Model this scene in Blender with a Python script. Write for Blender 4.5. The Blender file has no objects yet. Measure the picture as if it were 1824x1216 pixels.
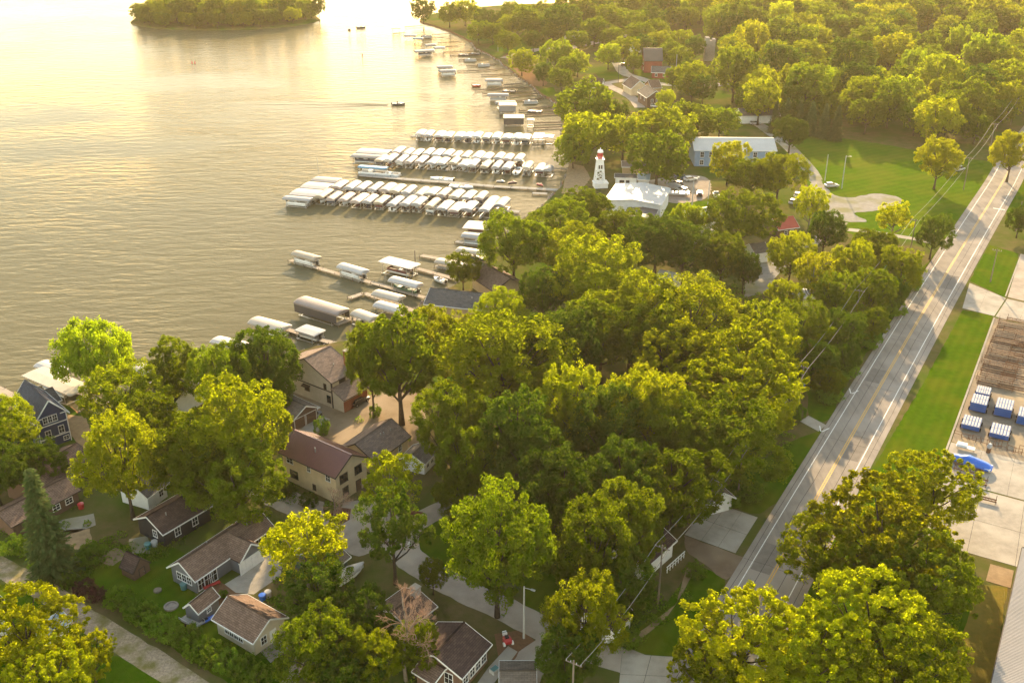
import bpy, bmesh, math, random
import numpy as np
from mathutils import Vector, Matrix

# ------------------------------------------------------------------ camera, world, sun, exposure
scene = bpy.context.scene
COL = scene.collection
CAM_H, PITCH, FPX = 98.0, math.radians(25.4), 1808.0
cd = bpy.data.cameras.new('camera'); cam = bpy.data.objects.new('camera', cd); COL.objects.link(cam)
cd.sensor_width = 36.0; cd.lens = FPX / 1824 * 36.0; cd.clip_start = 0.5; cd.clip_end = 12000
cam.location = (0, 0, CAM_H); cam.rotation_euler = (math.pi / 2 - PITCH, 0, 0)
scene.camera = cam

SUN_AZ, SUN_EL = math.radians(8), math.radians(19)
world = bpy.data.worlds.new('World'); scene.world = world; world.use_nodes = True
nt = world.node_tree; nt.nodes.clear()
wo = nt.nodes.new('ShaderNodeOutputWorld'); bg = nt.nodes.new('ShaderNodeBackground')
sky = nt.nodes.new('ShaderNodeTexSky'); sky.sky_type = 'NISHITA'; sky.sun_disc = False
sky.sun_elevation = SUN_EL; sky.sun_rotation = SUN_AZ; sky.altitude = 100
sky.air_density = 1.0; sky.dust_density = 0.35; sky.ozone_density = 0.6
warm = nt.nodes.new('ShaderNodeMix'); warm.data_type = 'RGBA'; warm.blend_type = 'MULTIPLY'
warm.inputs['Factor'].default_value = 1.0; warm.inputs['B'].default_value = (1.0, 0.775, 0.53, 1)
nt.links.new(sky.outputs[0], warm.inputs['A']); nt.links.new(warm.outputs['Result'], bg.inputs[0])
bg.inputs[1].default_value = 0.15
nt.links.new(bg.outputs[0], wo.inputs[0])

sd = bpy.data.lights.new('sun', 'SUN'); sun = bpy.data.objects.new('sun', sd); COL.objects.link(sun)
sd.energy = 2.8; sd.angle = math.radians(0.8); sd.color = (1.0, 0.75, 0.43)
sdir = Vector((math.sin(SUN_AZ) * math.cos(SUN_EL), math.cos(SUN_AZ) * math.cos(SUN_EL), math.sin(SUN_EL)))
sun.rotation_euler = (-sdir).to_track_quat('-Z', 'Y').to_euler()
sun.location = (60, 200, 200)

vs = scene.view_settings
vs.view_transform = 'Standard'; vs.look = 'None'; vs.gamma = 1; vs.use_curve_mapping = False
vs.exposure = 2.6
scene.cycles.use_denoising = True
scene.cycles.use_adaptive_sampling = True; scene.cycles.adaptive_threshold = 0.02
scene.cycles.max_bounces = 5; scene.cycles.diffuse_bounces = 2; scene.cycles.glossy_bounces = 2
scene.cycles.transmission_bounces = 4; scene.cycles.transparent_max_bounces = 4; scene.cycles.volume_bounces = 0
scene.cycles.caustics_reflective = False; scene.cycles.caustics_refractive = False
scene.cycles.sample_clamp_indirect = 4

# ------------------------------------------------------------------ helpers
R = math.radians
WZ = -0.8                       # water level; land lies at z = 0
rnd = random.Random(7)
HAZE = 0.00006

def G(px, py, z=0.0):
    """the point of the place at height z seen at photo position (px, py)"""
    v = (py - 608) / FPX; u = (px - 912) / FPX
    k = (CAM_H - z) / (math.sin(PITCH) + v * math.cos(PITCH))
    return Vector((u * k, (math.cos(PITCH) - v * math.sin(PITCH)) * k, z))

def scale_at(py, z=0.0):        # pixels per metre across the view at that row and height
    return math.cos(PITCH) * (py - 608 + FPX * math.tan(PITCH)) / (CAM_H - z)

class MB:
    def __init__(s): s.v = []; s.f = []; s.uv = {}
    def add(s, vs, fs):
        o = len(s.v); s.v += [tuple(p) for p in vs]; s.f += [tuple(i + o for i in f) for f in fs]; return o
    def box(s, x0, x1, y0, y1, z0, z1):
        s.add([(x0,y0,z0),(x1,y0,z0),(x1,y1,z0),(x0,y1,z0),(x0,y0,z1),(x1,y0,z1),(x1,y1,z1),(x0,y1,z1)],
              [(0,3,2,1),(4,5,6,7),(0,1,5,4),(1,2,6,5),(2,3,7,6),(3,0,4,7)]); return s
    def hexa(s, p):             # eight corners, bottom ring then top ring
        s.add(p, [(0,3,2,1),(4,5,6,7),(0,1,5,4),(1,2,6,5),(2,3,7,6),(3,0,4,7)]); return s
    def prism(s, poly, z0, z1):
        n = len(poly)
        s.add([(x, y, z0) for x, y in poly] + [(x, y, z1) for x, y in poly],
              [tuple(range(n - 1, -1, -1)), tuple(range(n, 2 * n))] + [(i, (i + 1) % n, n + (i + 1) % n, n + i) for i in range(n)])
        return s
    def loft(s, rings, caps=True, closed=True):
        n = len(rings[0]); o = len(s.v)
        for r in rings: s.v += [tuple(p) for p in r]
        for k in range(len(rings) - 1):
            for i in range(n if closed else n - 1):
                j = (i + 1) % n
                s.f.append((o + k * n + i, o + k * n + j, o + (k + 1) * n + j, o + (k + 1) * n + i))
        if caps and closed:
            s.f.append(tuple(o + i for i in range(n - 1, -1, -1))); e = o + (len(rings) - 1) * n
            s.f.append(tuple(e + i for i in range(n)))
        return s
    def tube(s, pts, rad, n=6):
        pts = [Vector(p) for p in pts]
        if not isinstance(rad, (list, tuple)): rad = [rad] * len(pts)
        rings = []
        for i, p in enumerate(pts):
            d = (pts[min(i + 1, len(pts) - 1)] - pts[max(i - 1, 0)]).normalized()
            a = d.cross(Vector((0, 0, 1)) if abs(d.z) < 0.95 else Vector((1, 0, 0))).normalized(); b = d.cross(a)
            rings.append([p + (a * math.cos(2 * math.pi * k / n) + b * math.sin(2 * math.pi * k / n)) * rad[i] for k in range(n)])
        return s.loft(rings)
    def bar(s, a, b, w, h):     # a rectangular beam from a to b
        a = Vector(a); b = Vector(b); d = (b - a).normalized()
        x = d.cross(Vector((0, 0, 1)) if abs(d.z) < 0.98 else Vector((0, 1, 0))).normalized() * (w / 2); y = x.cross(d).normalized() * (h / 2)
        return s.hexa([a - x - y, a + x - y, b + x - y, b - x - y, a - x + y, a + x + y, b + x + y, b - x + y])
    def mesh(s, name, smooth=False, fix=True):
        me = bpy.data.meshes.new(name); me.from_pydata(s.v, [], s.f)
        if s.uv:
            l = me.uv_layers.new(name='UVMap')
            for lp in me.loops: l.data[lp.index].uv = s.uv.get(lp.vertex_index, (0, 0))
        if fix:
            bm = bmesh.new(); bm.from_mesh(me); bmesh.ops.recalc_face_normals(bm, faces=bm.faces); bm.to_mesh(me); bm.free()
        if smooth: me.shade_smooth()
        return me
    def build(s, name, mat, parent=None, smooth=False, loc=None, rz=0):
        return put(name, s.mesh(name, smooth), mat, parent, loc, rz)

def put(name, me, mat=None, parent=None, loc=None, rz=0):
    o = bpy.data.objects.new(name, me)
    if mat is not None and not me.materials: me.materials.append(mat)
    COL.objects.link(o)
    if parent is not None: o.parent = parent
    if loc is not None: o.location = loc
    if rz: o.rotation_euler[2] = rz
    return o

def tag(o, label, cat, group=None, kind=None):
    if label: o['label'] = label
    if cat: o['category'] = cat
    if group: o['group'] = group
    if kind: o['kind'] = kind
    return o

def thing(name, label, cat, loc, rz=0, group=None):
    o = bpy.data.objects.new(name, None); COL.objects.link(o); o.empty_display_size = 0.5
    o.location = loc; o.rotation_euler = (0, 0, rz)
    return tag(o, label, cat, group)

def copy_tree(o, parent=None):
    c = o.copy(); COL.objects.link(c); c.parent = parent
    for ch in list(o.children): copy_tree(ch, c)
    return c

ORD = ['first', 'second', 'third', 'fourth', 'fifth', 'sixth', 'seventh', 'eighth', 'ninth', 'tenth', 'eleventh', 'twelfth',
       'thirteenth', 'fourteenth', 'fifteenth', 'sixteenth', 'seventeenth', 'eighteenth', 'nineteenth', 'twentieth',
       'twenty-first', 'twenty-second', 'twenty-third', 'twenty-fourth', 'twenty-fifth', 'twenty-sixth']

# ------------------------------------------------------------------ materials
def srgb(r, g, b):
    f = lambda c: (c / 255 / 12.92) if c / 255 <= 0.04045 else ((c / 255 + 0.055) / 1.055) ** 2.4
    return (f(r), f(g), f(b))

def new_mat(name):
    m = bpy.data.materials.new(name); m.use_nodes = True
    t = m.node_tree; t.nodes.clear()
    out = t.nodes.new('ShaderNodeOutputMaterial'); b = t.nodes.new('ShaderNodeBsdfPrincipled')
    t.links.new(b.outputs[0], out.inputs[0])
    return m, t, b, out

def node(t, kind, **kw):
    n = t.nodes.new(kind)
    for k, v in kw.items():
        if k in n.inputs: n.inputs[k].default_value = v
        else: setattr(n, k, v)
    return n

def mixc(t, fac, a, b, mode='MIX'):
    m = t.nodes.new('ShaderNodeMix'); m.data_type = 'RGBA'; m.blend_type = mode
    for s, v in (('Factor', fac), ('A', a), ('B', b)):
        if hasattr(v, 'is_output'): t.links.new(v, m.inputs[s])
        elif s == 'Factor': m.inputs[s].default_value = v
        else: m.inputs[s].default_value = (*v, 1) if len(v) == 3 else v
    return m.outputs['Result']

def surf(name, c1, c2=None, scale=1.0, rough=0.8, bump=0.0, bscale=None, c3=None, scale3=0.1, metal=0.0, spec=None, stretch=None, stripe=None):
    if spec is None: spec = 0.0 if rough >= 0.8 else 0.3
    m, t, b, out = new_mat(name)
    c2 = c2 or tuple(x * 0.75 for x in c1)
    tc = node(t, 'ShaderNodeTexCoord'); vec = tc.outputs['Object']
    if stretch:
        mp = node(t, 'ShaderNodeMapping', Scale=stretch[:3], Rotation=(0, 0, stretch[3] if len(stretch) > 3 else 0)); t.links.new(vec, mp.inputs[0]); vec = mp.outputs[0]
    n = node(t, 'ShaderNodeTexNoise', Scale=scale, Detail=6, Roughness=0.65); t.links.new(vec, n.inputs['Vector'])
    rp = node(t, 'ShaderNodeMapRange'); t.links.new(n.outputs[0], rp.inputs[0]); rp.inputs[1].default_value = 0.3; rp.inputs[2].default_value = 0.7
    col = mixc(t, rp.outputs[0], c1, c2)
    if c3:
        n3 = node(t, 'ShaderNodeTexNoise', Scale=scale3, Detail=4); t.links.new(tc.outputs['Object'], n3.inputs['Vector'])
        r3 = node(t, 'ShaderNodeMapRange'); t.links.new(n3.outputs[0], r3.inputs[0]); r3.inputs[1].default_value = 0.45; r3.inputs[2].default_value = 0.65
        col = mixc(t, r3.outputs[0], col, c3)
    if stripe:
        ms = node(t, 'ShaderNodeMapping', Rotation=(0, 0, stripe[1])); t.links.new(tc.outputs['Object'], ms.inputs[0])
        wv = node(t, 'ShaderNodeTexWave', Scale=stripe[0], Distortion=2.5, Detail=2); wv.inputs['Detail Scale'].default_value = 0.6; t.links.new(ms.outputs[0], wv.inputs['Vector'])
        rs = node(t, 'ShaderNodeMapRange'); t.links.new(wv.outputs['Fac'], rs.inputs[0]); rs.inputs[3].default_value = 0.94; rs.inputs[4].default_value = 1.05
        col = mixc(t, 1.0, col, rs.outputs[0], 'MULTIPLY')
    t.links.new(col, b.inputs['Base Color']); b.inputs['Roughness'].default_value = rough; b.inputs['Metallic'].default_value = metal
    b.inputs['Specular IOR Level'].default_value = spec
    if bump:
        nb = node(t, 'ShaderNodeTexNoise', Scale=bscale or scale * 6, Detail=4); t.links.new(vec, nb.inputs['Vector'])
        bp = node(t, 'ShaderNodeBump', Strength=bump, Distance=0.1); t.links.new(nb.outputs[0], bp.inputs['Height']); t.links.new(bp.outputs[0], b.inputs['Normal'])
    return m

def shingle(name, c1, c2, mortar=None, row=0.28, width=0.75):
    m, t, b, out = new_mat(name)
    uv = node(t, 'ShaderNodeUVMap')
    br = node(t, 'ShaderNodeTexBrick', Scale=1.0); br.inputs['Color1'].default_value = (*c1, 1); br.inputs['Color2'].default_value = (*c2, 1)
    br.inputs['Mortar'].default_value = (*(mortar or tuple(x * 0.45 for x in c1)), 1)
    br.inputs['Mortar Size'].default_value = 0.02; br.inputs['Brick Width'].default_value = width; br.inputs['Row Height'].default_value = row
    t.links.new(uv.outputs[0], br.inputs['Vector'])
    n = node(t, 'ShaderNodeTexNoise', Scale=1.3, Detail=5); t.links.new(uv.outputs[0], n.inputs['Vector'])
    rp = node(t, 'ShaderNodeMapRange'); t.links.new(n.outputs[0], rp.inputs[0]); rp.inputs[3].default_value = 0.6; rp.inputs[4].default_value = 1.35
    col = mixc(t, 1.0, br.outputs[0], rp.outputs[0], 'MULTIPLY')
    t.links.new(col, b.inputs['Base Color']); b.inputs['Roughness'].default_value = 0.9; b.inputs['Specular IOR Level'].default_value = 0.06
    bp = node(t, 'ShaderNodeBump', Strength=0.5, Distance=0.03); t.links.new(br.outputs['Fac'], bp.inputs['Height']); bp.invert = True
    t.links.new(bp.outputs[0], b.inputs['Normal'])
    return m

def siding(name, c, pitch=0.18, vertical=False):
    m, t, b, out = new_mat(name)
    tc = node(t, 'ShaderNodeTexCoord'); sp = node(t, 'ShaderNodeSeparateXYZ'); t.links.new(tc.outputs['Object'], sp.inputs[0])
    w = node(t, 'ShaderNodeMath', operation='MULTIPLY'); w.inputs[1].default_value = 1 / pitch
    if vertical:
        s2 = node(t, 'ShaderNodeMath', operation='ADD'); t.links.new(sp.outputs[0], s2.inputs[0]); t.links.new(sp.outputs[1], s2.inputs[1]); t.links.new(s2.outputs[0], w.inputs[0])
    else: t.links.new(sp.outputs[2], w.inputs[0])
    fr = node(t, 'ShaderNodeMath', operation='FRACT'); t.links.new(w.outputs[0], fr.inputs[0])
    n = node(t, 'ShaderNodeTexNoise', Scale=0.8, Detail=6); t.links.new(tc.outputs['Object'], n.inputs['Vector'])
    rp = node(t, 'ShaderNodeMapRange'); t.links.new(n.outputs[0], rp.inputs[0]); rp.inputs[3].default_value = 0.75; rp.inputs[4].default_value = 1.2
    t.links.new(mixc(t, 1.0, (*c, 1), rp.outputs[0], 'MULTIPLY'), b.inputs['Base Color'])
    b.inputs['Roughness'].default_value = 0.7; b.inputs['Specular IOR Level'].default_value = 0.3
    bp = node(t, 'ShaderNodeBump', Strength=0.5, Distance=0.03); t.links.new(fr.outputs[0], bp.inputs['Height']); t.links.new(bp.outputs[0], b.inputs['Normal'])
    return m

def leafmat(name, c1, c2, trans=0.45, tcol=None):
    m, t, b, out = new_mat(name)
    at = node(t, 'ShaderNodeAttribute', attribute_name='tint'); oi = node(t, 'ShaderNodeObjectInfo')
    ad = node(t, 'ShaderNodeMath', operation='MULTIPLY_ADD'); t.links.new(oi.outputs['Random'], ad.inputs[0]); ad.inputs[1].default_value = 0.6; t.links.new(at.outputs['Fac'], ad.inputs[2])
    sc = node(t, 'ShaderNodeMath', operation='MULTIPLY'); t.links.new(ad.outputs[0], sc.inputs[0]); sc.inputs[1].default_value = 0.625
    col = mixc(t, sc.outputs[0], c1, c2)
    wn = node(t, 'ShaderNodeTexWhiteNoise', noise_dimensions='1D'); t.links.new(oi.outputs['Random'], wn.inputs['W'])
    hv = node(t, 'ShaderNodeMapRange'); t.links.new(oi.outputs['Random'], hv.inputs[0]); hv.inputs[3].default_value = 0.482; hv.inputs[4].default_value = 0.507
    vv = node(t, 'ShaderNodeMapRange'); t.links.new(wn.outputs['Value'], vv.inputs[0]); vv.inputs[3].default_value = 0.80; vv.inputs[4].default_value = 1.20
    hs = node(t, 'ShaderNodeHueSaturation'); t.links.new(hv.outputs[0], hs.inputs['Hue']); t.links.new(vv.outputs[0], hs.inputs['Value']); t.links.new(col, hs.inputs['Color']); col = hs.outputs[0]
    t.links.new(col, b.inputs['Base Color']); b.inputs['Roughness'].default_value = 0.7; b.inputs['Specular IOR Level'].default_value = 0.0
    tr = node(t, 'ShaderNodeBsdfTranslucent')
    tint = mixc(t, 1.0, col, tcol or (2.0, 2.0, 0.45), 'MULTIPLY'); t.links.new(tint, tr.inputs[0])
    mx = node(t, 'ShaderNodeMixShader'); mx.inputs[0].default_value = trans
    t.links.new(b.outputs[0], mx.inputs[1]); t.links.new(tr.outputs[0], mx.inputs[2]); t.links.new(mx.outputs[0], out.inputs[0])
    return m

M = {}
M['leaf_bright'] = leafmat('leaf_bright', (0.118, 0.155, 0.006), (0.205, 0.225, 0.008), 0.66)
M['leaf_green'] = leafmat('leaf_green', (0.062, 0.098, 0.006), (0.130, 0.160, 0.008), 0.58)
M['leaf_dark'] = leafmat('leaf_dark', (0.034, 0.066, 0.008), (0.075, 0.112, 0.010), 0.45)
M['leaf_gold'] = leafmat('leaf_gold', (0.150, 0.178, 0.005), (0.245, 0.255, 0.007), 0.70)
M['leaf_sunlit'] = leafmat('leaf_sunlit', (0.190, 0.228, 0.006), (0.300, 0.318, 0.008), 0.70)  # brighter copy for the corner maples, sunlight painted into the leaf colour
M['leaf_willow'] = leafmat('leaf_willow', (0.100, 0.150, 0.008), (0.170, 0.205, 0.010), 0.55)
M['leaf_spruce'] = leafmat('leaf_spruce', (0.055, 0.090, 0.026), (0.115, 0.155, 0.052), 0.35, (1.4, 1.4, 0.8))
M['leaf_bush'] = leafmat('leaf_bush', (0.065, 0.120, 0.012), (0.115, 0.180, 0.018), 0.45)
M['leaf_purple'] = leafmat('leaf_purple', (0.045, 0.022, 0.026), (0.08, 0.035, 0.035), 0.3, (1.5, 0.9, 0.9))
M['twig'] = surf('twig', (0.36, 0.22, 0.15), (0.26, 0.16, 0.11), 2)
M['bark'] = surf('bark', (0.10, 0.078, 0.058), (0.055, 0.042, 0.032), 3, 0.95, 0.6, 8)
M['bark_pale'] = surf('bark_pale', (0.24, 0.20, 0.16), (0.13, 0.11, 0.09), 3, 0.95, 0.6, 8)
M['ground'] = surf('ground', (0.075, 0.080, 0.018), (0.135, 0.098, 0.050), 0.35, 0.95, 0.5, 6, c3=(0.055, 0.092, 0.010), scale3=0.05)
M['lawn'] = surf('lawn', (0.036, 0.080, 0.002), (0.058, 0.100, 0.003), 0.8, 0.9, 0.8, 7, c3=(0.078, 0.098, 0.006), scale3=0.13, stripe=(0.16, R(31)))
M['field'] = surf('field', (0.045, 0.095, 0.003), (0.070, 0.115, 0.004), 0.5, 0.9, 0.7, 5, c3=(0.092, 0.112, 0.010), scale3=0.06, stripe=(0.10, R(60)))
M['dry_grass'] = surf('dry_grass', (0.20, 0.14, 0.030), (0.13, 0.12, 0.025), 1.2, 0.95, 0.6, 9)
M['asphalt'] = surf('asphalt', (0.285, 0.245, 0.21), (0.205, 0.178, 0.155), 0.5, 0.85, 0.25, 25, c3=(0.30, 0.26, 0.225), scale3=0.15, stretch=(1.6, 0.06, 1, R(31)))
M['concrete'] = surf('concrete', (0.34, 0.30, 0.255), (0.25, 0.22, 0.185), 0.9, 0.85, 0.3, 14, c3=(0.37, 0.33, 0.28), scale3=0.2)
M['lane'] = surf('lane', (0.36, 0.30, 0.25), (0.26, 0.215, 0.18), 0.5, 0.9, 0.35, 12, c3=(0.39, 0.33, 0.275), scale3=0.12)
M['gravel'] = surf('gravel', (0.42, 0.33, 0.245), (0.20, 0.155, 0.11), 2.6, 0.95, 0.9, 8, c3=(0.16, 0.14, 0.05), scale3=0.35)
M['gravel_pale'] = surf('gravel_pale', (0.30, 0.275, 0.25), (0.22, 0.20, 0.175), 0.7, 0.95, 0.5, 10, c3=(0.20, 0.19, 0.11), scale3=0.14)
M['dirt'] = surf('dirt', (0.27, 0.20, 0.13), (0.19, 0.14, 0.09), 0.5, 0.95, 0.4, 10, c3=(0.31, 0.24, 0.17), scale3=0.1)
M['mulch'] = surf('mulch', (0.20, 0.11, 0.06), (0.13, 0.075, 0.045), 2.0, 0.95, 0.6, 10)
M['mulch_red'] = surf('mulch_red', (0.17, 0.075, 0.05), (0.11, 0.05, 0.035), 2.0, 0.95, 0.6, 10)
M['yard'] = surf('yard', (0.24, 0.195, 0.15), (0.17, 0.14, 0.11), 0.7, 0.95, 0.4, 12, c3=(0.31, 0.24, 0.16), scale3=0.12)
M['sand'] = surf('sand', (0.33, 0.235, 0.14), (0.22, 0.155, 0.095), 0.8, 0.95, 0.3, 12)
M['rock'] = surf('rock', (0.34, 0.29, 0.25), (0.20, 0.17, 0.15), 1.5, 0.9, 0.4)
M['white_line'] = surf('white_line', (0.78, 0.76, 0.72), (0.55, 0.53, 0.50), 2.0, 0.7)
M['yellow_line'] = surf('yellow_line', (0.62, 0.36, 0.05), (0.48, 0.27, 0.05), 2.0, 0.7)
M['crack'] = surf('crack', (0.05, 0.045, 0.04), None, 1, 0.9)
M['white'] = surf('white', (0.80, 0.78, 0.75), (0.70, 0.68, 0.66), 0.8, 0.5)
M['tube_grey'] = surf('tube_grey', (0.36, 0.34, 0.34), (0.24, 0.235, 0.26), 2, 0.5)
M['trim'] = surf('trim', (0.76, 0.74, 0.71), (0.64, 0.62, 0.60), 1.5, 0.6)
M['dark_trim'] = surf('dark_trim', (0.06, 0.042, 0.034), None, 1, 0.7)
M['glass'] = None
g, t, b, o = new_mat('glass'); b.inputs['Base Color'].default_value = (0.02, 0.022, 0.025, 1); b.inputs['Roughness'].default_value = 0.06; b.inputs['Specular IOR Level'].default_value = 0.6; M['glass'] = g
M['metal'] = surf('metal', (0.55, 0.54, 0.52), (0.42, 0.41, 0.40), 3, 0.4, metal=0.7)
M['pole_wood'] = surf('pole_wood', (0.22, 0.18, 0.14), (0.15, 0.12, 0.10), 2, 0.9, 0.3, stretch=(6, 6, 0.6))
M['pole_grey'] = surf('pole_grey', (0.42, 0.41, 0.39), None, 2, 0.6)
M['wire'] = surf('wire', (0.30, 0.28, 0.25), None, 1, 0.6)
M['rust'] = surf('rust', (0.17, 0.085, 0.05), (0.10, 0.055, 0.038), 3, 0.9, 0.3)
M['old_wood'] = surf('old_wood', (0.42, 0.31, 0.22), (0.25, 0.17, 0.12), 1.5, 0.9, 0.3, stretch=(1, 8, 8))
M['brown_wood'] = surf('brown_wood', (0.20, 0.12, 0.08), (0.11, 0.07, 0.05), 1.5, 0.9, 0.3, stretch=(1, 8, 8))
M['deck'] = surf('deck', (0.42, 0.35, 0.28), (0.30, 0.25, 0.20), 1.0, 0.9, 0.4, 6, stretch=(8, 1, 1))
M['dock_dark'] = surf('dock_dark', (0.10, 0.078, 0.06), (0.07, 0.055, 0.042), 1.0, 0.9)
M['deck_grey'] = surf('deck_grey', (0.36, 0.34, 0.31), (0.26, 0.245, 0.225), 1.0, 0.9, 0.4, 6, stretch=(8, 1, 1))
M['brick'] = surf('brick', (0.33, 0.12, 0.07), (0.24, 0.085, 0.055), 4, 0.9, 0.3)
M['tire'] = surf('tire', (0.02, 0.02, 0.02), None, 2, 0.8)
M['black'] = surf('black', (0.025, 0.025, 0.027), None, 2, 0.5)
M['seat'] = surf('seat', (0.40, 0.34, 0.28), None, 2, 0.7)
def paint(name, c, rough=0.3):
    if name not in M: M[name] = surf(name, c, tuple(x * 0.9 for x in c), 0.7, rough, spec=0.5)
    return M[name]
for nme, c in dict(blue_tarp=(0.03, 0.13, 0.55), blue_steel=(0.03, 0.085, 0.27), red_paint=(0.42, 0.03, 0.03), green_hull=(0.05, 0.13, 0.08),
                   hull_white=(0.78, 0.77, 0.76), hull_navy=(0.04, 0.05, 0.09), hull_maroon=(0.12, 0.04, 0.045), hull_grey=(0.30, 0.31, 0.33),
                   car_black=(0.02, 0.022, 0.025), car_white=(0.75, 0.75, 0.75), car_silver=(0.42, 0.43, 0.45), car_red=(0.30, 0.03, 0.03), car_blue=(0.05, 0.09, 0.20),
                   teal_bin=(0.10, 0.22, 0.22)).items(): paint(nme, c)
for nme, c in dict(cv_white=(0.45, 0.42, 0.405), cv_cream=(0.42, 0.365, 0.305), cv_tan=(0.36, 0.295, 0.225), cv_taupe=(0.25, 0.205, 0.185), cv_grey=(0.22, 0.21, 0.215),
                   cv_silver=(0.33, 0.315, 0.32), cv_pink=(0.38, 0.305, 0.275), cv_blue=(0.10, 0.25, 0.38), cv_brown=(0.27, 0.20, 0.13), cv_dark=(0.075, 0.065, 0.065),
                   cv_slate=(0.26, 0.27, 0.29)).items():
    M[nme] = surf(nme, c, tuple(x * 0.88 for x in c), 0.8, 0.65, 0.15, 1.2)
# ------------------------------------------------------------------ setting: water, land, road, paths
M['dirt_brown'] = surf('dirt_brown', (0.20, 0.145, 0.10), (0.14, 0.10, 0.07), 0.8, 0.95, 0.5, 10, c3=(0.24, 0.18, 0.125), scale3=0.2)
M['asphalt_dark'] = surf('asphalt_dark', (0.215, 0.188, 0.165), (0.165, 0.145, 0.128), 0.8, 0.85, 0.25, 25)
def water_mat():
    m, t, b, out = new_mat('lake_water')
    b.inputs['Base Color'].default_value = (0.112, 0.100, 0.058, 1); b.inputs['Roughness'].default_value = 0.07; b.inputs['IOR'].default_value = 1.06
    tc = node(t, 'ShaderNodeTexCoord')
    def layer(scale, sx, sy, rot, detail, dist=0.4):
        mp = node(t, 'ShaderNodeMapping', Scale=(sx, sy, 1), Rotation=(0, 0, rot)); t.links.new(tc.outputs['Object'], mp.inputs[0])
        n = node(t, 'ShaderNodeTexNoise', Scale=scale, Detail=detail, Roughness=0.55, Distortion=dist); t.links.new(mp.outputs[0], n.inputs['Vector']); return n.outputs[0]
    a = layer(0.20, 0.62, 1.9, R(-34), 4); c = layer(0.75, 0.8, 1.5, R(-8), 4); big = layer(0.012, 1, 1.6, R(10), 2)
    s1 = node(t, 'ShaderNodeMath', operation='MULTIPLY_ADD'); t.links.new(a, s1.inputs[0]); s1.inputs[1].default_value = 1.15
    s2 = node(t, 'ShaderNodeMath', operation='MULTIPLY'); t.links.new(c, s2.inputs[0]); s2.inputs[1].default_value = 0.30; t.links.new(s2.outputs[0], s1.inputs[2])
    bp = node(t, 'ShaderNodeBump', Distance=1.0); t.links.new(s1.outputs[0], bp.inputs['Height'])
    rp = node(t, 'ShaderNodeMapRange'); t.links.new(big, rp.inputs[0]); rp.inputs[1].default_value = 0.35; rp.inputs[2].default_value = 0.65
    rp.inputs[3].default_value = 0.15; rp.inputs[4].default_value = 0.42; t.links.new(rp.outputs[0], bp.inputs['Strength'])
    t.links.new(bp.outputs[0], b.inputs['Normal'])
    return m
M['water'] = water_mat()

mb = MB(); mb.add([(-5000, -1500, WZ), (5000, -1500, WZ), (5000, 7000, WZ), (-5000, 7000, WZ)], [(0, 1, 2, 3)])
tag(mb.build('water', M['water']), 'wide rippled lake reflecting the pale evening sky', None, kind='structure')

SHORE = [(-420, 860), (-200, 775), (-60, 742), (40, 716), (110, 722), (152, 738), (200, 716), (260, 690), (330, 672), (420, 660), (500, 636), (560, 618), (640, 606),
         (700, 578), (745, 548), (790, 520), (838, 492), (868, 466), (900, 424), (930, 392), (965, 368), (992, 342), (1010, 316), (1024, 296), (1012, 272), (1003, 244),
         (1002, 206), (990, 182), (965, 168), (948, 152), (915, 128), (890, 108), (870, 96), (850, 86), (835, 72), (800, 55), (770, 45), (748, 37), (770, 26), (830, 16),
         (900, 10), (1000, 6), (1060, 0), (1150, -8), (1350, -22), (1600, -40)]
def smooth_line(pts, n=4):
    out = []
    for i in range(len(pts) - 1):
        p0 = pts[max(i - 1, 0)]; p1 = pts[i]; p2 = pts[i + 1]; p3 = pts[min(i + 2, len(pts) - 1)]
        for k in range(n):
            q = k / n
            out.append(0.5 * ((2 * p1) + (p2 - p0) * q + (2 * p0 - 5 * p1 + 4 * p2 - p3) * q * q + (3 * p1 - p0 - 3 * p2 + p3) * q ** 3))
    return out + [pts[-1]]
shore = smooth_line([G(x, y, -0.3) for x, y in SHORE])
jr = random.Random(3)
shore = [Vector((p.x + jr.uniform(-.5, .5), p.y + jr.uniform(-.5, .5), 0)) for p in shore]
def tri_sheet(name, pts, z, mat, kind='structure', label=None, parent=None):
    me = bpy.data.meshes.new(name); bm = bmesh.new()
    vs_ = [bm.verts.new((p[0], p[1], z)) for p in pts]
    f = bm.faces.new(vs_); f.normal_update()
    if f.normal.z < 0: f.normal_flip()
    bmesh.ops.triangulate(bm, faces=[f]); bm.to_mesh(me); bm.free()
    o = put(name, me, mat, parent)
    if kind and parent is None: o['kind'] = kind
    if label: o['label'] = label
    return o
outer = [Vector((2600, 1200, 0)), Vector((2600, -700, 0)), Vector((-700, -700, 0)), Vector((-700, 60, 0))]
land = shore + outer
tri_sheet('ground', [p for p in land], 0.0, M['ground'], label='shaded ground with leaf litter and thin grass')
mb = MB(); n = len(shore); nv = []
for i, p in enumerate(shore):
    d = (shore[min(i + 1, n - 1)] - shore[max(i - 1, 0)]).normalized(); nv.append(Vector((-d.y, d.x, 0)))
for i in range(n - 1):
    a, b2 = shore[i], shore[i + 1]; ao = a + nv[i] * 1.3; bo = b2 + nv[i + 1] * 1.3
    mb.add([(a.x, a.y, 0), (b2.x, b2.y, 0), (bo.x, bo.y, -1.6), (ao.x, ao.y, -1.6)], [(0, 1, 2, 3)])
tag(mb.build('shore_bank', M['mulch']), 'sandy bank sloping into the lake', None, kind='structure')
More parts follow.
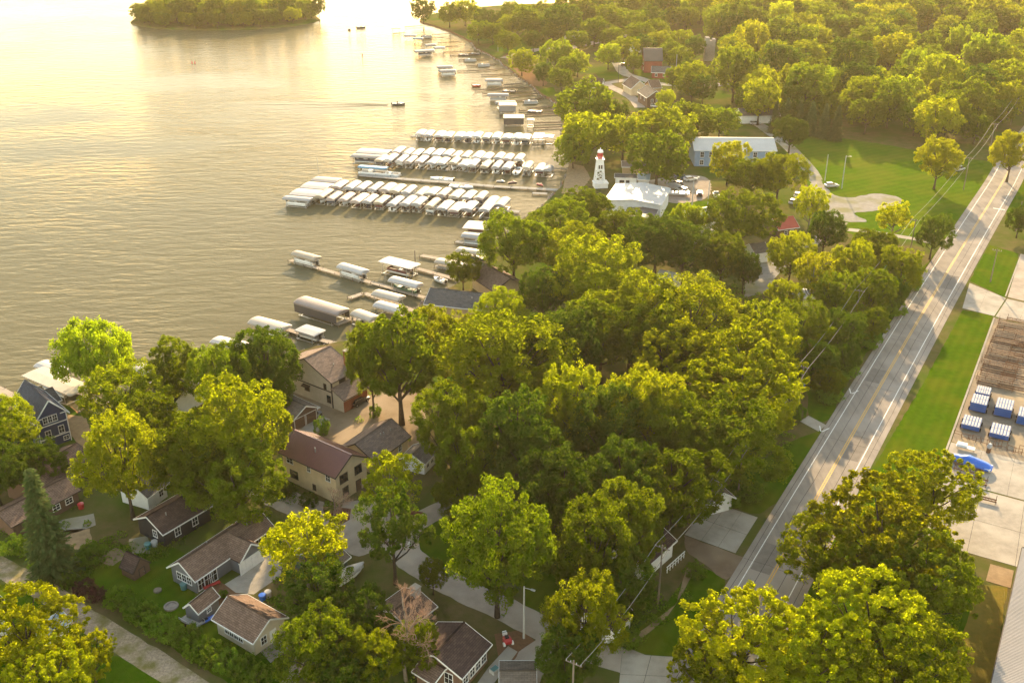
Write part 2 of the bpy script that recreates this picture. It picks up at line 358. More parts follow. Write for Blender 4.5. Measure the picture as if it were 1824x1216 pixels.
# rocks along the water's edge, too many to count
mb = MB()
for i in range(0, n - 1):
    if shore[i].y > 620: continue
    L = (shore[i + 1] - shore[i]).length
    for k in range(int(L * 1.1)):
        p = shore[i].lerp(shore[i + 1], jr.random()) + nv[i] * jr.uniform(-0.4, 1.3); r = jr.uniform(.18, .5)
        ring = [(math.cos(q) * r * jr.uniform(.7, 1.2), math.sin(q) * r * jr.uniform(.7, 1.2)) for q in (0, 1.05, 2.1, 3.14, 4.2, 5.2)]
        z0 = -0.9; z1 = -0.55 + r * 0.9
        mb.loft([[(p.x + x, p.y + y, z0) for x, y in ring], [(p.x + x * .9, p.y + y * .9, (z0 + z1) / 2 + .1) for x, y in ring], [(p.x + x * .45, p.y + y * .45, z1) for x, y in ring]])
tag(mb.build('shore_rocks', M['rock']), 'grey brown rocks lining the edge of the lake', None, kind='stuff')

def sheet(name, pts, z, mat, jitter=0.0, label=None, sm=True, parent=None):
    p = [G(x, y) for x, y in pts]
    if len(pts) < 6: sm = False
    if sm: p = smooth_line(p + [p[0]], 4)[:-1]
    if jitter:
        q = []
        for i, a in enumerate(p):
            b_ = p[(i + 1) % len(p)]; m_ = max(1, int((b_ - a).length / 1.2))
            for k in range(m_):
                c = a.lerp(b_, k / m_); q.append(Vector((c.x + jr.uniform(-jitter, jitter), c.y + jr.uniform(-jitter, jitter), 0)))
        p = q
    return tri_sheet(name, p, z, mat, label=label, parent=parent)
def ribbon_pts(px, w, z=0):
    c = smooth_line([G(x, y) for x, y in px], 5); l = []; r = []
    for i, p in enumerate(c):
        d = (c[min(i + 1, len(c) - 1)] - c[max(i - 1, 0)]).normalized(); nn = Vector((-d.y, d.x, 0)) * w / 2
        l.append(p + nn + nn.normalized() * jr.uniform(-.15, .15)); r.append(p - nn + nn.normalized() * jr.uniform(-.15, .15))
    return l, r
def ribbon(name, px, w, z, mat, label=None):
    l, r = ribbon_pts(px, w); mb = MB(); k = len(l)
    mb.add([(p.x, p.y, z) for p in l + r], [(i, i + 1, k + i + 1, k + i) for i in range(k - 1)])
    o = mb.build(name, mat); o['kind'] = 'structure'
    if label: o['label'] = label
    return o

# --- the main road
def azv(a): return Vector((math.sin(R(a)), math.cos(R(a)), 0))
rc = [G(1469, 860) - azv(30.3) * 160, G(1469, 860) - azv(30.5) * 60, G(1469, 860), G(1652.6, 542), G(1775, 342.5), G(1775, 342.5) + azv(32) * 120, G(1775, 342.5) + azv(33) * 600]
rc = smooth_line(rc, 8)
rdir = [(rc[min(i + 1, len(rc) - 1)] - rc[max(i - 1, 0)]).normalized() for i in range(len(rc))]
def road_strip(name, o0, o1, z, mat, parent=None, label=None):
    mb = MB(); k = len(rc)
    L = [p + Vector((d.y, -d.x, 0)) * o0 for p, d in zip(rc, rdir)]; Q = [p + Vector((d.y, -d.x, 0)) * o1 for p, d in zip(rc, rdir)]
    mb.add([(p.x, p.y, z) for p in L + Q], [(i, i + 1, k + i + 1, k + i) for i in range(k - 1)])
    o = mb.build(name, mat, parent)
    if parent is None: o['kind'] = 'structure'
    if label: o['label'] = label
    return o
road = road_strip('road', -5.3, 5.7, 0.040, M['asphalt'], label='straight two lane asphalt road with painted lines')
road_strip('edge_line', -3.72, -3.58, 0.045, M['white_line'], road, 'white edge line on the lake side of the road')
road_strip('edge_line', 3.58, 3.72, 0.045, M['white_line'], road, 'white edge line beside the mown strip')
road_strip('centre_line', -0.24, -0.10, 0.045, M['yellow_line'], road); road_strip('centre_line', 0.10, 0.24, 0.045, M['yellow_line'], road)
def road_pt(px, py): return G(px, py)
for (x, y) in ((1478, 780), (1600, 600), (1560, 690), (1345, 1000), (1700, 430)):
    c = G(x, y); dd = azv(31); nn = Vector((dd.y, -dd.x, 0)); k = min(range(len(rc)), key=lambda i: (rc[i] - c).length)
    s = (c - rc[k]).dot(dd); c = rc[k] + dd * s; mb = MB(); prev = None; pts = []
    for j in range(9): pts.append(c + nn * (-5.2 + 10.7 * j / 8) + dd * jr.uniform(-.18, .18))
    mb.add([(p.x, p.y, 0.043) for p in pts] + [((p + dd * .05).x, (p + dd * .05).y, 0.043) for p in pts], [(i, i + 1, 10 + i, 9 + i) for i in range(8)])
    mb.build('crack', M['crack'], road)
for off, y0, y1 in ((-1.9, 2, 26), (1.75, 6, 30), (4.6, 0, 34), (-4.5, 4, 30)):
    mb = MB(); pts = [rc[i] + Vector((rdir[i].y, -rdir[i].x, 0)) * (off + jr.uniform(-.12, .12)) for i in range(y0, min(y1, len(rc)))]
    k = len(pts); mb.add([(p.x, p.y, .0432) for p in pts] + [(p.x + .07, p.y, .0432) for p in pts], [(i, i + 1, k + i + 1, k + i) for i in range(k - 1)]); mb.build('crack', M['crack'], road)
for k, o0, o1, fr_ in ((12, -3.4, -.4, .3), (17, .4, 3.3, .5), (20, -3.3, -.5, .2), (25, .5, 3.4, .6)):
    a = rc[k]; d = rdir[k]; nn = Vector((d.y, -d.x, 0)); mb = MB(); ln = 5 + 9 * fr_
    mb.add([((a + nn * q + d * s).x, (a + nn * q + d * s).y, .0425) for q, s in ((o0, 0), (o1, 0), (o1, ln), (o0, ln))], [(0, 1, 2, 3)]); mb.build('asphalt_patch', M['asphalt_dark'], road)
for (x, y) in ((1466, 764), (1519, 697)):
    c = G(x, y); dd = azv(31); nn = Vector((dd.y, -dd.x, 0)); mb = MB()
    for s in (-1, 1):
        a = c + dd * -1.1; b_ = c + dd * .9 + nn * s * .8
        mb.add([(q.x, q.y, .046) for q in (a, a + nn * s * .22, b_ + nn * s * .22, b_)], [(0, 1, 2, 3)])
    mb.build('arrow_mark', M['white_line'], road)
mb = MB(); a = G(1769, 371); b_ = G(1790, 374); mb.bar((a.x, a.y, .036), (b_.x, b_.y, .036), .5, .02); mb.build('stop_bar', M['white_line'], road)

# --- lawns, gravel, paving (each a sheet a few millimetres above the one below)
sheet('lawn', [(1345, 208), (1400, 232), (1560, 255), (1700, 280), (1800, 292), (1825, 300), (1735, 408), (1640, 425), (1500, 412), (1440, 330), (1400, 262)], .004, M['field'], .3, 'wide mown field beside the gravel lot')
sheet('lawn', [(1715, 552), (1768, 562), (1745, 640), (1700, 770), (1670, 850), (1640, 930), (1600, 1060), (1560, 1216), (1400, 1240), (1330, 1216), (1450, 1010), (1545, 850), (1640, 690)], .006, M['lawn'], 0.1, 'long mown grass strip between the road and the storage yard', sm=False)
sheet('lawn', [(1762, 436), (1815, 452), (1790, 530), (1727, 500)], .006, M['lawn'], .15, 'small grass patch between two concrete drives')
sheet('lawn', [(1812, 250), (1900, 260), (1880, 420), (1790, 400), (1798, 330)], .006, M['lawn'], .2, 'grass verge behind the far right tree')
sheet('lawn', [(1740, 1040), (1795, 1045), (1770, 1216), (1690, 1216)], .010, M['dry_grass'], .2, 'dry yellow grass beside the ribbed metal roof')
sheet('lawn', [(1600, 1010), (1745, 1038), (1700, 1230), (1560, 1230)], .008, M['lawn'], .2, 'grass under the trees by the storage yard')
sheet('lawn', [(1255, 1010), (1293, 1034), (1274, 1068), (1230, 1125), (1200, 1166), (1128, 1160), (1118, 1140), (1182, 1078), (1228, 1020)], .006, M['lawn'], .12, 'corner lawn between the road and the side street')
sheet('lawn', [(1400, 790), (1465, 768), (1432, 822), (1395, 880), (1350, 915), (1290, 895), (1300, 860)], .006, M['lawn'], .3, 'rough roadside grass below the big yellow tree')
sheet('lawn', [(1440, 690), (1490, 670), (1560, 590), (1620, 500), (1650, 470), (1668, 452), (1600, 560), (1520, 660), (1477, 745), (1440, 738)], .007, M['lawn'], .2, 'green verge along the lake side of the road')
sheet('lawn', [(736, 960), (755, 935), (800, 912), (870, 900), (880, 1010), (850, 1050), (800, 1035), (760, 1012), (738, 985)], .006, M['lawn'], .08, 'rounded lawn inside the bend of the lane')
sheet('lawn', [(118, 1020), (200, 975), (260, 968), (330, 985), (345, 1050), (395, 1120), (470, 1150), (520, 1180), (480, 1230), (380, 1200), (240, 1105), (180, 1060)], .006, M['lawn'], .25, 'back lawn behind the hedge along the gravel track')
sheet('lawn', [(20, 1040), (70, 1060), (180, 1150), (290, 1230), (60, 1300), (-120, 1200), (-60, 1060)], .006, M['lawn'], .3, 'grass on the near side of the gravel track')
sheet('lawn', [(930, 1030), (1010, 970), (1040, 990), (960, 1090), (935, 1100)], .006, M['lawn'], .2, 'shaded grass behind the lamp post')
sheet('lawn', [(1186, 362), (1275, 356), (1285, 372), (1180, 388)], .006, M['field'], .2, 'green lawn strip in front of the marina lot')
sheet('lawn', [(1106, 297), (1160, 300), (1158, 309), (1106, 309)], .006, M['field'], .1, 'little lawn between the marina sheds')
sheet('lawn', [(1035, 55), (1075, 60), (1070, 70), (1010, 78), (1000, 74)], .006, M['field'], .2, 'lawn in front of the small white house')
sheet('lawn', [(1118, 125), (1158, 124), (1158, 136), (1138, 137)], .006, M['field'], .2, 'lawn in front of the red barn')
sheet('lawn', [(1148, 140), (1230, 138), (1240, 150), (1200, 153), (1160, 148)], .006, M['field'], .2, 'lawn beside the small grey roofed house')
sheet('lawn', [(1060, 130), (1100, 128), (1112, 140), (1072, 143)], .006, M['field'], .2, 'lawn under the trees by the far crossroads')
sheet('lawn', [(870, 85), (900, 70), (950, 68), (985, 78), (960, 95), (905, 96)], .006, M['field'], .3, 'grass on the far lake shore')
sheet('lawn', [(958, 160), (985, 155), (992, 168), (975, 172)], .006, M['field'], .2, 'tiny lawn behind a curved sea wall')
ribbon('path', [(-40, 990), (20, 1020), (80, 1052), (150, 1100), (230, 1150), (300, 1195), (390, 1260)], 3.7, .010, M['gravel'], 'gravel track curving past the hedge')
ribbon('lane', [(1240, 1235), (1150, 1190), (1060, 1158), (985, 1128), (900, 1085), (820, 1048), (768, 1020), (728, 992), (712, 965), (690, 932), (652, 912)], 4.9, .012, M['lane'], 'pale lane winding up from the road between the houses')
ribbon('lane', [(725, 985), (722, 950), (745, 928), (790, 905), (850, 878)], 4.4, .014, M['lane'], 'side lane passing the rounded lawn')
ribbon('lane', [(712, 970), (680, 952), (640, 930), (600, 922), (545, 905), (495, 885), (452, 868), (400, 860)], 5.5, .013, M['lane'], 'lane running below the tan house')
sheet('driveway', [(612, 895), (668, 888), (700, 905), (690, 950), (672, 975), (640, 990), (612, 978), (590, 950)], .016, M['lane'], .05, 'rounded forecourt in front of the tan house')
sheet('yard_ground', [(505, 705), (560, 690), (600, 715), (650, 705), (705, 690), (745, 700), (760, 745), (735, 800), (650, 790), (600, 790), (560, 775), (500, 770)], .008, M['dirt'], .4, 'bare earth yard between the tan houses')
sheet('patio', [(532, 768), (566, 738), (588, 746), (556, 780)], .016, M['concrete'], 0, 'concrete pad before the brown garage', sm=False)
sheet('mulch_bed', [(575, 900), (625, 905), (622, 925), (605, 935), (580, 925)], .018, M['mulch_red'], .1, 'reddish planting bed at the corner of the tan house')
sheet('mulch_bed', [(722, 905), (755, 912), (735, 928), (715, 925)], .018, M['mulch_red'], .1, 'brown planting bed beside the lane')
sheet('mulch_bed', [(110, 945), (160, 940), (165, 965), (130, 985), (105, 975)], .010, M['sand'], .2, 'patch of orange wood chips by the spruce')
sheet('mulch_bed', [(170, 996), (205, 975), (235, 985), (200, 1008)], .010, M['dirt'], .1, 'small bare square beside the dark shed')
sheet('dirt_path', [(90, 945), (110, 925), (165, 915), (170, 935), (115, 955)], .010, M['gravel_pale'], .2, 'short pale path behind the spruce')
sheet('dirt_path', [(228, 960), (262, 955), (270, 985), (235, 985)], .011, M['gravel_pale'], .2, 'gravel corner beside the black house')
sheet('mulch_bed', [(300, 905), (360, 880), (480, 800), (490, 815), (380, 905), (310, 935)], .010, M['dry_grass'], .4, 'sunlit strip of dry grass behind the black house')
sheet('driveway', [(400, 1040), (430, 1022), (470, 985), (505, 990), (500, 1025), (452, 1058), (420, 1055)], .016, M['concrete'], 0, 'concrete driveway before the white garage door', sm=False)
sheet('patio', [(350, 1062), (392, 1036), (430, 1058), (410, 1085), (380, 1075)], .012, M['mulch'], .1, 'mulch patio beside the long house')
sheet('patio', [(455, 1150), (500, 1120), (522, 1148), (482, 1180)], .016, M['concrete'], 0, 'concrete patio at the end of the cream house', sm=False)
sheet('dirt_path', [(500, 1216), (530, 1165), (545, 1172), (520, 1240), (490, 1240)], .010, M['gravel'], .1, 'gravel path at the foot of the dark trees')
sheet('mulch_bed', [(880, 1130), (930, 1120), (960, 1145), (930, 1180), (890, 1180)], .010, M['mulch'], .2, 'bare brown ground round the red trike')
sheet('driveway', [(925, 1160), (965, 1130), (985, 1165), (960, 1216), (885, 1225)], .014, M['lane'], .1, 'worn parking pad by the lowest house')
sheet('path', [(870, 1188), (905, 1150), (922, 1160), (880, 1216), (840, 1230)], .020, M['concrete'], 0, 'concrete walk beside the lowest brown house', sm=False)
sheet('dirt_path', [(1219, 953), (1310, 986), (1320, 996), (1295, 1032), (1257, 1004), (1222, 980)], .016, M['dirt_brown'], .15, 'brown dirt drive beside the concrete slabs')
sheet('driveway', [(1425, 750), (1440, 740), (1472, 757), (1458, 768)], .016, M['concrete'], 0, 'short concrete drive joining the road near the yellow tree', sm=False)
sheet('path', [(1205, 1075), (1222, 1015), (1238, 1012), (1190, 1095), (1135, 1140), (1128, 1135)], .012, M['sand'], .05, 'narrow stone edging beside the corner lawn')
sheet('gravel_lot', [(1438, 300), (1450, 305), (1480, 343), (1512, 352), (1560, 345), (1596, 350), (1606, 360), (1565, 374), (1520, 380), (1545, 394), (1505, 394), (1468, 378), (1445, 330)], .010, M['gravel_pale'], .35, 'pale gravel lot spreading into the field')
ribbon('lane', [(1452, 320), (1440, 300), (1405, 262), (1370, 235), (1345, 218), (1300, 200)], 5.0, .009, M['gravel_pale'], 'gravel lane along the edge of the field')
ribbon('path', [(1500, 408), (1560, 414), (1620, 424), (1660, 432)], 2.6, .012, M['concrete'], 'concrete walk crossing the grass to the road')
sheet('gravel_lot', [(1150, 322), (1225, 312), (1262, 320), (1260, 352), (1200, 362), (1140, 345)], .010, M['lane'], .3, 'parking lot of the marina')
sheet('gravel_lot', [(1330, 480), (1372, 455), (1385, 470), (1370, 520), (1325, 530)], .010, M['gravel_pale'], .3, 'gravel drive between dark trees')
ribbon('lane', [(1500, 395), (1440, 440), (1380, 480), (1340, 520)], 4.0, .008, M['gravel_pale'], 'lane running under the golden trees')
ribbon('road', [(900, 104), (960, 88), (1010, 86), (1060, 76), (1100, 66), (1150, 58)], 7.0, .012, M['lane'], 'side road curving along the far shore')
ribbon('lane', [(1100, 112), (1112, 130), (1140, 140), (1180, 150), (1250, 152), (1300, 150)], 6.0, .012, M['concrete'], 'pale lane passing below the red barn')
ribbon('lane', [(1135, 140), (1100, 145), (1080, 150), (1110, 165), (1130, 178), (1140, 192)], 5.0, .011, M['lane'], 'lane turning in behind the brown cottages')
sheet('beach', [(895, 100), (915, 96), (960, 130), (975, 150), (950, 152), (920, 128)], .009, M['mulch'], .2, 'brown beach strip at the far docks')
sheet('beach', [(1014, 290), (1040, 296), (1052, 318), (1030, 345), (1000, 345)], .009, M['sand'], .2, 'small sand beach left of the lighthouse')
sheet('beach', [(110, 735), (150, 742), (180, 800), (150, 800), (120, 770)], .009, M['sand'], .2, 'sandy strip beside the blue house')

def slabs(name, quad, nx, ny, mat, label, z=.016, gap=.03):
    """a paved drive: a thin bed and its separate concrete slabs"""
    q = [G(*p) for p in quad]
    bed = tri_sheet(name, q, z, M['crack'], label=label)
    def bl(u, v): return (q[0] * (1 - u) + q[1] * u) * (1 - v) + (q[3] * (1 - u) + q[2] * u) * v
    for i in range(nx):
        for j in range(ny):
            c = [bl(i / nx, j / ny), bl((i + 1) / nx, j / ny), bl((i + 1) / nx, (j + 1) / ny), bl(i / nx, (j + 1) / ny)]
            m_ = sum(c, Vector()) / 4; c = [p + (m_ - p).normalized() * gap * 1.4 for p in c]; h = z + .012 + jr.uniform(0, .008)
            MB().hexa([(p.x, p.y, z + .001) for p in c] + [(p.x, p.y, h) for p in c]).build('slab', mat, bed)
    return bed
slabs('driveway', [(1219, 952), (1310, 985), (1350, 921), (1265, 892)], 3, 2, M['concrete'], 'concrete slab driveway left of the road')
slabs('driveway', [(1100, 1240), (1180, 1240), (1212, 1170), (1108, 1163)], 2, 2, M['concrete'], 'concrete slabs at the mouth of the side street')
slabs('driveway', [(1714, 549), (1771, 563), (1792, 531), (1727, 504)], 2, 1, M['concrete'], 'concrete apron joining the road to the storage yard')
slabs('driveway', [(1773, 564), (1900, 596), (1900, 556), (1794, 532)], 3, 1, M['concrete'], 'pale concrete drive running right along the storage yard')
sheet('gravel_lot', [(1818, 452), (2000, 500), (2000, 578), (1795, 529)], .009, M['lane'], 0, 'paved lot behind the concrete drive at the right edge', sm=False)
sheet('yard_ground', [(1772, 566), (1900, 598), (2100, 650), (2100, 890), (1824, 822), (1695, 786)], .009, M['yard'], 0, 'worn brown ground of the storage yard', sm=False)
slabs('concrete_pad', [(1672, 850), (1990, 935), (1990, 865), (1694, 787)], 5, 1, M['concrete'], 'upper row of pale concrete slabs in the storage yard')
slabs('concrete_pad', [(1640, 960), (1990, 1060), (1990, 937), (1672, 852)], 4, 2, M['concrete'], 'wide pale concrete pad by the metal building')
sheet('driveway', [(1756, 1034), (1800, 1047), (1806, 1016), (1764, 1004)], .045, M['sand'], 0, 'tan strip at the end of the concrete pad', sm=False)
# kerb between the mown strip and the yard
a, b_ = G(1771, 566), G(1660, 872); mb = MB(); mb.bar((a.x, a.y, .06), (b_.x, b_.y, .06), .35, .14)
tag(mb.build('kerb', M['concrete']), 'low concrete kerb along the storage yard', None, kind='structure')
a, b_ = G(1818, 455), G(1791, 528); mb = MB(); mb.bar((a.x, a.y, .06), (b_.x, b_.y, .06), .3, .14)
tag(mb.build('kerb', M['concrete']), 'low concrete kerb beside the small grass patch', None, kind='structure')
# ------------------------------------------------------------------ buildings
SH = {'brown': shingle('roof_brown', (0.140, 0.092, 0.070), (0.190, 0.128, 0.098)), 'tan': shingle('roof_tan', (0.26, 0.185, 0.145), (0.15, 0.115, 0.10)),
      'dark': shingle('roof_dark', (0.072, 0.048, 0.042), (0.100, 0.068, 0.058)), 'grey': shingle('roof_grey', (0.135, 0.125, 0.12), (0.10, 0.094, 0.092)),
      'slate': shingle('roof_slate', (0.075, 0.082, 0.105), (0.058, 0.064, 0.085)), 'taupe': shingle('roof_taupe', (0.19, 0.155, 0.125), (0.14, 0.112, 0.092)),
      'maroon': surf('roof_maroon', (0.155, 0.062, 0.055), (0.125, 0.052, 0.048), 0.4, 0.4, spec=0.5), 'white': surf('roof_white', (0.44, 0.43, 0.42), (0.37, 0.36, 0.35), 0.3, 0.55), 'red': surf('roof_red', (0.50, 0.10, 0.07), (0.40, 0.08, 0.06), .5, .6),
      'blue': surf('roof_blue', (0.26, 0.34, 0.42), (0.22, 0.29, 0.36), .4, .45), 'char': surf('roof_char', (0.10, 0.085, 0.08), (0.08, 0.07, 0.066), .4, .7)}
WL = {'navy': siding('wall_navy', (0.030, 0.045, 0.10)), 'black': siding('wall_black', (0.022, 0.023, 0.027)), 'grey': siding('wall_grey', (0.16, 0.16, 0.17)), 'cream': siding('wall_cream', (0.55, 0.47, 0.36)),
      'tan': siding('wall_tan', (0.60, 0.46, 0.29)), 'tan_board': siding('wall_tan_board', (0.52, 0.43, 0.32), .4, True), 'brown': siding('wall_brown', (0.13, 0.075, 0.05)), 'green': siding('wall_green', (0.07, 0.10, 0.07)), 'white': siding('wall_white', (0.72, 0.70, 0.67)),
      'blue': siding('wall_blue', (0.18, 0.27, 0.40)), 'red': siding('wall_red', (0.24, 0.055, 0.04)), 'steel': siding('wall_steel', (0.45, 0.44, 0.42), .3, True), 'ochre': siding('wall_ochre', (0.42, 0.30, 0.17))}

def house(name, label, p0, p1, p2, z, rise, wall, roof, L=None, W=None, over=.45, trim='trim', wins=(), doors=(), cat='house', group=None, ribs=False, chimney=None, vents=(), bands=(), z0=0.0, winmat='trim', flip=False):
    """gable building: p0 near eave corner, p1 along the eaves, p2 across the gable (photo positions at eave height z)"""
    A = G(*p0, z); e1 = G(*p1, z) - A; Lr = L or e1.length; ex = e1.normalized(); ex.z = 0
    pn = Vector((-ex.y, ex.x, 0))
    if p2 is not None:
        e2 = G(*p2, z) - A; ey = pn if pn.dot(e2) > 0 else -pn; Wr = W or abs(e2.dot(ey))
    else:
        ey = pn if (pn.y > 0) != flip else -pn; Wr = W
    sg = 1 if ex.cross(ey).z > 0 else -1
    C = A + ex * (Lr / 2) + ey * (Wr / 2); xa = ex * sg
    L_, W_ = Lr - 2 * over * .8, Wr - 2 * over * .8
    t = thing(name, label, cat, (C.x, C.y, z0), math.atan2(xa.y, xa.x), group)
    t['dims'] = f'{L_:.1f}x{W_:.1f}'
    hx, hy = L_ / 2, W_ / 2; rz_ = z + rise
    def S(u, w, zz): return Vector((sg * (u - L_ / 2), w - W_ / 2, zz))      # u along from p0, w across from p0
    mb = MB()
    sec = lambda x: [(x, -hy, 0), (x, hy, 0), (x, hy, z - .05), (x, 0, rz_ - .12), (x, -hy, z - .05)]
    mb.loft([sec(-hx), sec(hx)]); mb.build('wall', WL[wall] if isinstance(wall, str) else wall, t)
    # roof: two slabs with their own thickness
    mb = MB(); sl = rise / hy; xo = hx + over; yo = hy + over; ze = z - over * sl; th = .16; ln = math.hypot(yo, rz_ - ze)
    for s in (-1, 1):
        o = len(mb.v); mb.hexa([(-xo, s * yo, ze), (xo, s * yo, ze), (xo, 0, rz_), (-xo, 0, rz_), (-xo, s * yo, ze + th), (xo, s * yo, ze + th), (xo, 0, rz_ + th), (-xo, 0, rz_ + th)])
        for k, (uu, vv) in enumerate(((0, 0), (2 * xo, 0), (2 * xo, ln), (0, ln)) * 2): mb.uv[o + k] = (uu + s * 3.3, vv)
    rf = mb.build('roof', SH[roof], t)
    mb = MB(); mb.bar((-xo - .01, 0, rz_ + th + .03), (xo + .01, 0, rz_ + th + .03), .3, .05); mb.build('ridge_cap', SH[roof], rf)
    tm = M[trim]
    for s in (-1, 1):
        for e in (-1, 1):
            MB().bar((e * (xo + .02), s * (yo + .02), ze + th / 2), (e * (xo + .02), 0, rz_ + th / 2), .05, .24).build('rake_board', tm, rf)
        MB().bar((-xo - .045, s * (yo + .03), ze + th / 2), (xo + .045, s * (yo + .03), ze + th / 2), .06, .2).build('gutter', tm, rf)
    if ribs:
        k = int(2 * xo / ribs)
        for s in (-1, 1):
            for i in range(k + 1):
                x = -xo + .06 + i * (2 * xo - .12) / k
                MB().bar((x, s * yo, ze + th + .025), (x, s * .16, rz_ - .16 * sl + th + .025), .05, .05).build('roof_seam', SH[roof], rf)
    for (u, w, hgt) in vents:
        p = S(u * L_, w * W_, 0); zz = rz_ - abs(p.y) * sl + th
        MB().tube([(p.x, p.y, zz - .1), (p.x, p.y, zz + hgt)], .09, 8).build('vent_pipe', M['metal'], rf)
    def frame_of(side):
        if side == 'f': return S(0, 0, 0), Vector((sg, 0, 0)), Vector((0, -1, 0)), L_
        if side == 'b': return S(0, W_, 0), Vector((sg, 0, 0)), Vector((0, 1, 0)), L_
        if side == 'n': return S(0, 0, 0), Vector((0, 1, 0)), Vector((-sg, 0, 0)), W_
        return S(L_, 0, 0), Vector((0, 1, 0)), Vector((sg, 0, 0)), W_
    def panel(mb, o, a, nrm, u0, u1, za, zb, d0, d1):
        q = [o + a * u0 + nrm * d0, o + a * u1 + nrm * d0, o + a * u1 + nrm * d1, o + a * u0 + nrm * d1]
        mb.hexa([(p.x, p.y, za) for p in q] + [(p.x, p.y, zb) for p in q])
    for (side, u, zc, w, h, *ex_) in wins:
        o, a, nr, ln_ = frame_of(side); c = u * ln_; fw = .09; mt = M[ex_[0]] if ex_ else M[winmat]
        mb = MB(); panel(mb, o, a, nr, c - w / 2 - fw, c + w / 2 + fw, zc + h / 2, zc + h / 2 + fw * 1.3, .002, .07); panel(mb, o, a, nr, c - w / 2 - fw, c - w / 2, zc - h / 2, zc + h / 2, .002, .07)
        panel(mb, o, a, nr, c + w / 2, c + w / 2 + fw, zc - h / 2, zc + h / 2, .002, .07); panel(mb, o, a, nr, c - .025, c + .025, zc - h / 2, zc + h / 2, .03, .055); panel(mb, o, a, nr, c - w / 2, c - .026, zc - .025, zc + .025, .03, .055); panel(mb, o, a, nr, c + .026, c + w / 2, zc - .025, zc + .025, .03, .055)
        wn = mb.build('window', mt, t)
        mb = MB(); panel(mb, o, a, nr, c - w / 2, c + w / 2, zc - h / 2, zc + h / 2, .002, .028); mb.build('pane', M['glass'], wn)
        mb = MB(); panel(mb, o, a, nr, c - w / 2 - fw * 1.4, c + w / 2 + fw * 1.4, zc - h / 2 - .1, zc - h / 2, .002, .12); mb.build('sill', mt, wn)
    for (side, u, w, h, mt, kind) in doors:
        o, a, nr, ln_ = frame_of(side); c = u * ln_
        mb = MB(); panel(mb, o, a, nr, c - w / 2 - .1, c - w / 2, 0, h + .1, .002, .08); panel(mb, o, a, nr, c + w / 2, c + w / 2 + .1, 0, h + .1, .002, .08); panel(mb, o, a, nr, c - w / 2, c + w / 2, h, h + .1, .002, .08)
        dr = mb.build('garage_door' if kind == 'garage' else 'door', tm, t); nrow = 4 if kind == 'garage' else 2
        for i in range(nrow):
            mb = MB(); panel(mb, o, a, nr, c - w / 2, c + w / 2, h * i / nrow + .02, h * (i + 1) / nrow - .02, .002, .045); mb.build('door_panel', M[mt], dr)
        if kind != 'garage':
            mb = MB(); panel(mb, o, a, nr, c + w / 2 - .14, c + w / 2 - .08, h * .46, h * .5, .045, .1); mb.build('handle', M['metal'], dr)
    for (side, za, zb, mt, u0, u1) in bands:
        o, a, nr, ln_ = frame_of(side); mb = MB(); panel(mb, o, a, nr, u0 * ln_, u1 * ln_, za, zb, .002, .05); mb.build('trim_board', M[mt], t)
    if chimney:
        u, w, hgt, sx, sy, mt = chimney; p = S(u * L_, w * W_, 0); mb = MB()
        mb.box(p.x - sx, p.x + sx, p.y - sy, p.y + sy, .0, rz_ + hgt); ch = mb.build('chimney', M[mt], t)
        MB().box(p.x - sx - .08, p.x + sx + .08, p.y - sy - .08, p.y + sy + .08, rz_ + hgt, rz_ + hgt + .15).build('chimney_cap', M['concrete'], ch)
    t['S'] = sg
    return t, L_, W_, S, rz_

# left shore
h, L_, W_, S, _ = house('lake_house', 'navy blue two storey house with white trim at the left shore', (61, 752), (20.5, 714), (123, 732), 6.2, 3.2, 'navy', 'slate',
      wins=[('n', .30, 5.6, .8, 1.2), ('n', .45, 5.6, .8, 1.2), ('n', .60, 5.6, .8, 1.2), ('n', .74, 2.9, .9, 1.4), ('n', .84, .9, .9, .7), ('n', .30, 2.7, .9, 1.4), ('f', .3, 4.6, .9, 1.3), ('f', .7, 4.6, .9, 1.3), ('f', .5, 1.7, 1.4, 1.3)],
      bands=[('n', 4.35, 4.55, 'trim', 0, 1), ('n', 6.0, 6.2, 'trim', 0, .20), ('n', 6.0, 6.2, 'trim', .80, 1), ('n', 1.75, 1.95, 'trim', 0, 1), ('n', 0, 6.0, 'trim', 0, .03), ('n', 0, 6.0, 'trim', .97, 1)])
house('boathouse', 'small dark grey roofed boathouse behind the navy blue house', (109, 711), (66, 728), None, 3.0, 1.6, 'grey', 'grey', W=5.5, cat='boathouse')
house('cabin', 'long low brown roofed cabin in front of the navy blue house', (168, 812), (62, 880), None, 2.8, 1.6, 'brown', 'brown', W=7.5, wins=[('f', .2, 1.5, 1, 1), ('f', .4, 1.5, 1, 1)], trim='dark_trim', cat='cabin')
house('cabin', 'lower of two long brown roofed cabins near the spruce', (143, 872), (20, 938), None, 2.6, 1.3, 'brown', 'brown', W=6.5, wins=[('f', .15, 1.5, 1.2, .9), ('f', .35, 1.5, 1.2, .9)], trim='dark_trim', cat='cabin')
house('cottage', 'small grey roofed cottage half hidden by the oaks', (300, 858), (262, 886), None, 2.8, 2.0, 'white', 'grey', W=6.5, wins=[('f', .3, 1.5, .9, 1.1), ('n', .5, 1.5, .9, 1.1)], cat='cottage')
house('boathouse', 'blue-grey roofed boathouse hidden behind oaks at the water', (312, 716), (268, 700), None, 3.6, 2.2, 'white', 'slate', W=8, cat='boathouse')
house('house', 'black sided house with brown roof and white window frames', (290, 951), (378, 899), None, 2.9, 1.7, 'black', 'dark', W=7.2,
      wins=[('n', .35, 1.7, .9, 1.1), ('f', .28, 1.6, .95, 1.4), ('f', .66, 1.6, .95, 1.4)], vents=[(.25, .3, .5)])
